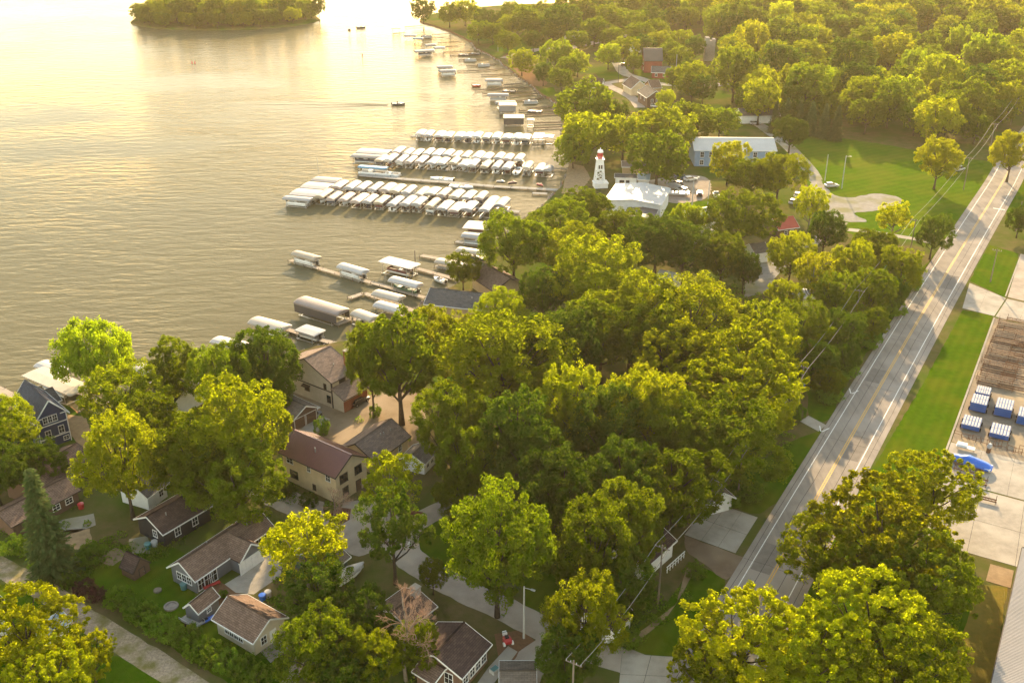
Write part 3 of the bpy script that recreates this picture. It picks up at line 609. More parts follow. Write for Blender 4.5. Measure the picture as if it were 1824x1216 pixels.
h, L_, W_, S, rz_ = house('house', 'long grey house with brown shingle roof and white garage door', (347, 1033.5), (488, 937), (300, 1007), 2.8, 1.9, 'grey', 'brown',
      wins=[('n', .28, 1.75, .9, 1.2), ('n', .48, 1.75, .9, 1.2), ('n', .68, 1.75, .9, 1.2), ('f', .06, 1.3, 1.1, 2.0), ('f', .14, 1.3, 1.3, 2.2), ('f', .21, 1.3, 1.3, 2.2), ('f', .82, 1.5, 1.1, 1.5), ('f', .9, 1.5, 1.1, 1.5), ('f', .74, 1.5, 1.1, 1.5)], vents=[(.8, .35, .4), (.35, .6, .4)])
# its garage wing, a part of the house
def wing(parent_t, L_, W_, S, u0, u1, out, z, rise, wallm, roofm, over=.4, door=None):
    """a gabled wing running out of the front wall of a house, as parts of that house"""
    hy = (u1 - u0) / 2; cu = (u0 + u1) / 2; back = W_ / 2
    P = lambda u, w, zz: S(u, w, zz)
    mb = MB(); prof = lambda w: [P(u0, w, 0), P(u1, w, 0), P(u1, w, z - .05), P(cu, w, z + rise - .12), P(u0, w, z - .05)]
    mb.loft([prof(-out), prof(back * .9)]); wl = mb.build('wing_wall', WL[wallm], parent_t)
    sl = rise / hy; ho = hy + over; ze = z - over * sl; th = .16; mb = MB(); ln = math.hypot(ho, rise + over * sl)
    for s in (-1, 1):
        o = len(mb.v); a = -out - over; b_ = back
        mb.hexa([P(cu + s * ho, a, ze), P(cu + s * ho, b_ * .25, ze), P(cu, b_, z + rise), P(cu, a, z + rise), P(cu + s * ho, a, ze + th), P(cu + s * ho, b_ * .25, ze + th), P(cu, b_, z + rise + th), P(cu, a, z + rise + th)])
        for k, (uu, vv) in enumerate(((0, 0), (b_ * .25 - a, 0), (b_ - a, ln), (0, ln)) * 2): mb.uv[o + k] = (uu, vv)
    rf = mb.build('wing_roof', SH[roofm], parent_t)
    for s in (-1, 1): MB().bar(P(cu + s * ho, -out - over - .02, ze + th / 2), P(cu, -out - over - .02, z + rise + th / 2), .06, .24).build('rake_board', M['trim'], rf)
    if door:
        w, hgt, mt = door
        def pan(ua, ub, za, zb, d0, d1): return MB().hexa([P(ua, -out - d0, za), P(ub, -out - d0, za), P(ub, -out - d1, za), P(ua, -out - d1, za), P(ua, -out - d0, zb), P(ub, -out - d0, zb), P(ub, -out - d1, zb), P(ua, -out - d1, zb)])
        dr = pan(cu - w / 2 - .1, cu + w / 2 + .1, hgt, hgt + .12, .002, .08).build('garage_door', M['trim'], parent_t)
        for i in range(4):
            for j in range(4): pan(cu - w / 2 + w * j / 4 + .02, cu - w / 2 + w * (j + 1) / 4 - .02, hgt * i / 4 + .02, hgt * (i + 1) / 4 - .02, .002, .05).build('door_panel', M[mt], dr)
        for s in (0, 1): pan(u0 + s * (u1 - u0) - .06, u0 + s * (u1 - u0) + .06, 0, z - .1, .002, .06).build('corner_board', M['trim'], wl)
wing(h, L_, W_, S, L_ * .44, L_ * .71, 2.3, 2.8, 1.7, 'grey', 'brown', door=(4.9, 2.2, 'white'))
house('shed', 'grey garden shed with brown roof beside a blue kayak', (352.8, 1092.8), (391, 1062), (329, 1079.6), 2.3, 1.1, 'grey', 'brown', over=.2, wins=[('f', .5, 1.4, .7, .6)], cat='shed')
house('house', 'cream cottage with brown roof and a row of windows', (451, 1144), (378, 1101), (505, 1094), 2.7, 1.7, 'cream', 'brown', wins=[('f', .72, 1.6, .85, 1.15), ('f', .60, 1.6, .85, 1.15), ('f', .48, 1.6, .85, 1.15), ('f', .36, 1.6, .85, 1.15), ('n', .3, 1.5, .9, 1.2)], doors=[('n', .6, .95, 2.05, 'white', 'door')])
house('shed', 'tiny dark shed with a steep roof on the back lawn', (237, 1021), (213, 1009), None, 1.5, 1.7, 'brown', 'dark', W=3.2, over=.15, trim='dark_trim', cat='shed', doors=[('n', .5, .9, 1.4, 'brown_wood', 'door')])

# middle: big tan lake house with lean-to and chimney
h, L_, W_, S, rz_ = house('lake_house', 'big tan lake house with shingled roof, lean-to and brick chimney', (590.3, 682), (636, 658), None, 5.9, 3.1, 'tan_board', 'tan', W=14.5, trim='dark_trim',
      wins=[('n', .80, 4.5, .9, 1.3, 'dark_trim'), ('n', .14, 4.2, .6, 1.2, 'dark_trim'), ('n', .52, 2.3, 1.2, 1.0, 'dark_trim'), ('n', .08, 1.7, .9, 1.4, 'dark_trim'), ('f', .45, 4.95, 1.6, .8, 'dark_trim'), ('f', .9, 4.95, 1.2, .8, 'dark_trim')],
      bands=[('n', 3.35, 3.6, 'dark_trim', 0, 1), ('n', 0, 5.6, 'dark_trim', -.005, .02), ('f', 0, 5.6, 'dark_trim', -.01, .02)], vents=[(.55, .2, .35)])
# awning over the middle gable window and the lean-to, parts of the same house
P = lambda u, w, z: S(u, w, z)
MB().hexa([P(-.02, W_ * .52 - 1, 2.95), P(-.02, W_ * .52 + 1, 2.95), P(-.75, W_ * .52 + 1, 2.75), P(-.75, W_ * .52 - 1, 2.75), P(-.02, W_ * .52 - 1, 3.15), P(-.02, W_ * .52 + 1, 3.15), P(-.75, W_ * .52 + 1, 2.85), P(-.75, W_ * .52 - 1, 2.85)]).build('awning', SH['dark'], h)
mb = MB(); mb.loft([[P(u, -.01, 0), P(u, -3.0, 0), P(u, -3.0, 2.75), P(u, -.01, 4.2)] for u in (.0, L_)]); mb.build('lean_to_wall', WL['tan_board'], h)
mb = MB(); q = [P(-.4, .0, 4.45), P(L_ + .4, .0, 4.45), P(L_ + .4, -3.5, 2.75), P(-.4, -3.5, 2.75)]; mb.hexa(q + [p + Vector((0, 0, .16)) for p in q])
for k, uvq in enumerate(((0, 3.9), (L_, 3.9), (L_, 0), (0, 0)) * 2): mb.uv[k] = uvq
mb.build('lean_to_roof', SH['tan'], h)
for i in range(3):
    c = L_ * (.2 + .3 * i); gd = MB().hexa([P(c - 1.35, -3.0 - d, zz) if False else P(c + s * 1.35, -3.0 - d, zz) for zz in (0, 2.3) for s, d in ((-1, .002), (1, .002), (1, .06), (-1, .06))]).build('garage_door', M['brick'], h)
c = P(L_ * .93, W_ * .10, 0); ch = MB().box(c.x - .55, c.x + .55, c.y - .45, c.y + .45, 0, rz_ + .9).build('chimney', M['brick'], h); MB().box(c.x - .65, c.x + .65, c.y - .55, c.y + .55, rz_ + .9, rz_ + 1.08).build('chimney_cap', M['concrete'], ch)
house('garage', 'brown two door garage below the big tan lake house', (522, 748), (497, 736), (560.7, 721), 2.6, 1.5, 'brown', 'taupe', L=8.5, doors=[('n', .27, 2.7, 2.2, 'brown_wood', 'garage'), ('n', .71, 2.7, 2.2, 'brown_wood', 'garage')], cat='garage')
house('house', 'two storey tan house with a ribbed maroon metal roof', (597, 850), (497, 804), (654, 812), 5.6, 2.3, 'tan', 'maroon', ribs=.45, trim='dark_trim', winmat='dark_trim',
      wins=[('f', .14, 4.5, 1.0, 1.3, 'trim'), ('f', .50, 4.5, .7, 1.1, 'trim'), ('f', .86, 4.5, 1.5, 1.2, 'trim'), ('f', .80, 1.9, 1.8, 1.4), ('f', .42, 1.2, .6, 1.0), ('n', .25, 4.2, 1.7, 1.5), ('n', .72, 4.2, 1.5, 1.5), ('n', .28, 1.5, 1.2, 1.6)], doors=[('n', .7, 1, 2.1, 'brown_wood', 'door')], vents=[(.5, .25, .9)])
house('house', 'brown shingle roofed house in the middle of the dirt yard', (668, 822), (731, 776), None, 3.0, 2.2, 'tan', 'tan', W=8.5, wins=[('f', .75, 1.7, .8, 1.1), ('f', .4, 1.7, 1.2, 1.1)], trim='dark_trim', vents=[(.55, .35, .3), (.62, .33, .3), (.8, .3, .4)])
house('porch_house', 'small shingled porch building right of the dirt yard', (757, 826), (776, 806), None, 2.5, 1.1, 'white', 'taupe', W=5.0, L=4.8, wins=[('f', .3, 1.5, .8, 1.3), ('f', .7, 1.5, .8, 1.3)], cat='porch')
house('house', 'dark brown house with white eaves at the bottom edge', (822.8, 1207), (875, 1147), None, 3.0, 1.7, 'brown', 'dark', W=8.6, wins=[('f', .15, 1.5, 1.1, 1.3), ('f', .4, 1.5, 1.1, 1.3), ('f', .62, 1.5, 1.1, 1.3), ('f', .84, 1.5, 1.1, 1.3), ('n', .25, 1.5, 1.2, 1.7), ('n', .55, 1.5, 1.2, 1.7)])
house('shed', 'brown lean shed roof at the bottom edge left of the dark house', (772, 1218), (735, 1195), None, 2.3, .8, 'brown', 'brown', W=4.5, cat='shed')
house('cottage', 'small green cottage with leaf covered roof beside a white covered boat', (588, 1019), (624, 991), None, 2.6, 1.7, 'green', 'taupe', W=8, wins=[('f', .25, 1.5, .8, 1.1), ('f', .65, 1.5, .8, 1.1)], cat='cottage')
house('cottage', 'flat brown roofed cottage with a tall grey flue by the lane', (728, 1118), (778, 1080), None, 2.6, .9, 'green', 'brown', W=6.5, chimney=(.9, .5, 1.4, .55, .55, 'pole_grey'), cat='cottage')
house('porch_house', 'small brown flat roof at the bottom edge right of the concrete walk', (890, 1222), (955, 1222), None, 2.4, .4, 'brown', 'taupe', W=4.5, cat='porch')
h, L_, W_, S, _ = house('house', 'dark roofed house hidden under trees with a white porch rail', (1150, 1010), (1205, 962), None, 3.0, 2.0, 'white', 'dark', W=9)
for i in range(7): MB().box(*sum(((S(L_ * .5 + i * .8, -1.6, 0).x - .05, S(L_ * .5 + i * .8, -1.6, 0).x + .05), (S(0, -1.6, 0).y - .05, S(0, -1.6, 0).y + .05)), ()), 0, 1.1).build('rail_post', M['trim'], h)
MB().bar(S(L_ * .5 - .2, -1.6, 1.15), S(L_ * .5 + 5, -1.6, 1.15), .12, .1).build('porch_rail', M['trim'], h); MB().bar(S(L_ * .5 - .2, -1.6, .6), S(L_ * .5 + 5, -1.6, .6), .06, .08).build('porch_rail', M['trim'], h)
house('house', 'shaded house with brown gable deep in the central wood', (1020, 880), (1060, 850), None, 3.0, 2.2, 'ochre', 'brown', W=8)
house('house', 'grey porch house in the shadow beside the corner lawn', (1095, 1128), (1130, 1090), None, 2.7, 1.8, 'white', 'dark', W=7)
house('garage', 'white sided garage at the head of the slab driveway', (1264, 897), (1238, 872), None, 2.6, 1.4, 'white', 'grey', W=5, L=5, cat='garage')
house('house', 'grey roofed house under the big yellow maple', (1190, 790), (1250, 765), None, 3.2, 2.2, 'grey', 'slate', W=9)
# left bottom
house('house', 'white house with grey roof cut by the left edge below the track', (18, 1080), (-40, 1120), (10, 1022), 4.6, 2.2, 'white', 'slate', L=9, wins=[('n', .3, 3.2, .9, 1.2), ('n', .65, 3.2, .9, 1.2), ('n', .3, 1.2, .9, 1.2)])
house('greenhouse', 'small glass roofed lean-to by the bottom left maple', (85, 1135), (108, 1118), None, 2.2, .7, 'white', 'blue', W=3.5, L=4, cat='greenhouse')
# lakeside roofs
house('boathouse', 'wide grey roofed boathouse at the foot of the jetties', (755, 541), (862, 553), None, 3.3, 2.0, 'ochre', 'grey', W=10, vents=[(.75, .3, .3)], cat='boathouse')
house('house', 'brown roofed lakeside house with ochre wall under the three trunks', (880, 519), (838, 492), (928, 500), 3.2, 2.3, 'ochre', 'brown', trim='dark_trim', vents=[(.4, .6, .3)])
# marina
house('marina_hall', 'white roofed marina hall in front of the lighthouse tower', (1178, 366), (1194, 336), (1076, 358), 5.0, 1.0, 'white', 'white', cat='hall')
house('marina_hall', 'dark roofed front hall joined below the white marina roof', (1166, 390), (1172, 374), (1112, 383), 3.4, .4, 'grey', 'char', cat='hall')
house('marina_hall', 'long white roofed blue building at the edge of the field', (1237, 268), (1384, 269), None, 5.8, 2.6, 'blue', 'white', W=15, wins=[('f', f, 4.2, 1.2, 1.8) for f in (.09, .2, .26, .45, .6, .75, .9)] + [('f', f, 1.4, 1.2, 1.6) for f in (.09, .3, .6, .9)], cat='hall')
house('shed', 'low white workshop with grey flat roof beside the lighthouse tower', (1095, 317), (1136, 318), None, 2.9, .3, 'white', 'grey', W=5, doors=[('f', .3, 1.6, 2.1, 'black', 'door'), ('f', .58, 1.2, 2.1, 'black', 'door')], cat='workshop')
house('shed', 'pale blue metal roofed shed behind the white workshop', (1135, 320), (1157, 321), None, 2.7, .9, 'steel', 'blue', W=7, ribs=.8, cat='shed')
house('cottage', 'flat grey roofed building behind the little marina lawn', (1108, 298), (1158, 299), None, 3.2, .5, 'ochre', 'taupe', W=8, cat='building')
house('cottage', 'blue-grey roofed pavilion half hidden behind a pale feathery tree', (1245, 396), (1284, 390), None, 3.0, 2.0, 'white', 'blue', W=11, cat='pavilion')
house('cottage', 'small cottage with a bright red roof near the golden trees', (1387, 409), (1424, 404), None, 2.9, 2.0, 'brown', 'red', W=7, wins=[('f', .4, 1.5, 1, 1), ('f', .7, 1.5, 1, 1)], cat='cottage')
house('canopy', 'white flat roof among the roadside trees', (1408, 530), (1450, 532), None, 3.0, .7, 'white', 'white', W=6, cat='shelter')
house('cottage', 'white gabled cottage peeking out between dark trees near the gravel drive', (1252, 432), (1282, 425), None, 3, 1.6, 'white', 'white', W=6, cat='cottage')
house('cottage', 'brown roofed cottage by the gravel drive', (1345, 452), (1372, 448), None, 3, 1.6, 'white', 'taupe', W=6, cat='cottage')
house('house', 'pale roof among the grove beside the marina', (1165, 498), (1195, 505), None, 3.2, 1.4, 'white', 'white', W=7)
# far shore
FARWIN = [('f', .25, 1.7, 1.1, 1.3), ('f', .7, 1.7, 1.1, 1.3)]
house('barn', 'dark red barn with steep grey roof beyond the far lawn', (1147, 108), (1181, 108), None, 6.2, 5.0, 'red', 'char', W=11, wins=[('n', .3, 4.2, .9, 1.4), ('n', .6, 4.2, .9, 1.4), ('n', .3, 1.6, .9, 1.4)], cat='barn', trim='dark_trim')
house('cottage', 'small grey roofed cottage beside the red barn', (1160, 129), (1194, 130), None, 3.0, 2.2, 'red', 'grey', W=8, wins=FARWIN, cat='cottage')
house('cottage', 'brown gabled cottage nearest the far crossroads', (1124, 158), (1112, 151), (1148, 153), 3.4, 3.2, 'tan', 'brown', L=12, wins=[('n', .5, 2, 1, 1.2)], cat='cottage')
house('cottage', 'dark brown cottage with white windows above the pickup', (1152, 174), (1138, 165), (1176, 167), 4.4, 2.6, 'brown', 'taupe', L=13, wins=[('n', .3, 2.8, 1, 1.2), ('n', .6, 2.8, 1, 1.2), ('n', .3, 1, 1, 1), ('f', .3, 2.8, .9, 1.2), ('f', .7, 2.8, .9, 1.2)], cat='cottage')
house('cottage', 'tan roofed cottage behind the dark brown cottage', (1160, 157), (1179, 156), None, 3.4, 2.6, 'ochre', 'brown', W=9, cat='cottage')
house('house', 'small white house on the far shore near the bend of the side road', (1026, 63), (1004, 62), (1040, 57), 3.6, 2.0, 'white', 'grey', wins=[('f', .3, 1.8, 1.4, 1.3), ('f', .7, 1.8, 1.4, 1.3)])
house('house', 'long pale roofed house deep in the far wood', (1436, 46), (1480, 46), None, 3.6, 2.6, 'cream', 'taupe', W=13, wins=FARWIN)
house('house', 'dark roofed house left of the brown cottages on the far shore', (1050, 152), (1072, 153), None, 3.2, 2.4, 'white', 'dark', W=9)
house('house', 'flat roofed house in the upper far wood', (1662, 24), (1700, 24), None, 4, 1.2, 'white', 'white', W=12)
house('house', 'brown house behind the wood at the right', (1700, 135), (1724, 135), None, 3.5, 2.4, 'ochre', 'taupe', W=9)
house('house', 'low house with long dark roof behind the field lane', (1320, 207), (1390, 206), None, 3.2, 2.0, 'white', 'char', W=9)
house('house', 'long brown house glimpsed in a gap of the far wood', (1345, 98), (1392, 98), None, 3.4, 2.4, 'cream', 'brown', W=10, wins=FARWIN)
house('house', 'white house in a gap of the wood behind the field', (1535, 158), (1575, 157), None, 3.2, 2.2, 'white', 'grey', W=9, wins=FARWIN)
house('house', 'pale house in an upper clearing of the far wood', (1615, 78), (1655, 78), None, 3.4, 2.2, 'white', 'taupe', W=9, wins=FARWIN)
house('house', 'brown roofed house in a gap left of the stone tower', (1218, 80), (1256, 80), None, 3.4, 2.4, 'cream', 'brown', W=10, wins=FARWIN)
house('house', 'grey roofed house in a small gap at the middle of the far wood', (1484, 114), (1520, 114), None, 3.2, 2.2, 'white', 'grey', W=9, wins=FARWIN)
house('house', 'tan house in a gap near the upper right corner', (1748, 92), (1786, 92), None, 3.2, 2.2, 'tan', 'taupe', W=9, wins=FARWIN)
house('shed', 'white shed beyond the far side road', (1130, 86), (1158, 82), None, 3, 1.0, 'white', 'white', W=7, cat='shed')
p = G(1262, 108); t = thing('stone_tower', 'pale stone tower with broken top rising from the far wood', 'tower', (p.x, p.y, 0))
MB().box(-2.6, 2.6, -2.2, 2.2, 0, 10.5).build('tower_wall', M['concrete'], t); MB().box(-2.6, -.6, -2.2, 2.2, 10.5, 12.2).build('parapet', M['concrete'], t); MB().box(1.2, 2.6, -2.2, 2.2, 10.5, 11.4).build('parapet', M['concrete'], t)

# lighthouse tower
p = G(1067, 333); t = thing('lighthouse', 'white lattice lighthouse tower with red lantern at the marina', 'lighthouse', (p.x, p.y, 0), R(8))
MB().box(-1.8, 2.6, -1.8, 1.8, 0, 1.4).build('base_house', WL['white'], t); MB().box(-2.0, 2.8, -2.0, 2.0, 1.4, 1.8).build('base_roof', M['white'], t)
HT, wb, wt = 9.4, 1.5, .85
for sx in (-1, 1):
    for sy in (-1, 1): MB().bar((sx * wb, sy * wb, 1.8), (sx * wt, sy * wt, HT), .3, .3).build('leg', M['white'], t)
for a, b_ in (((-1, -1), (1, -1)), ((1, -1), (1, 1)), ((1, 1), (-1, 1)), ((-1, 1), (-1, -1))):
    w = lambda f: wb + (wt - wb) * f; Z = lambda f: 1.8 + (HT - 1.8) * f
    for f0, f1 in ((0, .28), (.28, .54)):
        for (q, r_) in ((a, b_), (b_, a)): MB().bar((q[0] * w(f0), q[1] * w(f0), Z(f0)), (r_[0] * w(f1), r_[1] * w(f1), Z(f1)), .16, .16).build('brace', M['white'], t)
    for f in (.28, .54, .78): MB().bar((a[0] * w(f), a[1] * w(f), Z(f)), (b_[0] * w(f), b_[1] * w(f), Z(f)), .18, .2).build('girt', M['white'], t)
w = lambda f: wb + (wt - wb) * f
cl = MB().loft([[(sx * w(f) * .93, sy * w(f) * .93, 1.8 + (HT - 1.8) * f) for sx, sy in ((-1, -1), (1, -1), (1, 1), (-1, 1))] for f in (.54, 1.0)]).build('tower_wall', WL['white'], t)
for sx in (-.4, .4): MB().box(sx - .22, sx + .22, -1.25, -.95, 6.4, 7.6).build('window', M['glass'], t)
MB().box(-1.3, 1.3, -1.3, 1.3, HT, HT + .2).build('gallery', M['white'], t)
for k in range(12):
    a = k / 12 * 6.283; MB().box(math.cos(a) * 1.2 - .04, math.cos(a) * 1.2 + .04, math.sin(a) * 1.2 - .04, math.sin(a) * 1.2 + .04, HT + .2, HT + 1.1).build('rail_post', M['white'], t)
ring = lambda r, z, n=10: [(math.cos(k / n * 6.283) * r, math.sin(k / n * 6.283) * r, z) for k in range(n)]
MB().loft([ring(.9, HT + .2), ring(.9, HT + 2.2)]).build('lantern', M['red_paint'], t); MB().loft([ring(1.05, HT + 2.2), ring(1.0, HT + 2.5), ring(.75, HT + 3.0), ring(.15, HT + 3.3), ring(.06, HT + 3.8)]).build('dome', M['white'], t, True)

# ribbed metal building, bottom right corner
p0, p1 = G(1821, 975, 5), G(1766, 1216, 5); d = (p0 - p1).normalized(); nn = Vector((d.y, -d.x, 0)); ln = (p0 - p1).length + 30; o = p0
ang = math.atan2(-d.y, -d.x)
t = thing('metal_building', 'metal building with finely ribbed pale roof in the lower right corner', 'building', (o.x, o.y, 0), ang)
wd = 26; sgn = 1 if Vector((-math.sin(ang), math.cos(ang), 0)).dot(nn) > 0 else -1
MB().box(.3, ln, *sorted((sgn * .3, sgn * wd)), 0, 4.8).build('wall', WL['brown'], t)
mb = MB(); pit = .30; k = int(ln / pit); rows = []
for y in (0, wd / 2):
    row = []
    for i in range(k * 4 + 1):
        x = i * pit / 4; zz = 5.0 + y * .12 + (.055 if i % 4 in (1, 2) else 0); row.append((x, sgn * y, zz))
    rows.append(row)
m_ = len(rows[0]); mb.add(rows[0] + rows[1], [(i, i + 1, m_ + i + 1, m_ + i) for i in range(m_ - 1)]); rf = mb.build('roof', M['roofmetal'] if 'roofmetal' in M else surf('roof_ribbed', (0.33, 0.29, 0.27), (0.28, 0.25, 0.23), .3, .5), t)
MB().bar((0, -sgn * .06, 4.95), (ln, -sgn * .06, 4.95), .14, .16).build('gutter', M['dark_trim'], t); MB().bar((-.06, 0, 5.02), (-.06, sgn * wd / 2, 5.02 + wd * .06), .12, .18).build('rake_board', M['dark_trim'], t)
# ------------------------------------------------------------------ trees
def quads_mesh(name, P, T, U, tint):
    """rhombic leaves: centres P, half axes T and U (N x 3), a tint for each"""
    n = len(P); V = np.empty((n, 4, 3), np.float32)
    V[:, 0] = P - T; V[:, 1] = P - U * 0.9 + T * 0.1; V[:, 2] = P + T; V[:, 3] = P + U * 0.9 + T * 0.1
    me = bpy.data.meshes.new(name); me.vertices.add(n * 4); me.vertices.foreach_set('co', V.ravel())
    me.loops.add(n * 4); me.loops.foreach_set('vertex_index', np.arange(n * 4, dtype=np.int32))
    me.polygons.add(n); me.polygons.foreach_set('loop_start', np.arange(0, n * 4, 4, dtype=np.int32))
    at = me.attributes.new('tint', 'FLOAT', 'FACE'); at.data.foreach_set('value', tint.astype(np.float32))
    me.update(calc_edges=True); me.validate()
    return me

def unit(a): return a / np.maximum(np.linalg.norm(a, axis=1, keepdims=True), 1e-6)

def make_crown(seed, Rr=8.0, z0=4.5, z1=20.0, nlobe=11, ncl=190, nleaf=120, ls=0.30, droop=0.0, rc=(0.9, 1.6), lobe_r=(.36, .52), up=0.35, flat=1.0, gap=0.0, elong=(.1, .9)):
    rng = np.random.default_rng(seed); zc = z0 + (z1 - z0) * .5; rz = (z1 - z0) / 2
    lobes = [(np.array([0, 0, zc + rz * .25]), Rr * .5)]
    for i in range(nlobe):
        h = -0.62 + 1.5 * (i + .5) / nlobe + rng.uniform(-.1, .1); h = min(h, .92); a = i * 2.4 + rng.uniform(-.5, .5); rr = math.sqrt(max(0.02, 1 - h * h))
        k = rng.uniform(.52, .72) if rng.random() > gap else .35; r = Rr * rng.uniform(*lobe_r)
        lobes.append((np.array([math.cos(a) * rr * Rr * k * 1.05, math.sin(a) * rr * Rr * k * 1.05, zc + h * rz * .68]), r))
    C = []; Rc = []; D = []
    w = np.array([r * r for _, r in lobes]); w /= w.sum(); tries = 0
    while len(C) < ncl and tries < ncl * 12:
        tries += 1; li = rng.choice(len(lobes), p=w); c, r = lobes[li]
        d = rng.normal(size=3); d[2] = d[2] * .8 + .15; d /= np.linalg.norm(d)
        p = c + d * r * rng.uniform(.82, 1.06) * np.array([1, 1, flat])
        if any(np.linalg.norm((p - q) / np.array([1, 1, flat])) < s * .72 for j, (q, s) in enumerate(lobes) if j != li): continue
        C.append(p); Rc.append(rng.uniform(*rc)); D.append(d)
    C = np.array(C); Rc = np.array(Rc); D = np.array(D); k = len(C)
    idx = np.repeat(np.arange(k), nleaf); n = len(idx)
    d = rng.normal(size=(n, 3)); d = unit(d); d = unit(d + D[idx] * .55 + np.array([0, 0, up]))
    rad = Rc[idx][:, None] * rng.uniform(.35, 1.05, (n, 1)) ** .6
    st = np.ones((n, 3)); 
    if droop: st[:, 2] = 1 + droop
    ax_ = unit(D + rng.normal(size=D.shape) * .5 + np.array([0, 0, .5 + (1.0 if elong[1] > 1 else 0)])); el = rng.uniform(*elong, k)
    P = C[idx] + d * rad * st
    P += ax_[idx] * (np.einsum('ij,ij->i', P - C[idx], ax_[idx]) * el[idx])[:, None]
    if droop: P[:, 2] -= droop * Rc[idx] * rng.uniform(0, 1.2, n)
    nrm = unit(d * .9 + np.array([0, 0, .25]) + rng.normal(size=(n, 3)) * .55)
    t = unit(np.cross(nrm, rng.normal(size=(n, 3)))); u = np.cross(nrm, t)
    if droop: t = unit(t * .5 + np.array([0, 0, -1.0])); u = unit(np.cross(t, nrm))
    sz = ls * rng.uniform(.6, 1.25, (n, 1))
    tint = np.clip(rng.uniform(0, 1, k)[idx] * .6 + rng.uniform(0, .4, n), 0, 1)
    return quads_mesh('crown', P, t * sz, u * sz * .62, tint), lobes

def make_trunk(seed, lobes, r0=.42, ztop=13.0, n=7, multi=1):
    rng = random.Random(seed); mb = MB()
    for q in range(multi):
        ox, oy = (0, 0) if multi == 1 else (rng.uniform(-1, 1) * 1.2, rng.uniform(-1, 1) * 1.2)
        pts = []; rad = []
        for i in range(6):
            f = i / 5; pts.append((ox * (1 + f) + rng.uniform(-.2, .2) * f * 2, oy * (1 + f) + rng.uniform(-.2, .2) * f * 2, ztop * f)); rad.append(r0 * (1.35 if i == 0 else 1 - .75 * f))
        mb.tube(pts, rad, n)
    for c, r in lobes[1:]:
        c = Vector(c); h = min(ztop * .95, max(2.6, c.z * rng.uniform(.42, .62))); a = Vector((0, 0, h)); m_ = a.lerp(c, .5) + Vector((0, 0, -.1 * (c - a).length)) + Vector((rng.uniform(-.4, .4), rng.uniform(-.4, .4), 0))
        e = c + (c - a).normalized() * r * .55
        mb.tube([a, m_, c, e], [r0 * .48, r0 * .34, r0 * .2, r0 * .06], 5)
    return mb.mesh('trunk', smooth=True)

PROTO = {}
def proto(key, crown_kw, trunk_kw):
    me, lobes = make_crown(**crown_kw); co = np.empty(len(me.vertices) * 3, np.float32); me.vertices.foreach_get('co', co); co = co.reshape(-1, 3)
    PROTO[key] = (me, make_trunk(crown_kw['seed'] + 50, lobes, **trunk_kw), float(np.percentile(np.abs(co[:, 0]), 98.5) + np.percentile(np.abs(co[:, 1]), 98.5)) / 2, float(np.percentile(co[:, 2], 99.7)))
for i in range(7):
    proto(('near', i), dict(seed=11 + i, nlobe=[11, 13, 10, 12, 14, 9, 12][i], ncl=470, nleaf=108, ls=.215, rc=(.4, 1.25), z0=[3.5, 4.5, 3, 5, 4, 3.5, 4.5][i]), dict(ztop=14))
for i in range(3):
    proto(('spiky', i), dict(seed=31 + i, nlobe=13, ncl=450, nleaf=104, ls=.22, rc=(.35, .95), up=.75, z0=3.2, elong=(.5, 1.9)), dict(ztop=13))
for i in range(2):
    proto(('sparse', i), dict(seed=41 + i, nlobe=9, ncl=230, nleaf=70, ls=.25, rc=(.4, 1.1), lobe_r=(.26, .40), gap=.3, z0=4), dict(ztop=16))
for i in range(2):
    proto(('willow', i), dict(seed=51 + i, nlobe=12, ncl=320, nleaf=90, ls=.29, droop=.7, rc=(.8, 1.35), z0=4), dict(ztop=14))
for i in range(5):
    proto(('far', i), dict(seed=61 + i, nlobe=[11, 13, 10, 12, 9][i], ncl=300, nleaf=30, ls=.48, z0=2.0, rc=(.6, 1.6)), dict(ztop=14, n=5))
for i in range(2):
    proto(('farwillow', i), dict(seed=71 + i, nlobe=11, ncl=150, nleaf=40, ls=.55, droop=.6, z0=2.4), dict(ztop=14, n=5))
for i in range(2):
    proto(('tall', i), dict(seed=81 + i, Rr=5.0, nlobe=14, ncl=360, nleaf=80, ls=.25, z0=2.0, rc=(.4, 1.0), lobe_r=(.42, .6)), dict(ztop=16))
for i in range(3):
    proto(('bush', i), dict(seed=91 + i, Rr=2.6, z0=.1, z1=3.4, nlobe=8, ncl=70, nleaf=70, ls=.17, rc=(.4, .75), lobe_r=(.42, .6)), dict(r0=.1, ztop=2.0, n=5))

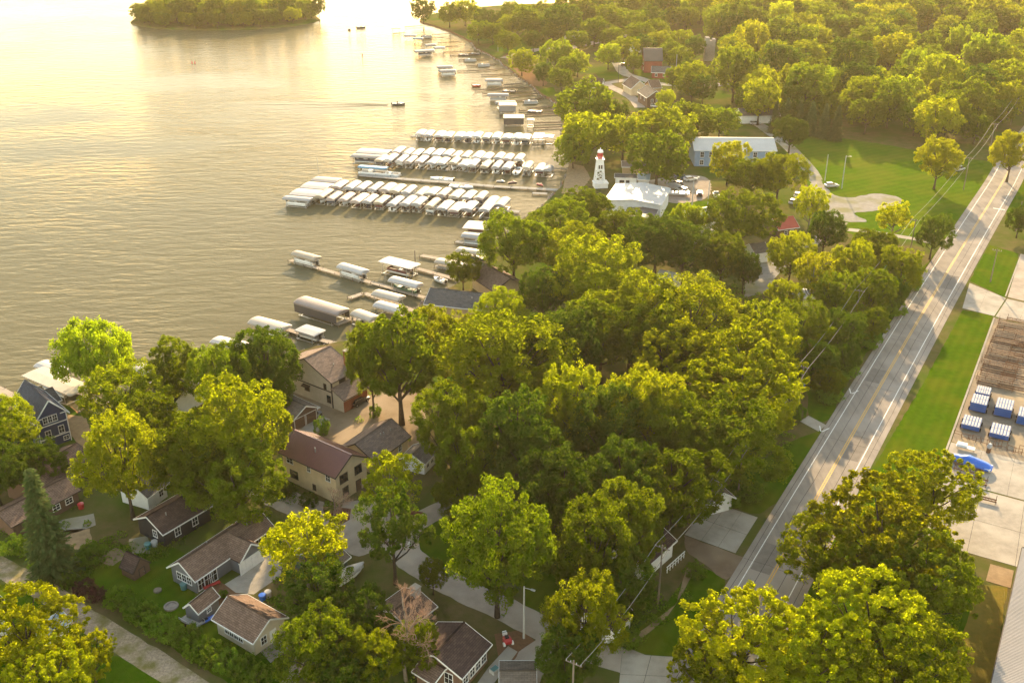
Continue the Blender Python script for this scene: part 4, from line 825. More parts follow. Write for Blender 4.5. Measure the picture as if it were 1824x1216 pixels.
def make_spruce(seed, Rr=3.6, H=20.0):
    rng = np.random.default_rng(seed); P = []; T = []; U = []; tint = []
    for lv in range(34):
        z = 1.0 + (H - 1.3) * lv / 34; L = Rr * (1 - lv / 35) ** .85 + .25; nb = int(9 + 6 * (1 - lv / 34)); a0 = rng.uniform(0, 6.28)
        for b_ in range(nb):
            a = a0 + b_ * 6.283 / nb + rng.uniform(-.2, .2); l = L * rng.uniform(.75, 1.1); d = np.array([math.cos(a), math.sin(a), 0]); s = np.array([-d[1], d[0], 0]); m_ = int(6 + l * 5); tt = rng.random()
            for k in range(m_):
                f = (k + .5) / m_; sp = .55 * (1 - f) * l * .45 + .12
                p = d * l * f + np.array([0, 0, z - .25 * l * f + .12 * l * f * f]) + s * rng.uniform(-sp, sp) + rng.normal(size=3) * .05
                t = d * .8 + s * rng.uniform(-.7, .7) + np.array([0, 0, -.25]); t /= np.linalg.norm(t); u = np.cross(t, [0, 0, 1]) + rng.normal(size=3) * .3; u /= np.linalg.norm(u)
                sz = rng.uniform(.28, .52); P.append(p); T.append(t * sz); U.append(u * sz * .5); tint.append(tt * .7 + rng.random() * .3)
    me = quads_mesh('crown', np.array(P), np.array(T), np.array(U), np.array(tint))
    tr = MB().tube([(0, 0, 0), (0, 0, H * .5), (0, 0, H * .97)], [.36, .2, .03], 7).mesh('trunk', True)
    return me, tr, Rr, H
PROTO[('spruce', 0)] = make_spruce(5)

def make_bare(seed, H=20.0):
    rng = random.Random(seed); wood = MB(); tw = MB()
    def grow(p, d, L, r, lv):
        q = p + d * L; m_ = p.lerp(q, .5) + Vector((rng.uniform(-1, 1), rng.uniform(-1, 1), rng.uniform(-.3, .3))) * L * .06
        (wood if lv < 3 else tw).tube([p, m_, q], [r, r * .85, r * .65], 6 if lv < 2 else 4 if lv < 3 else 3)
        if lv >= 5: return
        for k in range([4, 4, 4, 4, 5][lv]):
            a = rng.uniform(0, 6.283); e = rng.uniform(.35, .95) if lv else rng.uniform(.3, .75)
            side = d.orthogonal().normalized(); side.rotate(Matrix.Rotation(a, 3, d))
            nd = (d * math.cos(e) + side * math.sin(e) + Vector((0, 0, .12))).normalized()
            st = p.lerp(q, 1.0 if k < 2 else rng.uniform(.5, 1))
            grow(st, nd, L * rng.uniform(.5, .72), max(.022, r * .52), lv + 1)
    grow(Vector((0, 0, 0)), Vector((.03, .02, 1)).normalized(), H * .40, .40, 0)
    return tw.mesh('crown', False, False), wood.mesh('trunk', True, False), 6.5, H
PROTO[('bare', 0)] = make_bare(4)

KIND = {  # code: (object name, prototypes, leaf material, bark)
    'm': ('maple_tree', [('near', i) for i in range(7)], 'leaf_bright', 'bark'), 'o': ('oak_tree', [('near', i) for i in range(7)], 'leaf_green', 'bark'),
    'k': ('oak_tree', [('near', i) for i in range(7)], 'leaf_dark', 'bark'), 'y': ('maple_tree', [('spiky', i) for i in range(3)], 'leaf_bright', 'bark'),
    'z': ('maple_tree', [('spiky', i) for i in range(3)], 'leaf_gold', 'bark'),
    'Z': ('maple_tree', [('spiky', i) for i in range(3)], 'leaf_sunlit', 'bark'),
    'h': ('maple_tree', [('spiky', i) for i in range(3)], 'leaf_green', 'bark'), 'g': ('locust_tree', [('near', i) for i in range(7)], 'leaf_gold', 'bark'),
    'q': ('locust_tree', [('sparse', i) for i in range(2)], 'leaf_gold', 'bark_pale'), 'p': ('pine_tree', [('sparse', i) for i in range(2)], 'leaf_dark', 'bark'),
    'w': ('willow_tree', [('willow', i) for i in range(2)], 'leaf_willow', 'bark'), 'W': ('willow_tree', [('farwillow', i) for i in range(2)], 'leaf_willow', 'bark'),
    't': ('poplar_tree', [('tall', i) for i in range(2)], 'leaf_green', 'bark'), 'T': ('cedar_tree', [('tall', i) for i in range(2)], 'leaf_dark', 'bark'),
    'f': ('leafy_tree', [('far', i) for i in range(5)], 'leaf_green', 'bark'), 'F': ('leafy_tree', [('far', i) for i in range(5)], 'leaf_bright', 'bark'),
    'D': ('leafy_tree', [('far', i) for i in range(5)], 'leaf_dark', 'bark'), 'Y': ('leafy_tree', [('far', i) for i in range(5)], 'leaf_gold', 'bark'),
    's': ('spruce_tree', [('spruce', 0)], 'leaf_spruce', 'bark'), 'd': ('bare_tree', [('bare', 0)], 'twig', 'bark_pale'),
    'b': ('shrub', [('bush', i) for i in range(3)], 'leaf_bush', 'bark'), 'B': ('shrub', [('bush', i) for i in range(3)], 'leaf_dark', 'bark'), 'u': ('shrub', [('bush', i) for i in range(3)], 'leaf_purple', 'bark')}
TREES = []
def tree(kind, loc, width, h, label, group=None, rz=None, which=None, cat=None, name=None):
    nm, pr, lm, bk = KIND[kind]; nm = name or nm; key = pr[(rnd.randrange(len(pr)) if which is None else which % len(pr))]; cm, tm, Rr, H = PROTO[key]
    e = thing(nm, label, cat or ('shrub' if nm == 'shrub' else 'tree'), loc, rnd.uniform(0, 6.28) if rz is None else rz, group)
    sxy = width / (2 * Rr); e.scale = (sxy * rnd.uniform(.95, 1.05), sxy * rnd.uniform(.95, 1.05), h / H)
    for part, me, mt in (('crown', cm, lm), ('trunk', tm, bk)):
        if not me.materials: me.materials.append(None)
        o = bpy.data.objects.new(part, me); COL.objects.link(o); o.parent = e
        o.material_slots[0].link = 'OBJECT'; o.material_slots[0].material = M[mt]
    TREES.append((e.location.x, e.location.y, width / 2, h))
    return e
def tree_px(kind, x, ytop, wpx, h, label, **kw):
    """a tree whose top stands at that place in the photo, h metres above the ground there"""
    if KIND[kind][0] != 'shrub':
        for k in range(3): h = max(h, .90 * wpx / scale_at(ytop + wpx * .35, h * .6))
    p = G(x, ytop, h); w = wpx / scale_at(ytop + wpx * .35, h * .6)
    return tree(kind, (p.x, p.y, 0), w, h, label, **kw)
NEAR_TREES = [
 # right of the road, bottom corner
 ('z', 1672, 822, 165, 13, 'feathery light green tree at the edge of the concrete pad'),
 ('z', 1585, 872, 230, 15, 'broad yellow-green maple shading the road below the mown strip'),
 ('y', 1480, 925, 170, 13, 'olive maple whose branches reach over the yellow centre line'),
 ('h', 1660, 965, 200, 15, 'dark green maple beside the dry grass at the metal building'),
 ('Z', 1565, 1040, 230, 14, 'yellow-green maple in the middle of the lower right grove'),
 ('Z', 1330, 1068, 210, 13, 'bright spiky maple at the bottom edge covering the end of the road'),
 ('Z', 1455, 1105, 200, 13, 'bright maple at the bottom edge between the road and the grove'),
 ('y', 1620, 1130, 220, 13, 'bright maple in the lowest right corner of the grove'),
 ('y', 1260, 1150, 120, 9, 'small spiky maple over the mouth of the side street'),
 # bottom left corner
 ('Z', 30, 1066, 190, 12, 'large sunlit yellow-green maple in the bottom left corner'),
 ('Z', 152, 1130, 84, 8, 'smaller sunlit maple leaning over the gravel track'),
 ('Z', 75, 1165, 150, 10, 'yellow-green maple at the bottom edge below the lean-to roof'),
 # left, along the shore
 ('w', 152, 582, 140, 15, 'pale feathery willow at the water by the cream boat canopies', ),
 ('m', 215, 655, 140, 14, 'bright green tree right of the willow at the water'),
 ('o', 304, 603, 86, 15, 'round dark topped tree at the water, left of the brown tan lake house'),
 ('o', 390, 618, 120, 16, 'olive oak at the water beside the low white canopy'),
 ('k', 466, 588, 105, 17, 'dark green oak left of the big tan lake house'),
 ('m', 405, 690, 190, 21, 'very large olive oak left of the brown garage'),
 ('o', 330, 745, 150, 18, 'broad oak in front of the grey boathouse roof'),
 ('o', 405, 800, 170, 15, 'low spreading oak shading the brown roof of the long house'),
 ('m', 203, 745, 128, 19, 'tall golden green oak with a bare pale trunk above the dark shed'),
 ('m', -2, 716, 105, 13, 'sunlit round maple left of the blue house'),
 ('k', 62, 785, 95, 9, 'dark tree in front of the blue house'),
 ('k', -25, 800, 110, 11, 'dark tree at the left edge behind the spruce'),
 ('s', 50, 828, 90, 20, 'tall blue-green spruce beside the gravel track'),
 ('o', 262, 705, 100, 13, 'leafy tree between the willow and the grey boathouse roof'),
 ('k', 480, 660, 70, 11, 'dark tree against the wall of the tan lake house'),
 # centre
 ('t', 705, 552, 130, 24, 'tall twin trunked tree standing in the dirt yard', ),
 ('o', 655, 575, 80, 20, 'tall tree right of the brick chimney'),
 ('m', 790, 548, 120, 19, 'leafy tree below the grey boathouse'),
 ('m', 892, 520, 90, 13, 'sunlit tree between the grey and the brown lakeside roofs'),
 ('m', 893, 572, 225, 20, 'huge rounded maple right of the twin trunked tree'),
 ('k', 1005, 555, 150, 19, 'dark tree right of the huge rounded maple'),
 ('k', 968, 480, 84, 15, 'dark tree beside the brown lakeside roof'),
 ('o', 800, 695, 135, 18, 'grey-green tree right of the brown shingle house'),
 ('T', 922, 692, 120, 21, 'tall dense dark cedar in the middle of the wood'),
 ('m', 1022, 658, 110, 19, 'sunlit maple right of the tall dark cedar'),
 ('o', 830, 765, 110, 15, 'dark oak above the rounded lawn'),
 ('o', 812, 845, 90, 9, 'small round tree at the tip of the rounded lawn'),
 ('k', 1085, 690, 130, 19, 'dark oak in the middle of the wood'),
 ('m', 1150, 660, 140, 20, 'leafy maple left of the big yellow tree'),
 ('o', 1195, 705, 150, 18, 'olive oak in front of the big yellow tree'),
 ('z', 1345, 582, 185, 19, 'biggest bright yellow maple beside the road'),
 ('z', 1225, 585, 170, 18, 'bright yellow maple left of the biggest one beside the road'),
 ('z', 1330, 650, 190, 17, 'lower bright maple hanging over the short concrete drive'),
 ('o', 1290, 720, 200, 15, 'green lower crown right of the dark wood by the road'),
 ('m', 1370, 545, 105, 17, 'sunlit tree behind the biggest yellow maple'),
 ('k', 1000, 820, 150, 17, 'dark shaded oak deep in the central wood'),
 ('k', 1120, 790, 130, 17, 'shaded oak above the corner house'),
 ('o', 1200, 800, 180, 16, 'dark green tree left of the concrete slab driveway'),
 ('o', 884, 868, 185, 22, 'great rounded maple standing in the lower centre beside the lane'),
 ('o', 1062, 905, 140, 17, 'broad oak over the parked cars in the lower wood'),
 ('o', 1128, 862, 130, 17, 'oak left of the power lines in the lower wood'),
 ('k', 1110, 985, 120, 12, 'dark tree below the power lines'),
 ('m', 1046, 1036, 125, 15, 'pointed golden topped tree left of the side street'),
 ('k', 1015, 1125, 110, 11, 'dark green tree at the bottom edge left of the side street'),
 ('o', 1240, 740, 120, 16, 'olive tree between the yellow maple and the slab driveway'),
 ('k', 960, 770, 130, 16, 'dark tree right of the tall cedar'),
 # centre, towards the marina
 ('m', 1068, 432, 180, 18, 'broad sunlit maple in the middle of the grove by the lake'),
 ('m', 1130, 500, 190, 18, 'wide sunlit maple in front of the middle grove'),
 ('m', 1235, 505, 180, 17, 'wide yellow-green maple right of the middle grove'),
 ('o', 1075, 540, 150, 18, 'cedar coloured broad oak in the middle of the picture'),
 ('o', 1180, 560, 130, 18, 'green oak above the dark central wood'),
 ('o', 915, 378, 115, 19, 'lakeside tree with three trunks above the brown roof'),
 ('o', 824, 452, 62, 10, 'small lakeside tree by the cream canopy'),
 ('o', 1000, 358, 120, 16, 'leafy tree below the long jetty'),
 ('m', 1028, 405, 120, 16, 'sunlit tree in the lakeside grove'),
 ('o', 1042, 336, 100, 14, 'olive tree in front of the white marina roof'),
 ('o', 1108, 376, 90, 12, 'olive tree below the white marina roof'),
 ('k', 1172, 388, 115, 16, 'dark domed tree below the marina building'),
 ('k', 1222, 402, 115, 16, 'dark domed tree right of its twin below the marina building'),
 ('w', 1230, 365, 60, 10, 'pale feathery tree beside the blue grey roof'),
 ('o', 1330, 345, 120, 17, 'tall grey-green tree right of the blue grey roof'),
 ('o', 1290, 420, 90, 14, 'dim tree beside the gravel drive'),
 ('g', 1302, 250, 70, 15, 'golden tree in front of the white roofed blue building'),
 ('m', 1392, 275, 95, 16, 'olive gold tree right of the white roofed blue building'),
 ('o', 1340, 285, 80, 14, 'olive tree before the long white roof'),
 ('k', 1412, 210, 62, 13, 'round dark green tree at the left end of the field'),
 ('F', 1048, 197, 105, 18, 'glowing yellow-green tree left of the lighthouse tower grove'),
 ('F', 1112, 208, 80, 16, 'glowing yellow-green tree behind the lighthouse tower'),
 ('F', 1195, 190, 100, 18, 'brightest yellow tree above the marina sheds'),
 ('F', 1155, 200, 80, 16, 'yellow-green tree between two brighter ones above the marina sheds'),
 ('f', 1175, 235, 110, 16, 'dim green tree standing behind the marina sheds'),
 ('W', 1022, 235, 60, 13, 'dark willow dipping to the water by the middle jetty'),
 ('f', 1235, 184, 80, 13, 'olive tree left of the field lane'),
 ('f', 1285, 192, 62, 11, 'olive tree above the long white roof'),
 ('f', 1045, 143, 110, 17, 'broad green tree on the shore above the jetties'),
 ('D', 1085, 172, 70, 12, 'dark round tree beside the brown cottages'),
 ('F', 1187, 160, 32, 10, 'small bright tree touching the brown cottage'),
 # between field and road
 ('q', 1450, 330, 62, 15, 'thin golden tree at the gravel lot'),
 ('k', 1475, 378, 70, 13, 'dark tree below the gravel lot'),
 ('q', 1598, 362, 62, 12, 'sparse nearly bare tree beside the concrete walk'),
 ('g', 1680, 246, 72, 17, 'lone golden tree standing in the mown field'),
 ('k', 1671, 380, 62, 13, 'dense squarish dark tree beside the road'),
 ('g', 1415, 418, 85, 14, 'golden tree beside the red roof'),
 ('q', 1455, 452, 85, 15, 'slim golden tree above the white canopy roof'),
 ('g', 1525, 430, 72, 14, 'golden-green tree in the roadside thicket'),
 ('o', 1560, 408, 80, 13, 'green tree in the roadside thicket by the walk'),
 ('m', 1612, 440, 85, 13, 'sunlit tree right of the roadside thicket'),
 ('o', 1500, 490, 80, 13, 'olive tree in the middle of the roadside thicket'),
 ('o', 1560, 480, 85, 13, 'dense green tree overhanging the roadside power lines'),
 ('o', 1430, 540, 110, 14, 'broad green tree at the lower end of the roadside thicket'),
 ('k', 1500, 555, 90, 11, 'dark tree beside the road verge'),
 ('k', 1455, 610, 90, 10, 'dark low tree above the blue bin'),
 ('m', 1400, 500, 60, 11, 'yellow tree left of the white canopy roof'),
 ('k', 1330, 450, 60, 11, 'dim tree beside the gravel lane end'),
 ('g', 1812, 235, 75, 17, 'golden tree cut by the right edge beside the road'),
 ('k', 1822, 370, 45, 9, 'dark bush-like tree right of the road below the golden one'),
 # lower left sparse ones
 ('q', 692, 812, 118, 13, 'sparse yellow-green tree hiding the corner of the tan house'),
 ('d', 590, 868, 75, 8, 'small bare pinkish tree at the corner of the tan house'),
 ('p', 695, 880, 125, 16, 'scraggly grey pine leaning over the lane'),
 ('q', 535, 922, 150, 14, 'sparse gold tipped tree over the garage driveway'),
 ('p', 560, 1000, 130, 12, 'thin half bare tree beside the green house'),
 ('d', 712, 1028, 120, 17, 'large bare pinkish tree with a pale trunk near the bottom'),
 ('o', 565, 1088, 150, 12, 'dark leafy tree at the bottom left of the bare tree'),
 ('m', 655, 1130, 110, 10, 'sunlit small tree left of the bare pale trunk'),
 ('o', 735, 1112, 80, 9, 'green tree right of the bare pale trunk'),
 ('k', 640, 1060, 110, 11, 'dark tree behind the large bare tree'),
 ('o', 560, 945, 50, 8, 'small green tree by the rounded forecourt'),
 ('k', 1512, 612, 58, 8, 'low dark tree on the verge opposite the mown strip'),
 ('o', 1478, 655, 52, 7, 'small green tree above the little roadside lawn'),
 ('o', 1556, 548, 60, 9, 'small tree at the road edge below the thicket'),
 ('k', 1598, 498, 52, 8, 'small dark tree where the thicket meets the road'),
 ('k', 620, 1165, 120, 9, 'dark leafy tree at the bottom edge left of the sunlit small tree'),
 ('o', 770, 1000, 50, 6, 'small tree beside the lane below the rounded lawn'),
 ('b', 572, 745, 30, 3.6, 'small bright sapling in the dirt yard'),
]
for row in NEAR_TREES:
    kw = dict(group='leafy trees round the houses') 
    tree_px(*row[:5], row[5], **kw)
# shrubs
SHRUBS = [('b', 118, 1018, 34, 2.6, 'bright green round shrub above the hedge beside the spruce'), ('u', 145, 1035, 40, 2.4, 'dark purple shrub at the upper end of the hedge'), ('u', 172, 1046, 34, 2.2, 'second dark purple shrub next to the green hedge'),
          ('b', 1423, 720, 32, 3, 'round dark green shrub at the short concrete drive'), ('b', 1240, 1002, 36, 2.5, 'round shrub beside the white porch rail'), ('B', 512, 862, 28, 2.2, 'dark shrub under the windows of the tan house'),
          ('b', 490, 855, 30, 2, 'green shrub at the left corner of the tan house'), ('B', 548, 878, 34, 2.4, 'dark round shrub against the front of the tan house'), ('b', 585, 893, 26, 1.8, 'low green shrub below the small bare tree'),
          ('b', 1120, 1120, 45, 2.6, 'shrub at the corner of the side street'), ('B', 1090, 1100, 36, 2.6, 'dark shrub beside the small grey porch'), ('b', 668, 722, 24, 2.5, 'shrub beside the parked dark car'),
          ('b', 1500, 640, 60, 4, 'leafy bush on the verge left of the road'), ('b', 1545, 590, 60, 4, 'leafy bush below the roadside thicket'), ('b', 1590, 530, 60, 4, 'bush at the road edge near the sunlit patch'),
          ('b', 1475, 690, 50, 3, 'roadside bush above the little lawn'), ('b', 1620, 490, 50, 3.5, 'bush under the dense squarish tree'), ('b', 300, 930, 40, 2, 'overgrown shrub behind the black house'), ('b', 1335, 860, 60, 2.5, 'wild bush on the roadside grass'), ('b', 1300, 880, 45, 2.2, 'wild bush behind the slab driveway'),
          ('b', 345, 1085, 26, 1.3, 'low shrub beside the grey shed'), ('b', 395, 1052, 20, 1.3, 'small shrub by the red bench'), ('b', 70, 985, 50, 2.6, 'green bush at the foot of the spruce'), ('b', 25, 960, 70, 3, 'green bush left of the spruce'), ('b', 165, 970, 60, 2.6, 'green bush right of the spruce')]
for row in SHRUBS: tree_px(*row, group='garden shrubs')
HEDGE = [(208, 1052), (232, 1070), (255, 1078), (280, 1098), (303, 1112), (328, 1122), (350, 1140), (378, 1152), (402, 1166), (432, 1176), (458, 1190)]
for i, (x, y) in enumerate(HEDGE): tree_px('b', x, y - 3, 54, 3.0, f'{ORD[i]} green shrub from the left in the hedge along the gravel track', group='hedge along the gravel track')

# far shore, peninsula
PEN = [('D', 753, -2, 42, 16), ('f', 800, 6, 46, 15), ('F', 828, 0, 50, 16), ('f', 852, 38, 44, 12), ('f', 878, 42, 40, 12), ('F', 908, 28, 44, 13), ('f', 940, 12, 60, 15), ('f', 965, 30, 46, 13), ('f', 905, 55, 44, 11), ('W', 990, 70, 60, 14),
       ('f', 985, 40, 44, 13), ('D', 1000, 8, 70, 16), ('f', 1040, 0, 60, 15), ('F', 930, 88, 46, 13), ('D', 968, 112, 36, 11), ('f', 1000, 122, 40, 11), ('F', 1030, 90, 44, 13), ('F', 1085, 78, 44, 13), ('F', 1112, 66, 50, 14), ('f', 1060, 30, 56, 14),
       ('f', 1015, -6, 60, 15), ('D', 1060, -8, 60, 15), ('f', 1100, -10, 60, 15), ('f', 1140, -12, 60, 15), ('D', 1180, -12, 60, 15), ('f', 960, 2, 56, 14), ('f', 915, 4, 50, 13), ('f', 1170, 35, 50, 14), ('D', 1150, 62, 44, 12), ('F', 1180, 55, 44, 13), ('f', 1090, 50, 44, 12), ('f', 1215, 85, 44, 13), ('F', 1215, 55, 50, 14), ('f', 1235, 130, 50, 13), ('D', 950, 55, 40, 12), ('f', 1130, 95, 30, 10), ('f', 1030, 55, 40, 12),
       ('f', 1090, 10, 60, 14), ('f', 1010, 100, 44, 12), ('D', 870, 16, 50, 14), ('f', 1075, 42, 44, 12), ('f', 1125, 20, 56, 14), ('D', 1160, 10, 60, 15), ('f', 1200, 120, 30, 11), ('f', 1195, 72, 50, 14), ('D', 1225, 104, 36, 13), ('f', 1140, 40, 50, 14)]
for i, (k, x, y, w, h) in enumerate(PEN):
    tree_px(k, x, y, w, h, ('dark ' if k == 'D' else 'yellow-green ' if k == 'F' else 'drooping ' if k == 'W' else 'green ') + 'hazy tree on the far lake shore ' + ('at the tip' if x < 890 else 'behind the beach' if x < 1010 and y > 60 else 'along the top edge' if y < 45 else 'near the far crossroads'), name='shore_tree', group='trees on the far shore')

# island
ic = G(400, 34); isl = []
ipts = [G(x, y, -0.5) for x, y in ((232, 52), (300, 56), (400, 57), (480, 54), (560, 46), (572, 42))]
mb = MB(); ring = []
for k in range(28):
    a = k / 28 * 6.283; rx, ry = 63 + jr.uniform(-2, 2), 52 + jr.uniform(-3, 3); ring.append((math.cos(a) * rx, math.sin(a) * ry * (1.0 if math.sin(a) > 0 else .9)))
ic = G(370, 55, -.5) + Vector((0, 48, 0))
mb.loft([[(x, y, -2) for x, y in ring], [(x * .985, y * .985, -.2) for x, y in ring], [(x * .94, y * .94, .5) for x, y in ring]])
tag(mb.build('island', M['ground'], loc=(ic.x, ic.y, 0)), 'low wooded island in the lake', None, kind='structure')
ir = random.Random(12); placed = []
def isl_label(x, y):
    side = 'far left' if x < -36 else 'left' if x < -12 else 'middle' if x < 12 else 'right' if x < 36 else 'far right'
    row = 'at the front edge' if y < -22 else 'in the front half' if y < 0 else 'in the back half' if y < 22 else 'at the back edge'
    return f'rounded green tree {row} of the island, {side}'
for tr in range(4000):
    a = ir.uniform(0, 6.283); q = math.sqrt(ir.random()); x, y = math.cos(a) * q * 58, math.sin(a) * q * 46
    if any((x - u) ** 2 + (y - v) ** 2 < 72 for u, v in placed): continue
    placed.append((x, y)); edge = q > .82
    tree('F' if ir.random() < .25 else 'f', (ic.x + x, ic.y + y, .2), ir.uniform(10, 13.5), (ir.uniform(8, 12) if edge else ir.uniform(14, 19)), isl_label(x, y), name='island_tree', group='trees on the island')
tree('D', (ic.x + 62, ic.y + 4, .2), 9, 14, 'lone tree at the right tip of the wooded island', name='island_tree', group='trees on the island')

# far wood, upper right
fr = random.Random(21); cand = []
KEEP = [((1128, 82), (1200, 140)), ((1098, 128), (1185, 200)), ((1425, 22), (1485, 48)), ((1135, 120), (1290, 158)), ((1250, 80), (1275, 108)), ((1340, 78), (1395, 118)), ((1530, 140), (1580, 175)), ((1610, 60), (1660, 95)), ((1690, 125), (1735, 160)), ((1655, 12), (1710, 40)), ((1215, 60), (1262, 98)), ((1480, 95), (1525, 132)), ((1745, 75), (1790, 110))]
def inside(px, py):
    if px > 1330: lo = 232 + (px - 1400) * .11
    elif px > 1230: lo = 190
    else: lo = 60
    if px < 1180 + max(0, (60 - py)) * 0: return False
    return -24 < py < lo
y = G(1500, 262).y; row = 0
while y < 960:
    row += 1; x = -60
    while x < 620:
        p = Vector((x + fr.uniform(-5, 5) + (row % 2) * 7, y + fr.uniform(-5, 5), 0)); x += 15.5
        depth = p.y * math.cos(PITCH) + CAM_H * math.sin(PITCH)
        px = 912 + FPX * p.x / depth; py = 608 + FPX * (CAM_H * math.cos(PITCH) - p.y * math.sin(PITCH)) / depth
        if not inside(px, py) or px > 1990: continue
        if any(a[0] < px < b_[0] and a[1] < py < b_[1] + 6 for a, b_ in KEEP): continue
        ci = min(range(len(rc)), key=lambda i: (rc[i] - p).length)
        if (p - rc[ci]).dot(Vector((rdir[ci].y, -rdir[ci].x, 0))) ** 2 < 13 ** 2: continue
        cand.append((py, px, p))
    y += 15
cand.sort(key=lambda c: -c[0])
wood_rest = cand[290:]
FAR_LBL = {'f': 'hazy green broadleaf tree in the far wood behind the field', 'F': 'hazy bright yellow-green tree in the far wood behind the field', 'Y': 'hazy golden tree in the far wood behind the field', 'D': 'dim dark green tree in the far wood behind the field', 'W': 'hazy drooping willow in the far wood behind the field'}
def far_size():
    w = fr.choice([fr.uniform(10, 13), fr.uniform(13, 18), fr.uniform(15, 20)]); return w, max(11, w * fr.uniform(.95, 1.3))
def far_label(k, px, py):
    side = 'near the red barn' if px < 1330 else 'behind the left field' if px < 1520 else 'behind the right field' if px < 1700 else 'at the right edge'
    row = 'front rows' if py > 165 else 'middle rows' if py > 80 else 'hindmost rows'
    return FAR_LBL[k].replace(' in the far wood behind the field', '') + f', {row} of the far wood {side}'
for py, px, p in cand[:290]:
    k = fr.choices(['f', 'F', 'Y', 'D', 'W'], [40, 22, 12, 16, 10])[0]
    tree(k, (p.x, p.y, 0), *far_size(), far_label(k, px, py), group='trees of the far wood')
# the remaining, farthest part of the wood reads as one mass
if wood_rest:
    P_, T_, U_, I_ = [], [], [], []
    rg = np.random.default_rng(9)
    for py, px, p in wood_rest:
        w = rg.uniform(6, 8.5); h = rg.uniform(13, 18); n_ = 420; d = unit(rg.normal(size=(n_, 3))); d[:, 2] = np.abs(d[:, 2]) * 1.1 - .35; bump = 1 + .18 * np.sin(d[:, :1] * 7 + rg.uniform(0, 6)) * np.cos(d[:, 1:2] * 6 + rg.uniform(0, 6))
        q = d * np.array([w, w, h * .52]) * bump * rg.uniform(.75, 1, (n_, 1)) + np.array([p.x, p.y, h * .5]); nn = unit(d + rg.normal(size=(n_, 3)) * .5); t_ = unit(np.cross(nn, rg.normal(size=(n_, 3)))); u_ = np.cross(nn, t_); s_ = rg.uniform(.6, 1.1, (n_, 1))
        P_.append(q); T_.append(t_ * s_); U_.append(u_ * s_ * .7); I_.append(np.full(n_, rg.random()) * .6 + rg.random(n_) * .4)
    tag(put('distant_wood', quads_mesh('distant_wood', np.concatenate(P_), np.concatenate(T_), np.concatenate(U_), np.concatenate(I_)), M['leaf_green']), 'farthest hazy wood along the top of the picture', 'wood', kind='stuff')
# conifers along the near edge of the far wood
for i, (x, y, w, h) in enumerate(((1385, 178, 26, 13), (1405, 172, 28, 14), (1428, 176, 28, 14), (1450, 178, 28, 14), (1474, 182, 28, 14), (1496, 186, 28, 14))):
    tree_px('s', x, y, w, h, f'{ORD[i]} dark spruce from the left along the back of the field', group='spruces behind the field')
# low growth under the trees, uncountable
# ------------------------------------------------------------------ docks, lifts and boats
def dock(name, label, px, w=1.7, z=-.25, mat='deck', sec=3.0, posts=True, group='docks and jetties'):
    pts = [G(x, y, z) for x, y in px]; o = pts[0]; t = thing(name, label, 'dock', (o.x, o.y, WZ), 0, group); zz = z - WZ
    for a, b_ in zip(pts[:-1], pts[1:]):
        a = a - o; b_ = b_ - o; L = (b_ - a).length; d = (b_ - a).normalized(); n_ = max(1, round(L / sec)); sd_ = Vector((-d.y, d.x, 0))
        for i in range(n_):
            s = a + d * (L * i / n_ + .03); e = a + d * (L * (i + 1) / n_ - .03)
            MB().bar((s.x, s.y, zz), (e.x, e.y, zz), w, .14).build('deck_panel', M[mat], t)
            if posts:
                for sg in (-1, 1):
                    q = s + sd_ * sg * (w / 2 + .06); MB().box(q.x - .06, q.x + .06, q.y - .06, q.y + .06, -1.2, zz + (.5 if i % 2 == 0 else .1)).build('post', M['pole_wood'], t)
    return t

def lift(label, a, b_, w, mat='cv_white', style='arch', h=2.7, side=None, group='boat lifts', flatmat=None):
    """a boat lift with its canopy; a and b_ are ground points of the ends of its long axis"""
    c = (a + b_) / 2; d = (b_ - a); L = d.length; ang = math.atan2(d.y, d.x)
    t = thing('boat_lift', label, 'boat lift', (c.x, c.y, WZ), ang, group); hl = L / 2; hw = w / 2; n_ = 9 if style == 'arch' else 5
    rise = .55 if style == 'arch' else .38 if style == 'low' else .12
    def sec(x, dz=0.0, k=1.0):
        top = []
        for i in range(n_):
            f = -1 + 2 * i / (n_ - 1); zz = (1 - abs(f) ** 2.2) if style != 'flat' else (1 - abs(f))
            top.append((x, f * hw * k, h + rise * zz + dz))
        sk = .42 if style != 'flat' else .16
        return [(x, -hw * k, h - sk)] + top + [(x, hw * k, h - sk)]
    mb = MB(); mb.loft([sec(-hl, -.16, .96), sec(-hl + .35), sec(-hl * .33, .02), sec(hl * .33, .02), sec(hl - .35), sec(hl, -.16, .96)], closed=True); cv = mb.build('canopy', M[mat], t, smooth=False)
    for s in (-1, 1):
        for f in (-.72, .72): MB().box(f * hl - .06, f * hl + .06, s * (hw - .12) - .06, s * (hw - .12) + .06, -1.0, h).build('post', M['metal'], t)
        MB().bar((-hl * .9, s * (hw - .12), h - .25), (hl * .9, s * (hw - .12), h - .25), .08, .08).build('top_rail', M['metal'], t)
        MB().bar((-hl * .8, s * (hw - .12), .25), (hl * .8, s * (hw - .12), .25), .16, .14).build('lift_beam', M['metal'], t)
    for f in (-.72, .72): MB().bar((f * hl, -hw + .12, .2), (f * hl, hw - .12, .2), .14, .12).build('cross_beam', M['metal'], t)
    if side:
        for s in (-1, 1): MB().hexa([(x, s * (hw - .02) + yy, zz) for zz in (.9, h - .40) for x, yy in ((-hl + .3, -.015), (hl - .3, -.015), (hl - .3, .015), (-hl + .3, .015))]).build('side_curtain', M[side], t)
    return t

